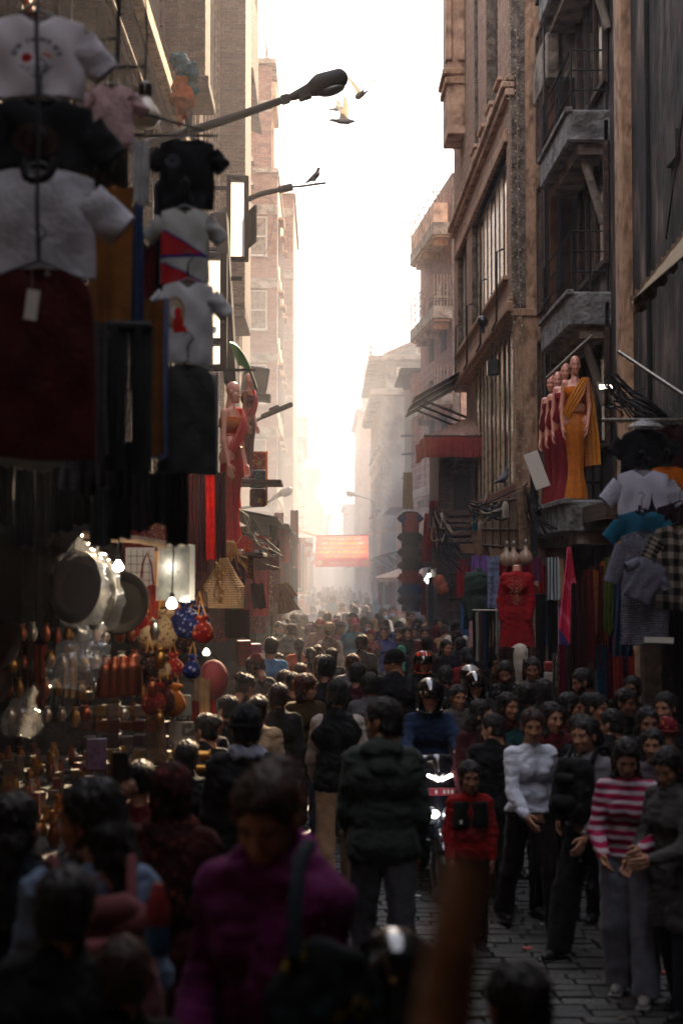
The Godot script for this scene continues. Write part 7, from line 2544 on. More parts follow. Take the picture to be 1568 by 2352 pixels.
# ---------- goods on the right ----------
func goods_right() -> void:
	# shop boards under the first floor band
	var t := thing("shop_boards","row of weathered pale boards in a brown frame tilted above the right stalls","board")
	var a := at(1098,1160,25.0)
	var b := at(1212,1142,20.0)
	var a2 := at(1100,1250,25.0)
	var b2 := at(1212,1262,20.0)
	for k in 6:
		var u0 := k / 6.0
		var u1 := (k + .88) / 6.0
		var m := MB.new()
		var p0 := a.lerp(b,u0)
		var p1 := a.lerp(b,u1)
		var p2 := a2.lerp(b2,u1)
		var p3 := a2.lerp(b2,u0)
		var n := (p1 - p0).cross(p3 - p0).normalized()
		if n.z < 0: n = -n
		var off := n * (-.03 - .01 * (k % 2))
		m.quad(p0,p1,p2,p3,n)
		m.quad(p0 + off,p1 + off,p2 + off,p3 + off,-n)
		m.quad(p3,p2,p2 + off,p3 + off,Vector3.DOWN)
		m.quad(p0,p1,p1 + off,p0 + off,Vector3.UP)
		m.quad(p1,p2,p2 + off,p1 + off,X)
		m.quad(p0,p3,p3 + off,p0 + off,-X)
		put("board",m,M.timber_pale,t)
		var bar := MB.new()
		bar.tube([p0 - Vector3(0,-.05,0),p3 + Vector3(0,-.05,0)],.025,4)
		put("batten",bar,M.timber,t)
	for q in [[a,b],[a.lerp(a2,.62),b.lerp(b2,.62)],[a2,b2]]:
		var bar := MB.new()
		bar.tube([q[0] + Vector3(0,0,.03),q[1] + Vector3(0,0,.03)],.025,4)
		put("cross_bar",bar,M.timber,t)
	t = thing("peeling_board","pale peeling plywood board hanging at the corner by the black post","board")
	put("board",bx(at(1210,1190,19.6),Vector3(.26,.86,.04),.004,Basis(BACK,.04) * Basis(Vector3.UP,-.5)),mat(Color(.55,.47,.38),.9,{"tex": T.plaster,"scale": 2.0}),t)
	for k in 6:
		put("splinter",bx(at(1195 + 5 * k,1160 + 12 * (k % 3),19.5),Vector3(.025,.35,.02),.0,Basis(BACK,rnd(-.1,.1))),M.timber_pale,t)
	single("black_post",bx(at(1226,1190,19.4),Vector3(.10,1.2,.12),.01),M.black,"black upright beside the peeling plywood board","post")
	single("white_card",bx(at(1232,1080,18.9),Vector3(.2,.5,.012),.003,Basis(BACK,.35)),M.paper,"bent white card leaning by the window strip near the crimson mannequins","card")
	single("cardboard_box",bx(at(1075,1000 + 300 - 40,27.0),Vector3(.24,.18,.2),.004,Basis(Vector3.UP,.4)),mat(Color(.48,.36,.25),.9),"small cardboard box on the cable shelf","box")
	# tilted sign backs
	for q in [[975,1270,30.0,.42,.62,"tan board sign leaning out beside the carved house, left one"],[1000,1272,29.5,.3,.6,"tan board sign leaning out beside the carved house, right one"],[1104,1255,24.5,.24,.42,"small tilted white card sign on the right, over the purple skirts"]]:
		single("tilted_sign",bx(at(q[0],q[1],q[2]),Vector3(q[3],q[4],.03),.004,Basis(BACK,.18) * Basis(Vector3.UP,-.3)),mat(Color(.50,.40,.31),.9,{"tex": T.plaster,"scale": 1.5}),q[5],"sign")
	# string lights down the corner
	for q in [[1168,60,1120,22.0,"left"],[1185,130,1095,21.4,"right"]]:
		var s := thing("fairy_lights","unlit fairy light string hanging down the tan house corner, %s one" % q[4],"string lights")
		var dd: float = q[3]
		cable(s,[at(q[0],q[1] - 100,dd),at(q[0] + 4,500,dd),at(q[0] + 12,800,dd),at(q[0] + 22,q[2],dd)],.007,M.cable_pale,"wire")
		for k in 60:
			var v := k / 59.0
			var p := at(q[0] + 22.0 * v * v,lerpf(q[1] - 60,q[2],v),dd) + Vector3(.02 * (1 if k % 2 else -1),0,.01)
			var m := MB.new()
			m.ball(p,Vector3(.014,.02,.014),6)
			put("bulb",m,M.plaster_white,s)
	# cable tangles
	var specs := [["tangled old cables draped from the carved house corner",1000,1175,1055,1300,27.0,30,.02],["cable tangle along the top of the weathered boards",1085,1165,1205,1135,22.0,26,.018],["dark cable tangle on the wall above the right T-shirts",1400,870,1540,985,14.5,34,.012],["loose cables between the black post and the concrete ledge",1215,1130,1270,1240,19.0,16,.012],["thin wires looping at the left stalls beyond the fringe panel",570,1190,640,1290,21.0,14,.008]]
	for q in specs:
		var cb := thing("cable_tangle",q[0],"cables")
		for k in q[6]:
			var x0: float = q[1] + rnd(-14,14)
			var y0: float = q[2] + rnd(-14,14)
			var x1: float = q[3] + rnd(-20,14)
			var y1: float = q[4] + rnd(-30,20)
			var dd: float = q[5] + rnd(-.4,.4)
			if k % 3 == 0:
				x1 = lerpf(x0,x1,rnd(.2,.7))
				y1 = lerpf(y0,y1,rnd(.2,.7))
			var mx := (x0 + x1) / 2 + rnd(-18,18)
			var my := (y0 + y1) / 2 + rnd(5,40)
			cable(cb,[at(x0,y0,dd),at(lerpf(x0,mx,.5) + rnd(-6,6),lerpf(y0,my,.6),dd),at(mx,my,dd + rnd(-.2,.2)),at(x1,y1,dd)],rnd(.4,1.0) * q[7],M.cable_pale if (k % 3 == 0 and q[5] > 20.0) else M.cable)
	for k in 3:
		var b3 := MB.new()
		b3.lathe([Vector2(.001,-.16),Vector2(.05,-.15),Vector2(.05,.02),Vector2(.03,.08),Vector2(.001,.09)],10)
		single("meter_can",b3,[M.plaster_white,M.tin,M.plaster_white][k],["white capped can hanging among the carved house cables","small tin box lamp hanging over the boards","white twist of plastic over the boards"][k],"fitting","",at([1012,1100,1160][k],[1188,1210,1165][k],[27.0,23.0,21.0][k]))
	single("blue_rag",pleat(.1,.35,3,.03,Vector3.ZERO,Basis(),{"gather": .6}),cloth(Color(.2,.45,.55),.4),"ragged light blue plastic strips tied to the cable end","rag","",at(1090,1168,22.4))
	# slanted strut and tube lamp
	var st := MB.new()
	st.tube([at(1420,808,14.0),at(1500,862,13.6),at(1580,915,13.2)],.022,8)
	single("slanted_strut",st,M.steel,"long slanted metal strut on the stained wall, right of the tube lamp","strut")
	var tl := thing("tube_lamp","short lit tube lamp beside the mannequins on the right","lamp",at(1390,889,15.5),0)
	var g := MB.new()
	g.tube([Vector3(-.065,0,0),Vector3(.07,.012,0)],.02,8)
	put("lit_tube",g,M.glow_white,tl)
	put("fitting",bx(Vector3(0,.035,-.01),Vector3(.2,.03,.05),.006),M.steel,tl)
	var bm := MB.new()
	bm.tube([Vector3(.1,.02,0),Vector3(.14,-.2,.02),Vector3(.16,-.4,.0)],.035,8)
	put("bracket_arm",bm,M.tin,tl)
	var ol := OmniLight3D.new()
	ol.name = "tube_light"
	ol.light_color = Color(1,.95,.85)
	ol.light_energy = .01
	ol.light_size = .05
	ol.omni_range = 8
	ol.omni_attenuation = 2
	ol.shadow_enabled = true
	ol.position = Vector3(0,-.05,.05)
	tl.add_child(ol)
	# cloth awning,upper right
	var aw := thing("cloth_awning","faded cream cloth awning with a scalloped edge jutting from the stained wall, upper right","awning")
	for k in 5:
		var m := MB.new()
		var q := PackedVector3Array()
		for r in 2:
			for i in 7:
				var u := (k + i / 6.0) / 5.0
				var p := at(1452,688,13.2).lerp(Vector3(3.5,hgt(505,13.2),-13.2),u)
				q.append(p + Vector3(0,sin(i * PI / 6.0) * -.015,.0 if r == 0 else 2.4))
		m.grid(q,7,2,false,PackedVector2Array(),true)
		for i in q.size(): q[i] -= Vector3(0,.012,0)
		m.grid(q,7,2,false)
		put("canvas_strip",m,cloth(Color(.62,.55,.44),.3),aw)
	for k in 12:
		var u := (k + .5) / 12.0
		var p := at(1452,688,13.2).lerp(Vector3(3.5,hgt(505,13.2),-13.2),u)
		put("scallop",pleat(.11,.13 + .05 * (k % 2),1,.008,p + Vector3(0,.0,.01),Basis(),{"point": .05,"nv": 5}),cloth(Color(.50,.42,.33),.3),aw)
	for z in [13.2,10.8]:
		var m := MB.new()
		m.tube([at(1450,690,13.2) * Vector3(1,1,0) + Vector3(0,-.03,-z),Vector3(3.5,hgt(505,13.2) - .03,-z)],.02,6)
		put("awning_bar",m,M.steel,aw)
	# --- hanging clothes,far right ---
	var wh := canvas(256,256,Color(.66,.66,.72))
	var ink := Color(.05,.05,.06)
	for k in 40: wh.fill_rect(Rect2i(166 - int(pow(k / 40.0,2.0) * 30.0),110 + k * 2,int(pow(k / 40.0,2.0) * 60.0) + 3,2),ink)
	for q in [[96,160,10,60],[120,175,16,45],[215,165,14,55],[235,180,16,40]]: wh.fill_rect(Rect2i(q[0],q[1],q[2],q[3]),ink)
	wh.fill_rect(Rect2i(90,192,166,26),ink)
	for k in 6: stroke(wh,Vector2(100 + k * 25,200),Vector2(110 + k * 25,212),4,Color(.6,.6,.66))
	var umb := hang_tee(1480,978,1100,118,11.6,cloth(Color(.035,.035,.045)),"black T-shirt on a pale hanger, topmost of the right hanging shirts",{"sleeve": cloth(Color(.035,.035,.045)),"sl": .3,"tank": true})
	var uh := MB.new()
	uh.lathe([Vector2(.001,.03),Vector2(.03,.028),Vector2(.13,-.02),Vector2(.16,-.05),Vector2(.13,-.03),Vector2(.001,.02)],20)
	put("hanger_cape",uh,M.film_dull,umb).position = Vector3(0,.03,0)
	hang_tee(1475,1072,1215,122,11.4,printed(itex(wh)),"white T-shirt with a black temple spire print on the right",{"sleeve": cloth(Color(.66,.66,.72)),"sl": .45})
	hang_tee(1472,1168,1240,112,11.3,cloth(Color(.04,.32,.42)),"teal T-shirt below the white temple print one",{"sl": .42})
	hang_tee(1532,1066,1225,84,11.5,cloth(Color(.74,.38,.03)),"mustard yellow T-shirt at the right edge",{"sl": .4})
	hang_tee(1560,1150,1290,110,11.4,cloth(Color(.10,.015,.02)),"dark maroon T-shirt at the right edge below the mustard one",{"sl": .4})
	hang_tee(1545,970,1080,80,12.0,cloth(Color(.16,.02,.02)),"dark red shirt in the top right corner of the rack",{"sl": .4})
	var plaid := canvas(128,128,Color(.10,.09,.08))
	for y in 128:
		for x in 128:
			var c := .08 + (.22 if x % 64 < 30 else .0) + (.22 if y % 64 < 30 else .0)
			plaid.set_pixel(x,y,Color(c,c * .92,c * .82))
	var pmx := printed(itex(plaid))
	pmx.uv1_scale = Vector3(2,3,1)
	hang_tee(1556,1200,1400,110,11.2,pmx,"black and tan checked shirt at the right edge",{"sleeve": pmx,"sl": .5,"sang": .5})
	var snake := canvas(128,128,Color(.18,.18,.21))
	var sg := RandomNumberGenerator.new()
	sg.seed = 3
	for r in 16:
		for c in 12:
			var cx := c * 10.7 + (r % 2) * 5.0
			for k in 5: stroke(snake,Vector2(cx + sg.randf_range(-2,2),r * 8 + k),Vector2(cx + 3 + sg.randf_range(-2,2),r * 8 + k),2.4,Color(.62,.62,.68).lerp(Color(.45,.45,.50),sg.randf()))
	var snm := printed(itex(snake))
	snm.uv1_scale = Vector3(2,3,1)
	hang_tee(1478,1215,1480,112,11.2,snm,"long grey snake patterned tunic hanging low on the right rack",{"sleeve": snm,"sl": .8,"sang": .35,"name": "tunic","cat": "tunic"})
	var fold := hang_tee(1505,1285,1390,70,11.05,snm,"grey patterned hood folded over the snake patterned tunic",{"sleeve": snm,"sl": .5,"name": "hood","cat": "hood","hang": false,"tilt": -28.0})
	drape(1440,1290,1508,42,11.8,mat(Color(.13,.32,.50),.9,{"tex": T.rust,"scale": 6.0,"nrm": T.fine_n}),"blue knitted cloth hanging behind the grey tunic",{"folds": 3,"skew": -.3})
	single("paper_label",bx(at(1512,1470,11.1),Vector3(.23,.045,.004),.0,Basis(BACK,-.03)),M.paper,"white paper strip under the grey tunic","label")
	single("clothes_bar",bx(at(1490,965,11.8),Vector3(.8,.03,.03),.008),M.steel,"metal bar that carries the right T-shirts","bar")
	# --- the scarf shop ---
	var pink := canvas(128,256,Color(.80,.12,.28))
	for y in 256:
		for x in 128:
			var v := Color(.80,.12,.28)
			if x % 64 < 22: v = v.lerp(Color(.92,.42,.55),.6)
			if y % 96 < 20: v = v.lerp(Color(.95,.52,.62),.6)
			if y % 96 == 30 or x % 64 == 30: v = Color(.9,.65,.7)
			pink.set_pixel(x,y,v)
	drape(1306,1256,1440,52,14.6,printed(itex(pink),.3),"bright pink checked shawl hung by one corner in front of the scarf shop",{"folds": 3,"amp": .05,"gather": .85,"point": 40.0,"skew": .02,"name": "pink_shawl","cat": "shawl"})
	drape(1290,1480,1640,16,14.8,cloth(Color(.42,.03,.18),.3),"deep magenta cloth strip below the pink shawl",{"folds": 2})
	var sc := [[1335,Color(.14,.03,.03),1330,1560],[1350,Color(.26,.04,.03),1310,1510],[1362,Color(.40,.26,.10),1310,1450],[1374,Color(.20,.03,.03),1300,1540],[1388,Color(.46,.25,.03),1290,1480],[1398,Color(.20,.28,.05),1280,1440],[1408,Color(.05,.07,.18),1300,1500],[1418,Color(.50,.13,.03),1282,1470],[1380,Color(.05,.20,.26),1480,1610],[1400,Color(.26,.04,.07),1470,1640],[1415,Color(.38,.10,.04),1460,1620],[1430,Color(.15,.05,.14),1480,1640],[1322,Color(.10,.02,.02),1340,1600],[1444,Color(.42,.14,.05),1490,1620]]
	var nmz := ["dark brown","dull red","tan","dark red","mustard","olive green","navy","orange","teal, low","crimson, low","rust, low","plum, low","blackish red","burnt orange, low"]
	for k in sc.size():
		drape(sc[k][0],sc[k][2],sc[k][3],22,13.8 + .12 * (k % 5),cloth(Color(sc[k][1].r * 1.35,sc[k][1].g * 1.2,sc[k][1].b * 1.35),.3),"%s scarf hanging in the dark scarf shop on the right" % nmz[k],{"folds": 2,"amp": .02,"skew": .25 * sin(k * 2.0),"point": 12.0 * (k % 3),"name": "scarf","cat": "scarf"})
	# --- the dress stall beyond ---
	var rr := [[1102,1276,1332,40,20.4,Color(.50,.36,.62),"lilac skirt hanging by the tan boards, left one"],[1118,1280,1330,24,20.6,Color(.36,.25,.46),"darker purple skirt beside the lilac skirt"]]
	for q in rr: drape(q[0],q[1],q[2],q[3],q[4],cloth(q[5]),q[6],{"folds": 3,"name": "skirt","cat": "skirt"})
	var pj := thing("puffer_jacket","dark green quilted puffer jacket hanging at the dress stall corner","jacket",at(1098,1322,19.6),28)
	var tp := top_mesh("stand","puffer",false,false)
	var pjm := put("quilted_shell",tp,cloth(Color(.20,.26,.23)),pj)
	pjm.scale = Vector3(.95,1.05,.8)
	pjm.position = Vector3(0,-1.50,0)
	var col := MB.new()
	col.tube(ring(Vector3(0,.0,0),.075,.07,16),.035,6,false)
	put("collar",col,cloth(Color(.17,.22,.20)),pj)
	drape(1076,1328,1445,14,20.2,cloth(Color(.03,.22,.26)),"teal jacket edge behind the green puffer jacket",{"folds": 1,"skew": -.5})
	drape(1132,1278,1396,26,19.4,mat(Color(.50,.56,.74),.9,{"tex": T.plaster,"scale": 2.0}),"faded blue denim dress on a hanger in clear film",{"folds": 1,"name": "denim_dress","cat": "dress"})
	drape(1150,1318,1400,18,19.8,cloth(Color(.02,.02,.022)),"black garment right of the denim dress",{"folds": 1})
	for k in 3:
		var gl := thing("glass_lamp","clear glass bulb lamp hanging over the red kurta, %s" % ["left","middle","right"][k],"lamp",at(1163 + 16 * k + (12 if k == 2 else 0),1298 - (4 if k == 2 else 0),18.6))
		var b5 := MB.new()
		b5.lathe([Vector2(.001,-.02),Vector2(.07,.0),Vector2(.095,.06),Vector2(.08,.13),Vector2(.03,.18),Vector2(.025,.25)],18)
		put("globe",b5,mat(Color(.62,.54,.46),.2,{"back": Color(.4,.34,.3)}),gl)
		var b6 := MB.new()
		b6.lathe([Vector2(.03,.24),Vector2(.035,.26),Vector2(.03,.31),Vector2(.001,.32)],10)
		b6.tube([Vector3(0,.3,0),Vector3(0,.5,0)],.006,5)
		put("cap",b6,M.steel,gl)
	# red kurta on a headless bust,with tan embroidery
	var ky := at(1185,1480,18.2).y
	var kt := thing("kurta_mannequin","headless mannequin in a dark red kurta with tan neck embroidery","mannequin",Vector3(lat(1186,18.2),at(1186,1308,18.2).y - 1.49,-18.2),-14)
	put("kurta",top_mesh("stand","kurta",true,true),cloth(Color(.58,.03,.07)),kt)
	var nk := MB.new()
	nk.lathe([Vector2(.055,1.42),Vector2(.048,1.53),Vector2(.04,1.545),Vector2(.001,1.55)],14)
	put("neck",nk,M.dummy,kt)
	var em := MB.new()
	for k in 150:
		var v := R.randf()
		var w := .085 * sqrt(1.0 - v) + .012
		var p := Vector3(rnd(-w,w),1.40 - .36 * v,0)
		p.z = .145 + .035 * exp(-pow((p.y - 1.24) / .08,2)) + (.0 if p.y < 1.36 else (1.36 - p.y) * .9) - p.x * p.x * 2.0
		em.ball(p,Vector3(.008,.008,.005),5)
	var emb := put("embroidery",em,mat(Color(.62,.42,.30),.7),kt)
	drape(1215,1335,1475,40,18.6,cloth(Color(.74,.62,.50)),"cream long dress with a beaded neck right of the red kurta",{"folds": 2,"name": "cream_dress","cat": "dress"})
	drape(1222,1345,1395,34,18.4,cloth(Color(.34,.16,.10)),"brown embroidered bodice over the cream dress",{"folds": 1,"gather": .3})
	hang_legs(1254,1368,1560,52,16.8,cloth(Color(.018,.02,.024)),"long black trousers hanging right of the cream dress")
	var strp := canvas(64,64,Color(.60,.64,.65))
	for k in 4: strp.fill_rect(Rect2i(k * 16,0,7,64),Color(.16,.18,.20))
	drape(1268,1280,1378,30,16.4,printed(itex(strp)),"grey striped shirt on a hanger above the black trousers",{"folds": 2,"name": "striped_shirt","cat": "shirt"})
	drape(1232,1280,1340,24,19.0,cloth(Color(.40,.14,.28)),"mauve cloth behind the brown bodice",{"folds": 2})
	# flowered blouse and skirt on a second figure,white bust
	var fy := thing("skirt_mannequin","white mannequin hips wearing a dark flowered blouse and skirt","mannequin",Vector3(lat(1192,15.6),.20,-15.6),-10)
	var fm := flower_cloth(4)
	var hp := MB.new()
	hp.add(nets([[Vector3(0,1.0,0),Vector3(.15,.16,.11),Basis()],[Vector3(0,1.12,0),Vector3(0,1.5,0),.09,.10]],.02,.05))
	put("bust",hp,M.plaster_white,fy)
	put("blouse",pleat(.42,.36,4,.05,Vector3(0,1.56,.06),Basis(),{"flare": .1}),fm,fy)
	put("skirt",pleat(.34,.95,5,.045,Vector3(.02,1.06,.08),Basis(),{"flare": .25}),fm,fy)
	var spk := MB.new()
	for k in 5:
		spk.box(Vector3(0,.15 + .17 * k,0),Vector3(.16,.15,.1),Basis(),.02)
	single("sequin_strip",pleat(.10,1.1,2,.02,Vector3.ZERO),printed(floral(Color(.25,.23,.2),Color(.6,.57,.5),Color(.1,.1,.1),33,120)),"glittering sequin strip hanging by the scarf shop door","cloth","",at(1278,1500,15.4))
	for k in 3:
		single("packet_stack",bx(Vector3.ZERO,Vector3(.14,.10,.12),.01),paint([Color(.55,.10,.05),Color(.7,.68,.64),Color(.5,.08,.05)][k]),["red packet at the top of the pile by the sequin strip","white packet in the pile by the sequin strip","red packet at the foot of the pile by the sequin strip"][k],"packet","",at(1264,1530 + 24 * k,15.5))
	# more garments crowding the right fronts,two tiers
	var gc := [Color(.70,.08,.12),Color(.82,.62,.60),Color(.75,.16,.34),Color(.80,.78,.74),Color(.62,.10,.07),Color(.30,.24,.50),Color(.78,.42,.10),Color(.16,.34,.52),Color(.70,.55,.40),Color(.45,.06,.22)]
	var gn := ["scarlet","pale pink","rose","white","brick red","violet","orange","blue","tan","wine"]
	for k in 26:
		var px := 1058.0 + 9.4 * k
		var low := k % 2
		var q := (k * 7) % 10
		drape(px,1285 + 95 * low + 7 * (k % 3),1372 + 100 * low + 11 * (k % 4),20,lerpf(26.0,17.0,k / 25.0) + 1.2,flower_cloth(k % 6) if k % 5 == 2 else cloth(gc[q],.3),"%s garment, %s tier of the dress stalls %s" % ["flowered" if k % 5 == 2 else gn[q],["upper","lower"][low],["by the carved pillar","beside the puffer jacket","near the denim dress","behind the red kurta","by the cream dress","near the black trousers"][mini(k / 5,5)] + [", leftmost",", left",", middle",", right",", rightmost"][k % 5]],{"folds": 2,"name": "hanging_garment","cat": "garment"})
	# rail of small clothes
	var rl := thing("clothes_rail","rail of many small coloured garments left of the red kurta","clothes rail",at(1130,1402,18.8))
	var rb := MB.new()
	rb.tube([Vector3(-.25,0,-.1),Vector3(.28,0,.1)],.012,6)
	put("rail_bar",rb,M.steel,rl)
	for k in 12:
		put("garment",pleat(.16,rnd(.45,.75),1,.02,Vector3(-.22 + .04 * k,-.02,-.09 + .015 * k),Basis(Vector3.UP,1.25)),cloth([Color(.05,.05,.06),Color(.6,.58,.55),Color(.3,.2,.15),Color(.08,.2,.35),Color(.04,.04,.045),Color(.05,.05,.06)][k % 6]),rl)
	# far right stall with bulbs and the column of T-shirts
	bulb(at(986,1318,31.0),.11,true,"bright bulb at the inner right shop, left one",false,.15)
	bulb(at(1010,1325,30.0),.13,true,"bright bulb at the inner right shop, right one",true,.15)
	for k in 2:
		var gg := MB.new()
		gg.ball(Vector3.ZERO,Vector3(.13,.15,.13),14)
		single("orange_globe",gg,mat(Color(.75,.42,.25),.4,{"back": Color(.8,.4,.2)}),["round orange ball ornament by the bright bulbs, upper","round orange ball ornament by the bright bulbs, lower"][k],"ornament","",at(1008 + 8 * k,1336 + 14 * k,29.2))
	for k in 9:
		var c: Color = [Color(.5,.3,.2),Color(.55,.08,.08),Color(.6,.5,.35),Color(.1,.12,.2),Color(.45,.1,.2)][k % 5]
		drape(962 + 9 * k,1325 + 9 * (k % 3),1400 + 12 * (k % 4),12,30.0 + .2 * (k % 3),cloth(c,.4),"%s goods strip in the inner right shop, place %s" % [["tan","red","cream","navy","plum"][k % 5],["one","two","three","four","five","six","seven","eight","nine"][k]],{"folds": 2})
	var tc := [[1172,1240,Color(.03,.03,.04),"topmost black T-shirt of the tall column"],[1215,1262,Color(.035,.035,.05),"second black T-shirt of the tall column"],[1250,1290,Color(.16,.16,.17),"grey T-shirt in the tall column"],[1280,1318,Color(.03,.03,.03),"black printed T-shirt in the tall column"],[1308,1350,Color(.42,.10,.05),"rust red T-shirt in the tall column"],[1338,1375,Color(.10,.18,.30),"blue denim top in the tall column"],[1360,1398,Color(.22,.22,.22),"lowest grey tee in the tall column"]]
	for k in tc.size():
		hang_tee(942,tc[k][0],tc[k][1] + 6,40,29.4 - .06 * k,cloth(tc[k][2]),tc[k][3],{"sl": .35,"hang": false})
	hang_tee(944,1176,1222,30,29.2,cloth(Color(.45,.07,.07)),"red and blue child top over the topmost black T-shirt",{"sleeve": cloth(Color(.06,.12,.36)),"sl": .5,"hang": false})
	drape(985,1180,1290,22,29.0,flower_cloth(0),"orange red printed cloth by the carved house",{"folds": 2,"skew": -.3})
	drape(996,1150,1260,20,28.8,cloth(Color(.50,.14,.07),.4),"orange cloth above the printed red one",{"folds": 2,"skew": -.4})
	drape(936,1085,1170,24,33.0,cloth(Color(.46,.36,.22),.5),"tan sack cloth hanging by the railed balcony",{"folds": 2,"gather": .15})
	# carved pillar
	var cp := thing("carved_pillar","old carved brown pillar at the corner of the inner right shop","pillar",Vector3(lat(1047,27.6),0,-27.6))
	put("shaft",bx(Vector3(0,1.5,0),Vector3(.24,3.0,.24),.02),M.timber,cp)
	for k in 8:
		put("ring_moulding",bx(Vector3(0,1.1 + .24 * k,0),Vector3(.30 + .03 * (k % 2),.06,.30 + .03 * (k % 2)),.015),M.timber,cp)
	# kiosk with a ribbed roof,hazy
	var ki := thing("ribbed_kiosk","small kiosk with a pale ribbed hip roof in the haze right of the banner","kiosk")
	var kd := 40.0
	var e0 := at(868,1327,kd)
	var e1 := at(968,1327,kd)
	var tp0 := at(968,1285,kd) + Vector3(.2,0,-1.5)
	var rm := MB.new()
	rm.quad(e0,e1,tp0,tp0 - Vector3(.1,0,0),BACK + Vector3.UP)
	rm.quad(e0,e0 + Vector3(0,0,-3.0),tp0,tp0,-X + Vector3.UP)
	rm.quad(e0,e1,e1 + Vector3(0,0,-3),e0 + Vector3(0,0,-3),Vector3.DOWN)
	put("roof",rm,M.tin,ki)
	for k in 6:
		var u := k / 6.0
		var m := MB.new()
		m.tube([e0.lerp(e1,u + .08),e0.lerp(e1,u + .08).lerp(tp0,.93 - .1 * (1 - u))],.025,5)
		put("rib",m,M.steel,ki)
	put("fascia",bx((e0 + e1) / 2 - Vector3(0,.06,0),Vector3(e1.x - e0.x,.12,.06)),M.timber_pale,ki)
	for k in 4:
		put("post",bx(Vector3(lerpf(e0.x + .1,e1.x,k / 3.0),1.15,-kd - .2),Vector3(.06,2.3,.06)),M.timber,ki)
	put("counter",bx(Vector3((e0.x + e1.x) / 2,.9,-kd - .3),Vector3(e1.x - e0.x,.1,.6)),M.timber_pale,ki)
	for k in 12:
		var c: Color = [Color(.5,.08,.07),Color(.6,.55,.5),Color(.2,.1,.08),Color(.55,.3,.15)][k % 4]
		drape(872 + 8 * k,1332 + 6 * (k % 3),1388,8,41.0 + (k % 3),cloth(c,.4),"hazy %s goods hanging in the ribbed kiosk, place %s" % [["red","white","brown","orange"][k % 4],["one","two","three","four","five","six","seven","eight","nine","ten","eleven","twelve"][k]],{"folds": 1})
	for k in 7:
		var dd := 46.0 + 8.0 * k
		var aw2 := thing("shop_awning","shop awning on the right side in the haze, %s one" % ["nearest","second","third","fourth","fifth","sixth","farthest"][k],"awning")
		put("canopy",bx(Vector3(2.4 - .05 * k,3.2 - .05 * k,-dd),Vector3(1.4,.05,5.0),.01,Basis(BACK,.25)),[M.roof_dark,M.tin,cloth(Color(.4,.12,.1))][k % 3],aw2)
		put("brace",bx(Vector3(2.5,2.8,-dd),Vector3(1.0,.04,.04),.0,Basis(BACK,-.6)),M.dark_metal,aw2)
		drape(lerpf(878,838,k / 6.0),1300,1360,12,dd,cloth([Color(.55,.1,.1),Color(.6,.5,.45),Color(.5,.2,.15)][k % 3],.5),"hazy %s cloth under the right awnings, %s back" % [["red","pale","brick coloured"][k % 3],["nearest","second","third","fourth","fifth","sixth","farthest"][k]],{"folds": 2})
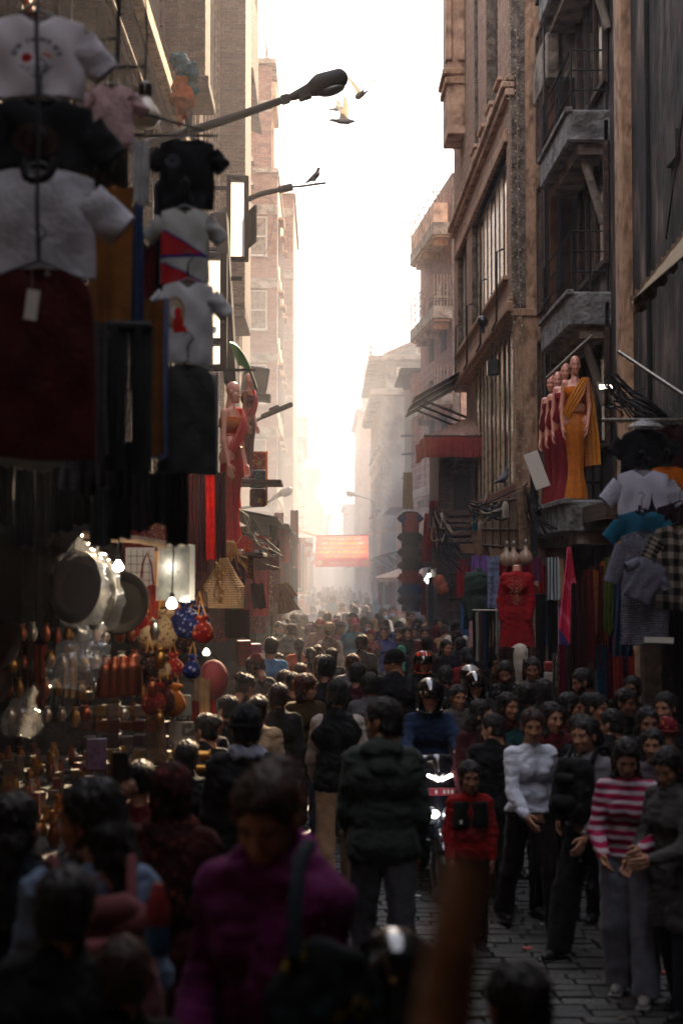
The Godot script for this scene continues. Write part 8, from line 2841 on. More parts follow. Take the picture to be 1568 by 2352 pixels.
# ---------- scooters ----------
func scooter(label: String,p: Vector3,yaw: float,c: Color,lit: bool) -> Node3D:
	var t := thing("scooter",label,"scooter",p,yaw)
	var pm := mat(c,.25,{"coat": .8,"spec": .5})
	var wheel_m := MB.new()
	var w := []
	for s in 2:
		var z: float = [.60,-.62][s]
		var b := MB.new()
		b.tube(ring(Vector3(0,.0,0),.19,.0,24,.19),.055,8,false)
		var wh := put("wheel",b,M.plastic_black,t)
		wh.transform = Transform3D(Basis(Vector3.UP,PI / 2),Vector3(0,.245,z))
		var r := MB.new()
		r.lathe([Vector2(.001,-.03),Vector2(.05,-.035),Vector2(.14,-.02),Vector2(.15,.0),Vector2(.14,.02),Vector2(.05,.035),Vector2(.001,.03)],16,Transform3D(Basis(X,PI / 2),Vector3.ZERO))
		put("rim",r,M.steel,wh)
	var b := MB.new()
	b.add(nets([[Vector3(0,.42,.52),Vector3(0,.50,.70),.085,.05],[Vector3(0,.50,.60),Vector3(0,.42,.78),.07,.04]],.018,.05,[[Vector3.DOWN,-.36]]))
	put("front_fender",b,pm,t)
	b = MB.new()
	b.add(nets([[Vector3(-.12,.88,.40),Vector3(-.20,.42,.36),.075,.05],[Vector3(.12,.88,.40),Vector3(.20,.42,.36),.075,.05],[Vector3(0,.90,.44),Vector3(0,.55,.50),.11,.12],[Vector3(-.2,.38,.3),Vector3(.2,.38,.3),.06,.06]],.018,.06))
	put("front_apron",b,pm,t)
	b = MB.new()
	b.add(nets([[Vector3(-.10,1.03,.38),Vector3(.10,1.03,.38),.085,.085],[Vector3(0,1.04,.42),Vector3(0,.97,.48),.09,.06]],.016,.05))
	put("handlebar_cowl",b,pm,t)
	b = MB.new()
	b.tube([Vector3(-.36,1.05,.24),Vector3(-.2,1.07,.34),Vector3(.2,1.07,.34),Vector3(.36,1.05,.24)],.018,8)
	put("handlebar",b,M.plastic_black,t)
	for s in [-1.0,1.0]:
		b = MB.new()
		b.tube([Vector3(s * .24,1.08,.33),Vector3(s * .30,1.22,.34)],.008,6)
		b.ball(Vector3(s * .33,1.27,.34),Vector3(.07,.045,.02),12)
		put("mirror",b,M.plastic_black,t)
	b = MB.new()
	b.add(nets([[Vector3(0,.80,-.15),Vector3(0,.82,-.62),.13,.11]],.02,.02))
	put("seat",b,M.black,t)
	b = MB.new()
	b.add(nets([[Vector3(-.05,.55,-.1),Vector3(-.06,.62,-.75),.16,.11],[Vector3(.05,.55,-.1),Vector3(.06,.62,-.75),.16,.11],[Vector3(-.12,.36,.3),Vector3(-.12,.34,-.1),.06,.08],[Vector3(.12,.36,.3),Vector3(.12,.34,-.1),.06,.08]],.022,.06))
	put("rear_body",b,pm,t)
	# chevron running light,head lamp,number plate
	b = MB.new()
	for s in [-1.0,1.0]:
		b.box(Vector3(s * .052,.955,.555),Vector3(.105,.024,.02),Basis(BACK,s * .42),.005)
	put("running_light",b,M.glow_white if lit else M.steel,t)
	b = MB.new()
	for s in [-1.0,1.0]:
		b.ball(Vector3(s * .075,.66,.585),Vector3(.075,.075,.05),14)
	put("headlamp_housing",b,mat(Color(.5,.52,.54),.12,{"metal": .8}),t)
	b = MB.new()
	b.ball(Vector3(-.055,.68,.632),Vector3(.042,.033,.014),12)
	put("headlight_lamp",b,M.glow_white if lit else M.steel,t)
	if lit:
		var l := OmniLight3D.new()
		l.name = "headlight"
		l.light_color = Color(.95,.97,1.0)
		l.light_energy = .01
		l.light_size = .035
		l.omni_range = 10
		l.omni_attenuation = 2
		l.shadow_enabled = true
		l.position = Vector3(-.055,.68,.70)
		t.add_child(l)
	b = MB.new()
	b.box(Vector3(0,.845,.565),Vector3(.25,.058,.008),Basis(X,-.1),.002)
	var pl := put("number_plate",b,mat(Color(.50,.10,.18),.6),t)
	for k in 7:
		if k == 1 or k == 3: continue
		put("digit",bx(Vector3(-.095 + .032 * k,.845 + .002 * (k % 2),.571),Vector3(.017,.03,.003),.0,Basis(X,-.1)),M.paper,pl)
	b = MB.new()
	b.ball(Vector3(0,1.055,.468),Vector3(.05,.035,.02),12)
	put("badge",b,paint(Color(.6,.05,.06),.3),t)
	return t
func backpack(p: Node3D,c: Material,label: String,front := false) -> void:
	var t := thing("backpack",label,"backpack")
	t.transform = p.transform
	var z := .20 if front else -.235
	var b := MB.new()
	b.add(nets([[Vector3(-.07,1.32,z * .9),Vector3(-.09,1.05,z),.085,.10],[Vector3(.07,1.32,z * .9),Vector3(.09,1.05,z),.085,.10]],.016,.05,[],[],.0,noise(9.0,77,2),.014))
	put("bag",b,c,t)
	b = MB.new()
	b.add(nets([[Vector3(-.05,1.10,z * 1.42),Vector3(.05,1.10,z * 1.42),.06,.06]],.014,.02))
	put("pocket",b,c,t)
	b = MB.new()
	b.add(nets([[Vector3(-.06,1.36,z * 1.05),Vector3(.06,1.36,z * 1.05),.05,.05],[Vector3(-.05,1.27,z * 1.40),Vector3(.05,1.27,z * 1.40),.035,.035]],.014,.05))
	put("flap",b,c,t)
	for s in [-1.0,1.0]:
		b = MB.new()
		b.tube([Vector3(s * .10,1.34,z * .75),Vector3(s * .115,1.47,z * .3),Vector3(s * .12,1.475,-z * .1),Vector3(s * .125,1.36,-z * .68),Vector3(s * .14,1.15,-z * .6),Vector3(s * .15,1.0,-z * .1),Vector3(s * .12,.98,z * .6)],.018,6)
		put("strap",b,c,t)
	b = MB.new()
	b.tube([Vector3(-.03,1.42,z),Vector3(0,1.47,z),Vector3(.03,1.42,z)],.009,6)
	put("handle",b,c,t)
func held(called: String,p: Node3D,pose: String,hand: String,mesh: MB,m: Material,label: String,cat: String) -> Node3D:
	var s := skel(pose)
	var t := thing(called,label,cat)
	var q: Vector3 = s["wr" + hand] + s["hd" + hand] * .10
	t.transform = p.transform * Transform3D(Basis(),q)
	put("case" if cat == "phone" else "bag",mesh,m,t)
	return t
func stripes_tex(a: Color,b: Color,n: int,top_: int) -> ImageTexture:
	var im := canvas(32,256,a)
	for y in range(top_,256):
		if ((y - top_) * n / 256) % 2 == 0: im.fill_rect(Rect2i(0,y,32,1),b)
	return itex(im)
func jeans() -> Color: return Color(.10,.13,.19)
func crowd_near() -> void:
	var blk := Color(.06,.058,.065)
	var navy := Color(.035,.045,.085)
	var grey := Color(.20,.20,.20)
	# --- foreground,nearest ---
	var p := person(660,1772,1.76,"down",-34,"bun",["shawl",Color(.32,.018,.24)],["skirt",Color(.06,.01,.03)],"woman in a magenta shawl looking down to the left, large in the foreground",{"d": 3.95,"skin": "skin","hm": "hair_brown","wear": [["wrap",Color(.62,.03,.50)]]})
	var bagm := printed(floral(Color(.03,.045,.05),Color(.42,.34,.02),Color(.10,.16,.18),55,34,64),.1)
	bagm.uv1_scale = Vector3(2.4,2.4,1)
	var sb := thing("shoulder_bag","dark cloth bag with yellow flowers carried by the woman in magenta","bag",at(748,2268,3.42),10)
	var sm := MB.new()
	sm.add(nets([[Vector3(0,-.08,0),Vector3(.145,.20,.08),Basis()]],.018,.08,[[Vector3.UP,.16]],[],.0,noise(6.0,5,2),.03))
	put("bag",sm,bagm,sb)
	sm = MB.new()
	sm.tube([Vector3(-.08,.08,.03),Vector3(-.07,.18,-.03),Vector3(-.045,.27,-.12),Vector3(.0,.29,-.25)],.02,6)
	put("strap",sm,cloth(Color(.05,.09,.12)),sb)
	p = person(215,1812,1.66,"turned",196,"long",["sweater",Color(.40,.46,.55)],["skirt",blk],"long haired woman in a pale blue grey top with a pink backpack, foreground left",{"d": 4.35})
	backpack(p,cloth(Color(.42,.22,.22)),"dusty pink backpack on the woman in the pale blue grey top")
	var bo := thing("drink_bottle","small red and blue bottle in the side of the pink backpack","bottle",at(362,2190,3.95))
	var bm := MB.new()
	bm.lathe([Vector2(.001,0),Vector2(.032,.0),Vector2(.034,.01),Vector2(.034,.08)],14)
	put("base",bm,paint(Color(.10,.32,.45)),bo)
	bm = MB.new()
	bm.lathe([Vector2(.034,.08),Vector2(.034,.13),Vector2(.02,.16),Vector2(.016,.19),Vector2(.001,.192)],14)
	put("body",bm,paint(Color(.55,.04,.04)),bo)
	person(392,1768,1.60,"stand",172,"none",["coat",Color(.20,.012,.02)],["trousers",Color(.12,.01,.02)],"woman in a dark red headscarf and long coat, back to us, foreground left of centre",{"d": 5.7,"f": true,"wear": [["scarf",flower_cloth(7)]]})
	person(322,1728,1.52,"stand",170,"short",["sweater",Color(.30,.015,.03)],["trousers",blk],"black haired head and red shoulders before the stall counter, lower left",{"d": 8.1})
	p = person(40,1838,1.52,"raised",168,"long",["jacket",Color(.03,.05,.10)],["trousers",blk],"person in dark blue holding up a phone at the left edge",{"d": 5.0})
	held("phone",p,"raised","r",bx(Vector3(0,.06,0),Vector3(.075,.15,.01),.004),mat(Color(.02,.10,.10),.2),"dark green phone held up at the left edge","phone")
	person(148,2030,1.52,"stand",165,"short",["jacket",Color(.03,.025,.02)],["trousers",blk],"dark haired person nearest the lower left corner, seen from behind",{"d": 3.75})
	person(285,2235,1.35,"stand",185,"short",["coat",Color(.07,.045,.03)],["trousers",blk],"short person in a fuzzy brown collar at the bottom edge, left",{"d": 3.7,"hm": "hair_brown"})
	person(905,2188,1.38,"stand",178,"none",["jacket",blk],["trousers",blk],"person in a shiny black helmet at the bottom edge, centre",{"d": 3.55,"f": false,"wear": [["helmet",mat(Color(.02,.02,.022),.15,{"coat": 1.0})]]})
	person(1190,2290,1.42,"stand",186,"short",["jacket",blk],["trousers",blk],"dark head cut off by the bottom edge, right of the wooden pole",{"d": 3.2})
	var pole := MB.new()
	pole.tube([at(1076,1985,1.32),at(1045,2150,1.30),at(1010,2420,1.28)],[.023,.025,.030],14)
	single("wooden_pole",pole,mat(Color(.72,.55,.42),.8,{"tex": T.wood,"nrm": T.wood_n,"scale": 3.0}),"blurred brown wooden pole rising close to the lens, bottom centre","pole")
	# --- front rank ---
	person(878,1602,1.84,"turned",176,"short",["hoodie",Color(.17,.19,.175)],["trousers",Color(.28,.27,.28)],"man in a dark green grey hooded jacket with his face turned left, front centre",{"d": 8.4})
	person(776,1560,1.72,"walk_a",184,"short",["shirt",Color(.62,.57,.53)],["trousers",Color(.52,.40,.30)],"man in a black cap and dark vest with pale sleeves walking away",{"vest": Color(.022,.025,.035),"wear": [["cap",blk]]})
	person(752,1512,1.76,"walk_b",182,"short",["jacket",blk],["trousers",blk],"tall black haired man in a black jacket left of the capped vest man",{"d": 14.0})
	person(566,1622,1.80,"stand",188,"short",["jacket",Color(.025,.022,.032)],["trousers",blk],"man in a dark suit with a white collar, back to us, left of centre",{"d": 8.4,"wear": [["beanie",Color(.025,.03,.05)],["wrap",Color(.6,.6,.66)]]})
	person(592,1595,1.58,"walk_a",176,"bun",["sweater",Color(.62,.52,.40)],["skirt",Color(.2,.05,.05)],"woman in a cream sweater whose shoulder catches the sun",{"d": 11.6})
	person(548,1550,1.60,"down",120,"bun",["jacket",blk],["trousers",blk],"dark dressed woman bent to the right at the left stalls",{})
	person(505,1690,1.36,"stand",190,"none",["coat",Color(.02,.02,.025)],["trousers",blk],"hunched figure in black at the left of the suited man",{"d": 10.6,"f": true,"wear": [["scarf",Color(.02,.02,.025)]]})
	person(700,1550,1.60,"turned",20,"curly",["jacket",Color(.22,.16,.03)],["trousers",jeans()],"curly haired woman in an olive yellow jacket, hair glowing in the sun",{"hm": "hair_brown","f": true})
	person(596,1506,1.62,"down",200,"short",["jacket",Color(.14,.12,.11)],["trousers",blk],"man in a pinkish patterned topi bending at the left stalls",{"wear": [["topi",flower_cloth(2)]]})
	person(672,1542,1.55,"stand",185,"short",["sweater",Color(.10,.05,.03)],["trousers",blk],"short haired person in brown just left of the curly haired woman",{"d": 14.6})
	person(735,1524,1.62,"stand",175,"short",["jacket",Color(.14,.09,.06)],["trousers",blk],"person in dull brown right behind the curly haired woman",{"d": 16.4})
	person(822,1523,1.66,"walk_b",182,"short",["jacket",Color(.20,.03,.06)],["trousers",blk],"black haired person in a maroon jacket between the vest man and the dark suit",{"d": 14.4,"f": false})
	person(908,1490,1.78,"turned",196,"none",["jacket",Color(.022,.026,.045)],["trousers",blk],"big man in a navy coat and dark cap, right of the maroon jacket",{"d": 14.6,"f": false,"wear": [["beanie",Color(.05,.045,.03)]]})
	# scooter,riders
	scooter("dark blue scooter with lit headlamp and running light coming towards us",Vector3(lat(992,11.7),0,-11.9),3,Color(.04,.05,.08),true)
	person(984,1570,1.66,"ride",0,"none",["jacket",Color(.04,.13,.24)],["trousers",blk],"scooter rider in a blue jacket and open faced black helmet",{"d": 12.1,"f": false,"wear": [["helmet",mat(Color(.03,.03,.032),.2,{"coat": 1.0})]],"h": 1})
	scooter("orange and black scooter half hidden behind the boy in red",Vector3(lat(1098,14.6),0,-14.8),-8,Color(.62,.16,.02),false)
	person(1090,1552,1.50,"ride",-4,"none",["jacket",blk],["trousers",blk],"rider in glasses and a glossy black helmet right of the blue jacket rider",{"d": 15.2,"f": false,"wear": [["helmet",mat(Color(.025,.025,.025),.15,{"coat": 1.0})],["glasses",M.steel]]})
	person(1078,1540,1.50,"ride",-4,"none",["jacket",grey],["trousers",blk],"pillion rider in a pale grey helmet behind the rider in glasses",{"d": 16.2,"f": false,"wear": [["helmet",mat(Color(.55,.54,.52),.25,{"coat": .8})]]})
	var hm := canvas(128,64,Color(.6,.08,.05))
	for k in 5: hm.fill_rect(Rect2i(10 + 25 * k,0,10,64),[Color(.8,.75,.7),Color(.8,.35,.05),Color(.05,.05,.06),Color(.8,.3,.05),Color(.1,.12,.2)][k])
	var hmm := printed(itex(hm),.0)
	hmm.uv1_scale = Vector3(4,4,1)
	hmm.roughness = .2
	scooter("black scooter behind the orange helmet rider, mostly hidden",Vector3(lat(970,18.6),0,-18.6),6,Color(.04,.04,.045),false)
	person(968,1506,1.52,"ride",4,"none",["jacket",blk],["trousers",blk],"rider in an orange, white and black striped helmet",{"d": 18.6,"f": false,"wear": [["helmet",hmm]]})
	person(1048,1580,1.52,"stand",10,"short",["jacket",Color(.30,.28,.27)],["trousers",blk],"person peering out between the two helmets",{"d": 13.4})
	# right front
	p = person(1076,1737,1.28,"kid",0,"short",["jacket",Color(.50,.025,.02)],["trousers",Color(.05,.06,.09)],"boy in a red jacket with black chest panels standing and looking at us",{"d": 9.9,"skin": "skin_dark","f": false})
	var pm := MB.new()
	for s in [-1.0,1.0]:
		pm.add(nets([[Vector3(s * .082,1.36,.066),Vector3(s * .082,1.20,.074),.088,.092]],.012,.02,[[Vector3.BACK,.168],[Vector3.UP,1.40],[Vector3.DOWN,-1.16],[Vector3(-s,0,0),-.006]]))
	put("chest_panels",pm,cloth(blk),p)
	pm = MB.new()
	pm.box(Vector3(-.10,1.22,.172),Vector3(.028,.035,.004))
	put("badge",pm,M.paper,p)
	pm = MB.new()
	pm.tube([Vector3(0,1.42,.11),Vector3(0,1.3,.158),Vector3(0,1.0,.15)],.006,5)
	put("zip",pm,cloth(Color(.3,.02,.02)),p)
	p = person(1212,1652,1.60,"walk_b",14,"bun",["shirt",Color(.82,.83,.88)],["trousers",Color(.07,.02,.03)],"woman in a white zipped jacket and dark trousers, hair tied back",{"d": 10.3,"hm": "hair_brown","top_name": "white_jacket"})
	p = person(1352,1664,1.60,"walk_a",-50,"pony",["sweater",Color(.42,.41,.42)],["wide",blk],"girl in a grey sweater leaning left beside the pink striped one",{"d": 9.7})
	backpack(p,cloth(blk),"black backpack slung on the girl in the grey sweater",true)
	var st := printed(stripes_tex(Color(.52,.05,.22),Color(.62,.56,.58),34,30),.1)
	st.uv1_scale = Vector3(1,1.0,1)
	st.uv1_offset = Vector3(0,.62,0)
	st.texture_repeat = true
	person(1440,1676,1.58,"down",-22,"long",["sweater",st],["wide",Color(.50,.50,.55)],"girl in a pink and white striped sweater and grey trousers looking down",{"d": 8.7,"shoe": "shoe_pale"})
	person(1552,1712,1.56,"down",-60,"long",["coat",Color(.27,.26,.25)],["wide",Color(.12,.13,.16)],"woman in a grey woollen coat at the right edge",{"d": 8.4})
	person(1160,1608,1.56,"stand",30,"long",["kurta",Color(.05,.24,.24)],["trousers",Color(.05,.24,.24)],"woman in a teal kurta and maroon shawl behind the boy in red",{"d": 12.1,"wear": [["wrap",Color(.25,.02,.05)]]})
	person(1122,1690,1.36,"stand",190,"none",["jacket",Color(.22,.02,.05)],["trousers",jeans()],"short person in a maroon hood beside the teal kurta",{"d": 11.0,"f": true,"wear": [["scarf",Color(.22,.02,.05)]]})
	person(1205,1602,1.62,"stand",170,"short",["jacket",Color(.05,.04,.05)],["trousers",blk],"dark haired head right behind the woman in white, left one",{"d": 12.4})
	person(1300,1606,1.58,"turned",20,"long",["sweater",Color(.28,.02,.03)],["trousers",blk],"woman in dark red with loose black hair behind the white jacket",{"d": 11.9})
	person(1368,1604,1.60,"turned",-10,"bun",["sweater",Color(.16,.14,.16)],["trousers",blk],"woman in dull grey looking left, behind the grey sweater girl",{"d": 11.6})
	person(1428,1592,1.60,"stand",30,"pony",["jacket",Color(.06,.05,.05)],["trousers",blk],"woman with swept hair in black under the orange scarves",{"d": 12.0})
	person(1498,1676,1.50,"stand",-30,"short",["shirt",Color(.30,.26,.28)],["trousers",blk],"short haired person half hidden behind the striped sweater girl",{"d": 9.9})
	person(1528,1660,1.52,"stand",180,"none",["jacket",Color(.05,.04,.05)],["trousers",blk],"person in a patterned red cap at the right edge",{"d": 10.4,"f": false,"wear": [["beanie",flower_cloth(2)]]})
	# filling the press on the right and left
	var more := [[430,1700,1.5,184,"short",Color(.04,.04,.045),"man in black before the stall uprights"],[1130,1640,1.5,178,"short",Color(.05,.05,.06),"dark haired person in black right of the boy in red"],[1260,1612,1.6,20,"long",Color(.30,.03,.05),"woman in wine red just right of the white jacket"],[1332,1640,1.52,-30,"bun",Color(.09,.08,.09),"woman in black between the loose haired and grey sweater girls"],[1400,1630,1.54,170,"short",Color(.12,.10,.10),"dark head just left of the striped sweater girl"],[1480,1622,1.6,0,"long",Color(.05,.05,.06),"woman in black behind the striped sweater girl"],[1245,1560,1.62,180,"short",Color(.07,.06,.06),"dark head under the flowered mannequin"],[1530,1590,1.64,-50,"short",Color(.04,.04,.045),"man in black at the far right shop edge"],[1100,1606,1.56,12,"long",Color(.22,.05,.09),"woman in plum peering past the teal kurta"],[470,1640,1.56,180,"bun",Color(.05,.04,.04),"dark dressed woman at the stall end under the paper lantern"],[518,1598,1.58,160,"short",Color(.06,.05,.05),"dark head left of the bent woman"],[640,1570,1.6,184,"short",Color(.07,.06,.055),"dark head right of the cream sweater"],[850,1546,1.62,178,"short",Color(.30,.29,.31),"person in pale grey between the maroon jacket and the hooded man"],[1020,1530,1.6,170,"short",Color(.05,.05,.06),"dark head between the blue rider and the orange helmet"]]
	for q in more:
		person(q[0],q[1],q[2],["stand","walk_a","turned"][int(q[0]) % 3],q[3],q[4],["jacket",q[5]],["trousers",blk],q[6],{"skin": SKINS[int(q[0]) % 3]})
	# shopkeepers on the right
	person(1346,1498,1.66,"carry",-60,"short",["tee",Color(.46,.27,.19)],["trousers",blk],"bearded man in a tan orange shirt handling cloth at the scarf shop",{"d": 13.6,"skin": "skin_dark","wear": [["beard",M.hair]]})
	person(1452,1514,1.62,"stand",-40,"short",["shirt",Color(.035,.03,.03)],["trousers",blk],"man in black deep in the scarf shop",{"d": 13.2,"skin": "skin_dark"})
	person(1232,1494,1.68,"turned",-70,"short",["jacket",Color(.02,.11,.17)],["trousers",blk],"man in a deep blue jacket by the flowered skirt, looking left",{"d": 15.0,"f": false,"skin": "skin_dark"})
	var pat := printed(floral(Color(.06,.06,.06),Color(.40,.38,.38),Color(.2,.2,.2),44,30),.05)
	pat.uv1_scale = Vector3(4,4,1)
	person(1168,1526,1.62,"down",-35,"short",["jacket",pat],["trousers",blk],"bearded man in a black and white patterned jacket looking down",{"d": 15.4,"wear": [["beard",M.hair]]})
	person(1158,1432,1.62,"turned",-50,"bun",["kurta",Color(.34,.20,.03)],["trousers",blk],"woman in a mustard kurta at the small clothes rail",{"d": 19.5})
	person(1192,1478,1.5,"carry",-80,"long",["kurta",Color(.42,.03,.20)],["trousers",blk],"woman in magenta mostly hidden by the flowered mannequin",{"d": 17.8})
func crowd_mid() -> void:
	var blk := Color(.03,.03,.035)
	person(622,1464,1.74,"walk_a",178,"short",["shirt",Color(.22,.42,.56)],["trousers",jeans()],"man in a light blue shirt walking away on the left",{})
	person(664,1432,1.70,"turned",150,"short",["hoodie",Color(.36,.36,.36)],["trousers",blk],"young man in a grey hooded top looking right",{})
	person(686,1466,1.55,"stand",182,"pony",["tee",Color(.62,.20,.08)],["trousers",blk],"woman in an orange top with a long dark ponytail",{})
	person(712,1487,1.52,"stand",176,"pony",["tee",Color(.22,.05,.06)],["trousers",blk],"woman in a maroon top with a ponytail, right of the orange top",{})
	var p := person(716,1428,1.62,"phone",60,"long",["hoodie",Color(.55,.50,.46)],["trousers",blk],"woman in a cap and pale hooded top looking at her phone",{"wear": [["cap",Color(.15,.12,.11)],["mask",Color(.5,.15,.15)]]})
	held("phone",p,"phone","l",bx(Vector3(0,.05,.02),Vector3(.07,.14,.01),.003),M.plastic_black,"phone held by the woman in the cap and pale hooded top","phone")
	person(738,1402,1.58,"walk_b",180,"long",["sweater",Color(.72,.66,.60)],["trousers",blk],"woman in a white sweater walking away in the haze",{"hm": "hair_brown"})
	person(757,1432,1.70,"walk_a",180,"short",["shirt",Color(.55,.50,.45)],["trousers",Color(.4,.36,.3)],"man in a tan topi and brown waistcoat over pale sleeves",{"vest": Color(.20,.12,.07),"wear": [["topi",flower_cloth(1)]]})
	person(770,1421,1.58,"stand",170,"none",["kurta",Color(.36,.16,.26)],["trousers",blk],"woman in a mauve headscarf and shawl right of the tan topi",{"f": true,"wear": [["scarf",Color(.40,.20,.30)]]})
	person(812,1408,1.72,"stand",-86,"short",["jacket",Color(.05,.14,.20)],["trousers",blk],"man in a teal blue jacket in profile facing left",{"f": false})
	person(834,1424,1.58,"walk_a",0,"bun",["jacket",Color(.28,.18,.08)],["trousers",blk],"woman in an ochre jacket and blue face mask coming towards us",{"wear": [["mask",M.mask]]})
	person(845,1416,1.62,"walk_b",6,"long",["sweater",Color(.30,.24,.22)],["trousers",blk],"long haired woman in a face mask behind the ochre jacket",{"wear": [["mask",M.mask]],"d": 28.0})
	person(852,1446,1.54,"walk_b",2,"none",["kurta",Color(.12,.09,.08)],["trousers",blk],"woman in a rosy patterned headscarf facing us",{"f": true,"wear": [["scarf",flower_cloth(2)]]})
	person(882,1438,1.60,"walk_a",-6,"long",["hoodie",Color(.04,.14,.42)],["trousers",Color(.35,.35,.38)],"girl in a bright blue jacket with long black hair facing us",{})
	person(830,1458,1.70,"stand",178,"short",["jacket",Color(.16,.145,.135)],["trousers",Color(.25,.24,.24)],"balding man in a grey jacket with his back to us",{"f": false})
	p = person(917,1442,1.56,"carry",-8,"bun",["jacket",Color(.26,.05,.07)],["trousers",blk],"woman in a maroon top carrying a turquoise bag",{})
	var bm := MB.new()
	bm.add(nets([[Vector3(0,.1,0),Vector3(-.06,-.28,0),.09,.16]],.02,.02,[],[],.0,noise(7.0,9,2),.05))
	held("carrier_bag",p,"carry","l",bm,mat(Color(.10,.50,.42),.6,{"back": Color(.2,.6,.5)}),"turquoise bag carried in front of the maroon top","bag")
	person(954,1432,1.60,"walk_b",4,"bun",["hoodie",Color(.24,.22,.21)],["trousers",blk],"woman in a grey jacket and white face mask",{"wear": [["mask",Color(.66,.70,.74)]]})
	person(1000,1438,1.56,"stand",150,"none",["shawl",Color(.26,.04,.08)],["skirt",Color(.2,.03,.06)],"woman wrapped in a crimson headscarf",{"f": true,"wear": [["scarf",Color(.34,.04,.09)]]})
	person(980,1462,1.64,"phone",176,"short",["hoodie",Color(.30,.25,.21)],["trousers",blk],"person in a beige hooded coat raising a camera, back to us",{})
	person(1032,1422,1.64,"stand",-6,"none",["jacket",Color(.05,.05,.055)],["trousers",blk],"masked person in a dark beanie by the carved pillar",{"f": false,"wear": [["beanie",Color(.05,.05,.055)],["mask",M.mask]]})
	person(914,1418,1.62,"walk_a",8,"short",["jacket",Color(.30,.14,.06)],["trousers",blk],"masked person in a brown orange coat behind the turquoise bag",{"wear": [["mask",M.mask],["beanie",Color(.1,.09,.09)]],"d": 27.5})
	person(884,1414,1.60,"walk_b",0,"long",["jacket",Color(.10,.12,.20)],["trousers",blk],"masked long haired woman in navy behind the blue jacket girl",{"wear": [["mask",M.mask]],"d": 29.0})
	person(868,1404,1.70,"stand",160,"short",["jacket",Color(.06,.11,.25)],["trousers",blk],"person in a royal blue jacket right of the masked pair",{"d": 30.0})
	person(935,1424,1.58,"walk_a",0,"long",["jacket",Color(.10,.08,.07)],["trousers",blk],"long haired woman in black left of the grey jacket mask",{"d": 25.6})
	person(1056,1464,1.64,"stand",178,"short",["jacket",Color(.05,.05,.09)],["trousers",blk],"person in navy with a back turned beside the beige coat",{})
	person(1070,1488,1.60,"stand",184,"pony",["sweater",Color(.42,.05,.05)],["trousers",blk],"woman in a grey cap and red top, back to us",{"wear": [["cap",Color(.09,.085,.08)]]})
	person(1104,1447,1.70,"turned",160,"short",["hoodie",Color(.045,.055,.075)],["trousers",blk],"man in a dark hooded jacket by the clothes rail",{"f": false})
	person(1046,1444,1.60,"stand",100,"none",["jacket",Color(.22,.20,.19)],["trousers",blk],"woman in a black and white checked head cloth by the pillar",{"f": true,"d": 23.5,"wear": [["scarf",flower_cloth(4)]]})
	person(640,1432,1.66,"stand",20,"short",["jacket",Color(.09,.07,.06)],["trousers",blk],"man in dark clothes at the left shop front facing us",{"d": 26.0})
	p = person(676,1412,1.66,"raised",60,"short",["jacket",Color(.13,.09,.07)],["trousers",blk],"person with one arm raised to the head on the left",{"d": 28.0,"wear": [["cap",Color(.1,.09,.09)]]})
	person(640,1488,1.5,"stand",10,"long",["sweater",Color(.50,.24,.22)],["trousers",blk],"woman in a dusty pink top beside the light blue shirt",{"d": 18.9})
	person(652,1528,1.52,"stand",186,"short",["jacket",Color(.06,.05,.05)],["trousers",blk],"dark haired person in black below the light blue shirt",{"d": 15.4})
	person(690,1522,1.5,"walk_b",180,"short",["jacket",Color(.17,.08,.05)],["trousers",blk],"person in dark rust with sun on the hair, left of centre",{"d": 16.8,"hm": "hair_brown"})
	person(760,1482,1.58,"stand",180,"short",["jacket",Color(.05,.05,.06)],["trousers",blk],"dark head just under the tan topi man",{"d": 18.6})
	person(808,1500,1.62,"stand",178,"short",["jacket",Color(.35,.34,.35)],["trousers",blk],"person in pale grey with sunlit hair beside the grey jacket",{"d": 16.6,"hm": "hair_brown"})
	person(728,1470,1.5,"stand",182,"bun",["shawl",Color(.2,.1,.08)],["trousers",blk],"short woman in a brown shawl below the phone woman",{"d": 21.0})
	person(580,1500,1.6,"stand",90,"short",["jacket",Color(.12,.10,.09)],["trousers",blk],"dark haired man behind the bending topi man",{"d": 16.5})
	person(1022,1466,1.6,"stand",20,"long",["jacket",Color(.10,.03,.05)],["trousers",blk],"woman in plum between the beige coat and the navy back",{"d": 20.5})
	person(975,1425,1.6,"stand",-10,"short",["jacket",Color(.30,.08,.06)],["trousers",blk],"bare headed man in brick red left of the crimson headscarf",{"d": 25.0})
	person(958,1408,1.62,"stand",0,"bun",["sari",Color(.30,.12,.10)],["trousers",blk],"woman in a brown sari under the tall T-shirt column",{"d": 28.5})
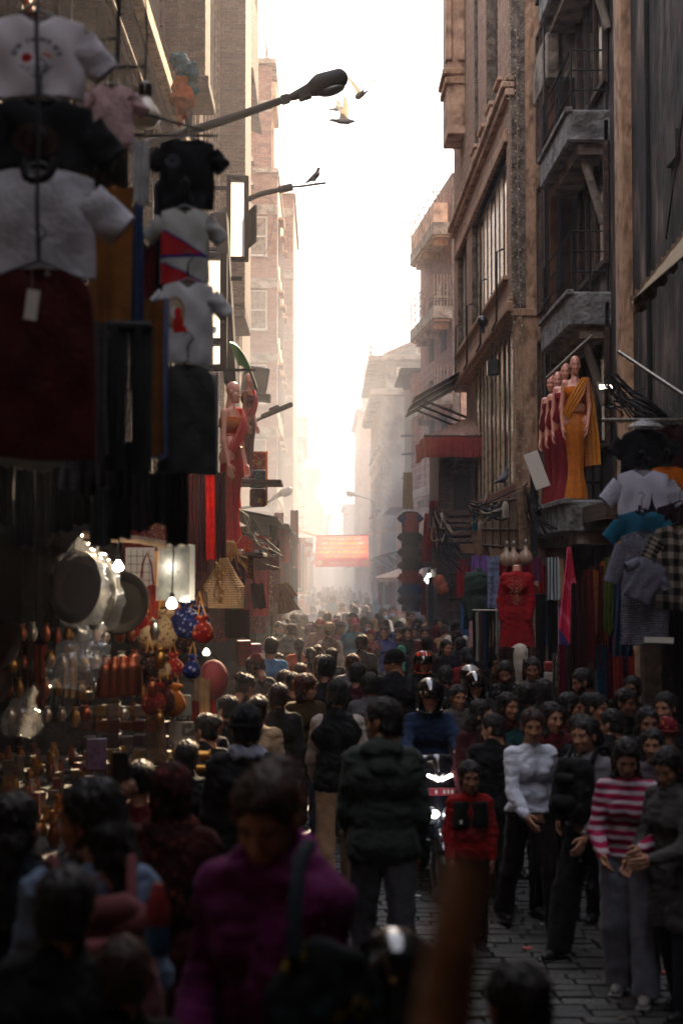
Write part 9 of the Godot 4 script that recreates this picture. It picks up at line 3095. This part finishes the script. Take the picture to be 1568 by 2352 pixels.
func crowd_far() -> void:
	# the rest of the crowd,thinning into the haze
	var g := RandomNumberGenerator.new()
	g.seed = 31
	var names := ["dark grey","black","navy","maroon","brown","rust red","tan","white","plum","teal","olive","pink"]
	var cols := [Color(.20,.19,.19),Color(.06,.06,.07),Color(.09,.13,.32),Color(.38,.05,.08),Color(.28,.17,.10),Color(.58,.15,.08),Color(.58,.45,.32),Color(.80,.77,.72),Color(.30,.12,.26),Color(.08,.36,.42),Color(.34,.32,.12),Color(.72,.36,.40)]
	var hn := ["cropped hair","loose long hair","a ponytail","a hair bun","a headscarf","a cap"]
	var taken := {}
	var d := 27.0
	var n := 0
	while n < 150:
		d = 26.0 + 62.0 * pow(n / 150.0,1.35) + g.randf_range(-.8,.8)
		var x := g.randf_range(-.85 if d < 43.0 else -1.45,minf(2.6,2.7 - (d - 30.0) * .02))
		var px := 740.0 + x * F / d
		var ok := true
		for q in taken.keys():
			if q is Vector2 and absf(q.x - px) < 10.0 and absf(q.y - d) < 1.5: ok = false
		n += 1
		if not ok:
			continue
		taken[Vector2(px,d)] = true
		var c := g.randi() % 12
		var hs := g.randi() % 6
		var away := g.randf() < .62
		var hgt_ := g.randf_range(1.52,1.76)
		var side := "at the left shops" if px < 705 else "left of the banner middle" if px < 770 else "under the banner" if px < 830 else "right of the banner" if px < 890 else "at the right shops"
		var depth := "nearer" if d < 36 else "middle" if d < 50 else "far" if d < 66 else "farthest"
		var hair: String = ["short","long","pony","bun","none","short"][hs]
		var wear := []
		if hs == 4: wear = [["scarf",cols[(c + 5) % 12]]]
		if hs == 5: wear = [["cap",cols[(c + 2) % 12]]]
		if not away and g.randf() < .4: wear.append(["mask",M.mask])
		var y := 1310.0 + (2.6 - hgt_) * F / d
		var tk: String = ["jacket","sweater","hoodie","kurta","shirt","shawl"][g.randi() % 6]
		var lab := "%s walker %s, going %s, %s, %s %s" % [depth,side,"away" if away else "towards us",hn[hs],names[c],tk]
		if taken.has(lab): lab += ", behind a look-alike"
		taken[lab] = true
		person(px,y,hgt_,["walk_a","walk_b","stand","turned","down"][g.randi() % 5],(180.0 if away else .0) + g.randf_range(-25,25),hair,[tk,cols[c]],[["trousers","wide"][g.randi() % 2],cols[[0,1,2,4][g.randi() % 4]]],lab,{"d": d,"group": "crowd walking through the street","wear": wear,"f": hs in [1,2,3,4],"hm": "hair_brown" if g.randf() < .3 else "hair","skin": SKINS[g.randi() % 3]})
func dust() -> void:
	# dust that the crowd raises hangs low over the far street and thins out upwards
	for k in 6:
		var f := FogVolume.new()
		f.name = fresh("street_dust")
		f.shape = RenderingServer.FOG_VOLUME_SHAPE_ELLIPSOID
		f.size = Vector3(11 + 5 * k,9 + 6 * k,176 + 8 * k)
		f.position = Vector3(.5,.5,-118 - 2 * k)
		var m := FogMaterial.new()
		m.density = .0036
		m.albedo = Color(.95,.96,1.0)
		f.material = m
		add_child(f)
		f.set_meta("kind","stuff")
func _ready() -> void:
	R.seed = 7
	setup_view()
	make_materials()
	build_ground()
	litter()
	tower_left()
	far_left()
	far_right()
	balcony_house()
	brick_house_right()
	concrete_house_right()
	left_houses()
	street_behind()
	lamps_and_birds()
	banner()
	signs_left()
	mannequins()
	shirts_left()
	goods_left()
	goods_right()
	crowd_near()
	crowd_mid()
	crowd_far()
	dust()
